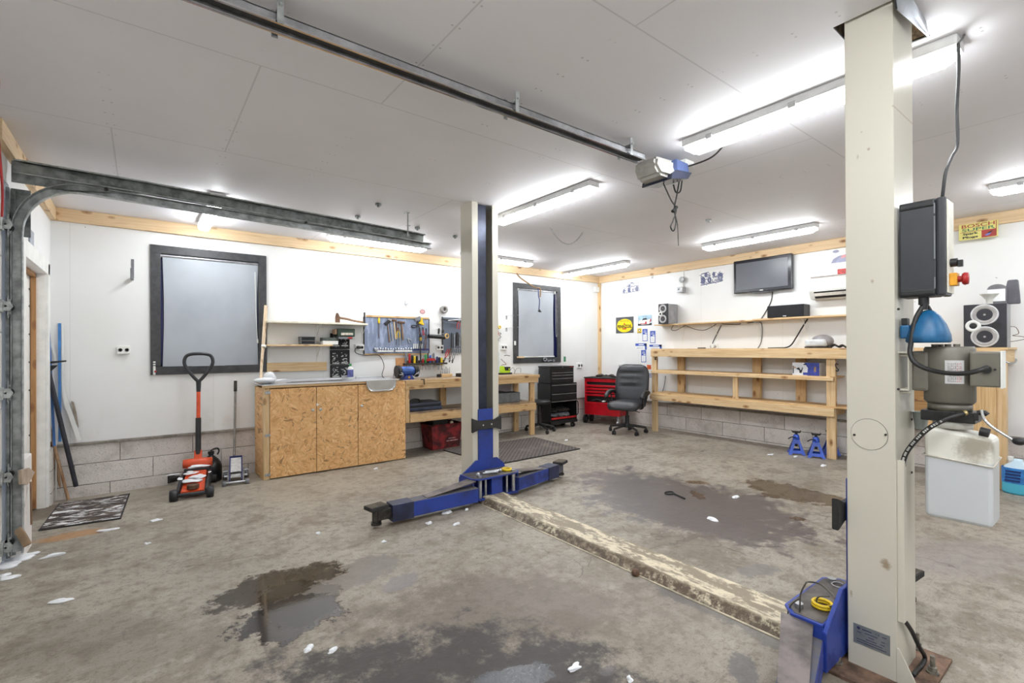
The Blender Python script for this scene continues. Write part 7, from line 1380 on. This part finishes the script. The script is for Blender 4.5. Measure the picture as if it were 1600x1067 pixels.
m = MB(); m.poly(o+ux*w*.27-uz*h*.25, ux, uz, [(-w*.1, -h*.08), (-w*.02, 0), (w*.04, h*.03), (w*.06, -h*.02), (w*.0, -h*.12), (-w*.06, -h*.14)], .002); m.out('blue_smudge', M('sign_blue', (120, 130, 200), .5), sg); m = MB(); m.poly(o+ux*w*.27-uz*h*.25, ux, uz, [(-w*.05, h*.03), (w*.08, h*.14), (w*.11, h*.12), (w*.02, -h*.0)], .0025); m.out('dark_plug', BLACK, sg)
# device with a bracket between poster and sketch
p = B(1065, 453, XB-.05); wd = T('wall_device', 'white wall device with a round dial on a stem between the two sketches', 'device', (XB, p.y, p.z-.05)); q = B(1065.5, 437, XB-.05)
m = MB(); m.box(XB-.10, XB-.01, p.y-.055, p.y+.055, p.z-.045, p.z+.045, .012); m.out('base_box', M('device_silver', (176, 176, 178), .35, .3), wd); m = MB(); m.box(XB-.04, XB-.01, p.y-.014, p.y+.012, p.z+.045, q.z, .003); m.out('stem', WHITEP, wd)
m = MB(); m.lathe([(.028, 0), (.05, 0), (.05, .03), (.028, .03), (.028, 0)], (XB-.03, q.y, q.z), (-1, .3, 0), n=24); m.out('dial_ring', STEEL, wd); m = MB(); m.lathe([(0, .02), (.028, .02), (.028, 0)], (XB-.03, q.y, q.z), (-1, .3, 0), n=20); m.out('dial_face', WHITEP, wd); m = MB(); m.cyl((XB-.10, p.y+.02, p.z+.01), (XB-.104, p.y+.02, p.z+.01), .012); m.out('lens', BLACK, wd)
m = MB(); m.box(XB-.012, XB, q.y-.008, q.y+.008, q.z+.05, ZC-.122); m.out('cable_duct', WHITEP, wd)
m = MB(); p = B(1020, 430.5, XB-.05); m.tube([p, p-Vector((0, 0, .04)), p-Vector((.03, 0, .045)), p-Vector((.03, 0, .02))], .006, 6, k=3); m.out('beam_hook', STEEL, label='small hook under the ceiling timber left of the wall device', cat='hook')
# cables on the right wall
def cab(pts, r, label, mt=CABLE, X=XB-.01): m = MB(); m.tube([B(x, y, X) for x, y in pts], r, 6, k=5); m.out('cable', mt, label=label, cat='cable')
cab(((1207, 456), (1205, 470), (1197, 486), (1188, 500)), .006, 'thin cable from the television down to the wall shelf')
cab(((1052, 508), (1049, 515), (1056, 516), (1066, 511), (1070, 509)), .005, 'short drooping cable under the left end of the wall shelf', X=XB-.1)
cab(((1070, 508), (1085, 514), (1099, 516), (1112, 511), (1119, 506)), .005, 'long drooping cable under the wall shelf near the left speaker', X=XB-.1)
cab(((1127, 508), (1121, 520), (1115, 532), (1113, 537)), .006, 'dark cable slanting down to the socket above the shelf bench')
cab(((1128, 506), (1150, 507), (1162, 505), (1184, 503), (1190, 506), (1191, 520), (1189, 535), (1184, 544)), .005, 'thin cable running along below the wall shelf and down to the bench top')
cab(((1262, 498), (1252, 514), (1243, 529), (1236, 539), (1228, 543), (1218, 543.5), (1200, 544)), .009, 'thick black cable hanging from the wall shelf onto the bench top', X=XB-.06)
m = MB(); m.obox(B(1163, 505, XB-.06), (.03, .09, .03), None, .008); m.out('cable_junction', WHITEP, label='small white junction on the cable below the wall shelf', cat='junction')
def sockB(px0, py0, px1, py1, label):
    a, b = B(px0, py1), B(px1, py0); return socket(b.y, a.y, a.z, b.z, label, 'B')
sockB(968, 567.5, 976, 576, 'white double socket on the right wall just behind the office chair')
sockB(1110, 537, 1122, 546, 'white double socket just above the left part of the shelf bench')
m = MB(); p = B(1113, 541, XB-.05); m.cyl(p, p+Vector((.02, 0, 0)), .025); m.out('plug', WHITEP, label='white plug in the socket above the shelf bench', cat='plug')
m = MB(); m.tube([B(1040, 587, XB-.02), B(1038, 602, XB-.02), B(1035, 612, XB-.02)], .005, 6, k=3); m.out('cable', CABLE, label='short dark cable behind the lower left of the shelf bench', cat='cable')
# axle stands
def stand(local=True):
    t = T('axle_stand', 'blue axle stand standing alone, leftmost of the three under the shelf bench', 'axle stand', (0, 0, 0), local=True); BS = M('stand_blue', (44, 82, 186), .4, var=.15); h = .19; b = .095; tp = .032
    for k in range(4):
        R = rotz(PI/2*k); m = MB(); f = lambda x, z: R @ Vector((x, -(b+(tp-b)*z/h), z))
        O_ = [(-b, 0), (-b+.028, 0), (-b*.45, .02), (b*.45, .02), (b-.028, 0), (b, 0), (tp, h), (-tp, h)]; I_ = [(-b*.45, .055), (b*.45, .055), (tp*.6, h*.72), (-tp*.6, h*.72)]
        def face(ps, off): return [f(*p)+R @ Vector((0, off, 0)) for p in ps]
        for off in (0, .006):
            V = face(O_, off)+face(I_, off); m._add(V, [(0, 1, 2, 8, 11, 7), (2, 3, 9, 8), (3, 4, 5, 6, 10, 9), (7, 11, 10, 6)])
        m.out('leg', BS, t)
    m = MB(); m.lathe([(.035, h-.012), (.04, h), (.036, h+.035), (.026, h+.055), (.024, h+.06)], n=20); m.out('collar', BS, t)
    m = MB(); m.cyl((0, 0, .1), (0, 0, h+.085), .016, n=14); m.prism([(-.05, h+.095), (-.045, h+.082), (0, h+.075), (.045, h+.082), (.05, h+.095), (.052, h+.113), (.038, h+.095), (-.038, h+.095), (-.052, h+.113)], 'XZ', -.022, .022, .003); m.out('saddle', BLACK, t)
    m = MB(); m.tube([(0, -.03, h+.02), (-.05, -.05, h+.03), (-.095, -.06, h+.005)], .007, 8, k=3); m.out('ratchet_lever', BLACK, t)
    return t
s0 = stand(); z_ = 0
p = G(1241, 710); s0.location = (p.x+.06, p.y, 0); s0.rotation_euler = (0, 0, math.radians(-62))
p = G(1272, 715); dup(s0, (p.x+.06, p.y+.0, 0), (0, 0, math.radians(-66)), 'blue axle stand, front one of the pair beside the bench leg')
p = G(1285, 711); dup(s0, (p.x+.15, p.y-.04, 0), (0, 0, math.radians(120)), 'blue axle stand, rear one of the pair beside the bench leg')
# items on the right
fl_ = T('clear_funnel', 'small cloudy white funnel upside up on the right speaker', 'funnel', (6.58, .99, 1.765)); p = B(1546, 487, 6.58); m = MB(); m.lathe([(.025, 0), (.025, .045), (.07, .10), (.072, .102), (.022, .045), (.02, .0)], (6.58, p.y, 1.768), n=28); m.out('cone', M('cloudy_plastic', (222, 220, 212), .35), fl_)
sp_ = T('tape_dispenser', 'grey arched dispenser with a white card on top of the right speaker', 'dispenser', (6.8, .85, 1.765)); yc = B(1559, 480, 6.75).y; zb = 1.77; 
m = MB(); pts = [(-.07, 0), (-.07, .15)]+[(-.07*math.cos(a), .15+.05*math.sin(a)) for a in [PI*i/10 for i in range(1, 10)]]+[(.07, .15), (.07, 0)]; m.prism([(yc-x, zb+z) for x, z in pts], 'YZ', 6.70, 6.76, .004); m.out('arched_body', M('dispenser_grey', (112, 110, 114), .4), sp_)
m = MB(); m.box(6.695, 6.699, yc-.06, yc+.068, zb+.03, zb+.15); m.out('white_card', PAPER, sp_); m = MB(); m.prism([(yc-.065, zb), (yc-.155, zb), (yc-.15, zb+.1), (yc-.14, zb+.235), (yc-.07, zb+.235), (yc-.055, zb+.15)], 'YZ', 6.74, 6.80, .006); m.out('grey_back', M('dispenser_dark', (92, 90, 98), .4), sp_); m = MB(); m.cyl((6.73, yc+.01, zb+.27), (6.80, yc+.01, zb+.27), .003); m.out('pin', STEEL, sp_)
m = MB(); m.tube([(6.72, .80, 1.55), (6.74, .76, 1.54), (6.73, .74, 1.48), (6.72, .78, 1.46), (6.70, .72, 1.45), (6.69, .68, 1.43), (6.68, .74, 1.41), (6.66, .79, 1.40)], .003, 5, k=5); m.out('speaker_wire', RUST, label='thin brown loose wire beside the right speaker', cat='wire')
hk = [B(x, y, 6.47) for x, y in ((1567, 545), (1566, 553), (1569, 562), (1576, 567), (1585, 566.5), (1588, 562), (1587, 560))]; m = MB(); m.tube(hk, .007, 8, k=5); m.out('steel_hook', STEEL, label='bent steel hook on the post of the right bench', cat='hook')
jug = T('washer_fluid_bottle', 'bottle of blue washer fluid on the floor at the right edge', 'bottle', (6.9, .65, 0)); a, b = G(1570, 770), G(1600, 775); jx, jy = a.x+.06, (a.y+b.y)/2-.02
t = NT('blue_fluid'); v = t.coord(); sp = t.n('ShaderNodeSeparateXYZ'); t.l(v, sp.inputs[0]); t.set(col=t.mix(t.ramp(sp.outputs[2], .13, .10), (200, 222, 236), (86, 190, 220)), rough=.15)
jug.location = (jx, jy, 0); jug['_o'] = (jx, jy, 0)
m = MB(); m.lathe([(0, 0), (.085, .0), (.095, .02), (.095, .2), (.08, .25), (.03, .30), (.025, .32), (0, .32)], (jx, jy, 0), n=28, sy=1.15, sx=.8); m.out('body', t.m, jug)
m = MB(); m.cyl((jx, jy+.05, .30), (jx, jy+.05, .335), .02); m.out('cap', WHITEP, jug); m = MB(); m.lathe([(.097, .10), (.097, .24)], (jx, jy, 0), n=28, sy=1.15, sx=.8); m.out('label', M('fluid_label', (52, 132, 206), .4, var=.15, vs=30), jug)
m = MB()
for k in range(4): m.obox((jx-.079, jy+.03-.002*k, .125+.028*k), (.002, .10, .018), None)
m.out('label_print', M('fluid_print', (24, 50, 110), .4, var=.2, vs=90), jug)
# round thing behind the tank: grey small bucket between column and tank
bk = T('grey_cup', 'clear grey plastic cup hanging behind the oil tank beside the post', 'cup', (2.6, .585, 1.0)); m = MB(); m.lathe([(.02, 0), (.028, .07), (.032, .072), (.026, .07), (.018, .002)], (2.62, .578, 1.005), n=20); m.out('cup', M('cup_grey', (168, 174, 172), .3), bk)
# rubber mat
t = NT('rubber_ring_mat'); v = t.coord(scale=(22, 22, 1), rot=(0, 0, .8)); d = t.voro(v, 1, rnd=0); c = t.mix(t.ramp(d, .34, .24), (92, 84, 80), (44, 40, 38)); c = t.mix(t.ramp(t.noise(t.coord(), 3, 6, .65), .5, .75, 0, .5), c, (140, 128, 118)); t.bump(t.ramp(d, .24, .36), .01, 1); t.set(col=c, rough=.7)
q4 = [G(692, 704), G(836, 684), G(906.5, 702), G(776, 727)]; fm = T('rubber_mat', 'perforated grey rubber mat on the floor behind the far lift post', 'mat', tuple(sum(q4, Vector())/4)); cc = sum(q4, Vector())/4
m = MB(); loft4(m, q4, .0, .012); m.out('mat_border', DARK, fm); m = MB(); loft4(m, q4, .011, .015, .985); m.out('ring_surface', t.m, fm)
m = MB(); P = [G(x, y)+Vector((0, 0, .006)) for x, y in ((1046, 771), (1052, 772), (1057, 774), (1066, 778), (1070, 780))]; m.tube(P[1:], .008, 6, k=4); m.tube([P[0]+Vector((.05*math.cos(a), .035*math.sin(a), 0)) for a in [2*PI*i/14 for i in range(14)]], .006, 6, closed=True); m.out('wire_loop', DARK, label='small dark wire loop lying on the right wet patch', cat='wire')
# ============================================================ floor tools at the left
# red trolley jack
a, b, c_ = G(275, 779), G(331, 773), G(265, 757); rj = T('trolley_jack', 'large orange trolley jack dusted with snow, its black handle standing up', 'jack', (.43, 5.85, fz(.43, 5.85)), math.radians(-9)); zf = fz(.43, 5.85)
BKM = M('jack_black', (40, 40, 44), .4, var=.15)
for s in (-1, 1):
    m = MB(); m.prism([(-.36, .045), (-.36, .10), (-.2, .15), (.05, .17), (.28, .16), (.36, .12), (.36, .05)], 'YZ', s*.115-.012, s*.115+.012, .006); m.out('side_frame', BKM, rj)
m = MB(); m.cyl((-.155, -.34, .055), (.155, -.34, .055), .018); m.out('front_axle', BKM, rj)
for s in (-1, 1):
    m = MB(); m.lathe([(.02, -.03), (.055, -.03), (.058, .0), (.055, .03), (.02, .03)], (s*.145, -.34, .058), (1, 0, 0), n=24); m.out('front_wheel', BKM, rj); m = MB(); m.cyl((s*.12, .30, .04), (s*.165, .30, .04), .04, n=20); m.out('rear_castor', DARK, rj)
m = MB(); m._add([(-.095, -.30, .075), (.095, -.30, .075), (.085, .12, .185), (-.085, .12, .185), (-.095, -.30, .055), (.095, -.30, .055), (.085, .12, .16), (-.085, .12, .16)], [(0, 1, 2, 3), (7, 6, 5, 4), (0, 4, 5, 1), (2, 6, 7, 3), (1, 5, 6, 2), (0, 3, 7, 4)]); m.out('cover_plate', ORANGE, rj)
m = MB(); m.cyl((0, -.26, .09), (0, -.26, .125), .05, n=24); m.out('saddle', RUST, rj)
m = MB(); m.box(-.10, .10, .14, .26, .09, .20, .015); m.lathe([(0, -.13), (.045, -.13), (.05, -.06), (.05, .06), (.045, .13), (0, .13)], (0, .23, .235), (1, 0, 0), n=20); m.beam((0, .20, .15), (0, .28, .36), .07, .05, .01); m.out('lift_block', ORANGE, rj)
m = MB(); m.box(-.11, .11, .105, .125, .17, .205, .004); m.out('black_bar', BKM, rj)
hb, ht = Vector((0, .26, .32)), Vector((0, .36, 1.38)); L = lambda t: hb.lerp(ht, t)
m = MB(); m.tube([L(0), L(.36)], .026, 16); m.out('handle_sleeve', BKM, rj); m = MB(); m.tube([L(.36), L(.63)], .019, 14); m.out('handle_tube', ORANGE, rj)
m = MB(); m.tube([L(.62), L(.72)], lambda u: .020+.004*u, 12); m.tube([L(.72), L(.77)+Vector((-.045, 0, 0)), L(.86)+Vector((-.11, 0, 0)), L(.93)+Vector((-.13, 0, 0)), L(.99)+Vector((-.10, 0, 0)), L(1.005), L(.99)+Vector((.10, 0, 0)), L(.93)+Vector((.13, 0, 0)), L(.86)+Vector((.11, 0, 0)), L(.77)+Vector((.045, 0, 0)), L(.72)], .017, 10, k=5); m.out('handle_grip', BKM, rj)
m = MB(); random.seed(12)
for x, y, z, r, sc in ((-.02, -.12, .128, .07, (1.1, .9, .18)), (.03, -.02, .153, .06, (1, 1.2, .2)), (-.05, .05, .175, .045, (1.3, .8, .3)), (.0, .17, .21, .05, (1.6, .7, .3)), (-.12, -.1, .16, .03, (.6, 1.6, .3)), (.12, .0, .175, .02, (.6, 1.6, .3))): m.ico((x, y, z), r, 3, sc, 1.0)
m.out('snow_dusting', SNOW, rj)
m = MB(); p = G(262, 757); m.cyl((p.x+.0, p.y-.02, zf+.04), (p.x+.10, p.y+.02, zf+.04), .042, n=20); m.mi = 1; m.ico((p.x+.05, p.y-.0, zf+.08), .045, 3, (1.4, .8, .4), .6); m.out('black_canister', [DARK, SNOW], label='black canister with snow on it lying left of the orange trolley jack', cat='canister')
# oil jug
p = G(330, 751); jz = p.z; jb = T('oil_can', 'black bulbous oil can with a small handle between the two jacks', 'oil can', (p.x, p.y, jz)); m = MB(); m.lathe([(0, 0), (.098, 0), (.103, .012), (.103, .16), (.098, .19), (.07, .235), (.035, .27), (.024, .278), (.024, .30), (0, .30)], (p.x, p.y, jz), n=36); m.out('body', M('jug_black', (28, 28, 30), .3, var=.1), jb)
m = MB(); m.cyl((p.x, p.y, jz+.295), (p.x, p.y, jz+.325), .03); m.out('cap', BLACK, jb); m = MB(); m.tube([(p.x-.01, p.y, jz+.32), (p.x+.02, p.y, jz+.345), (p.x+.06, p.y, jz+.35), (p.x+.075, p.y, jz+.32), (p.x+.06, p.y, jz+.28)], .008, 8, k=4); m.out('loop_handle', BLACK, jb)
# small silver jack
p = G(370, 758); sj = T('trolley_jack', 'small silver and blue trolley jack with a thin grey handle standing up', 'jack', (.81, 6.02, fz(.81, 6.02)), math.radians(-8))
for s in (-1, 1):
    m = MB(); m.prism([(-.20, .03), (-.20, .07), (.0, .12), (.16, .11), (.18, .04)], 'YZ', s*.07-.006, s*.07+.006, .003); m.out('side_frame', STEEL, sj)
    for y, r in ((-.19, .03), (.15, .035)): m = MB(); m.lathe([(.008, -.02), (r, -.02), (r, .02), (.008, .02)], (s*.105, y, r), (1, 0, 0), n=20); m.out('wheel', GREYP, sj)
m = MB(); m.cyl((-.11, -.19, .035), (.11, -.19, .035), .012); m.cyl((-.11, .0, .06), (.11, .0, .06), .012); m.cyl((-.12, .06, .1), (.12, .06, .1), .011); m.out('axle', STEEL, sj)
m = MB(); 
for q in ((-.062, -.05), (.05, .062)): m._add([(q[0], -.17, .06), (q[1], -.17, .06), (q[1], .14, .245), (q[0], .14, .245), (q[0], -.17, .045), (q[1], -.17, .045), (q[1], .14, .225), (q[0], .14, .225)], [(0, 1, 2, 3), (7, 6, 5, 4), (0, 4, 5, 1), (2, 6, 7, 3), (1, 5, 6, 2), (0, 3, 7, 4)])
m.box(-.062, .062, .13, .145, .225, .25); m.out('blue_frame', NAVY, sj)
m = MB(); m._add([(-.05, -.13, .075), (.05, -.13, .075), (.05, .13, .232), (-.05, .13, .232)], [(0, 1, 2, 3)]); m._add([(-.05, -.13, .070), (-.05, .13, .227), (.05, .13, .227), (.05, -.13, .070)], [(0, 1, 2, 3)]); m.out('white_panel', M('jack_panel', (214, 214, 212), .4, var=.1, vs=30), sj)
m = MB(); m.tube([(.05*math.cos(a), -.10+.028*math.sin(a), .115) for a in [2*PI*i/18 for i in range(18)]], .007, 6, closed=True); m.out('saddle', IRON, sj)
m = MB(); m.tube([(-.02, .15, .14), (-.015, .2, .30)], .013, 8); m.tube([(-.015, .2, .28), (-.005, .25, .98)], .0125, 12); hn = m.out('handle', M('handle_steel', (150, 148, 144), .45, .5), sj); m = MB(); m.tube([(-.005, .25, .96), (-.003, .258, 1.08)], .017, 12); m.out('rubber_grip', IRON, hn)
# ============================================================ world, view
w = bpy.data.worlds.new('world'); SC.world = w; w.use_nodes = True
w.node_tree.nodes['Background'].inputs[0].default_value = (.55, .65, .85, 1); w.node_tree.nodes['Background'].inputs[1].default_value = .4
vs_ = SC.view_settings; vs_.view_transform = 'Standard'; vs_.look = 'None'; vs_.exposure = 0.0; vs_.gamma = 1; vs_.use_curve_mapping = False
SC.cycles.max_bounces = 8; SC.cycles.diffuse_bounces = 4; SC.cycles.use_adaptive_sampling = True; SC.cycles.adaptive_threshold = .05; SC.cycles.adaptive_min_samples = 16; SC.cycles.glossy_bounces = 4; SC.cycles.transmission_bounces = 4; SC.cycles.caustics_reflective = False; SC.cycles.caustics_refractive = False
SC.cycles.use_denoising = True; SC.cycles.sample_clamp_indirect = 6
for o in COL.objects:
    if '_o' in o.keys(): del o['_o']
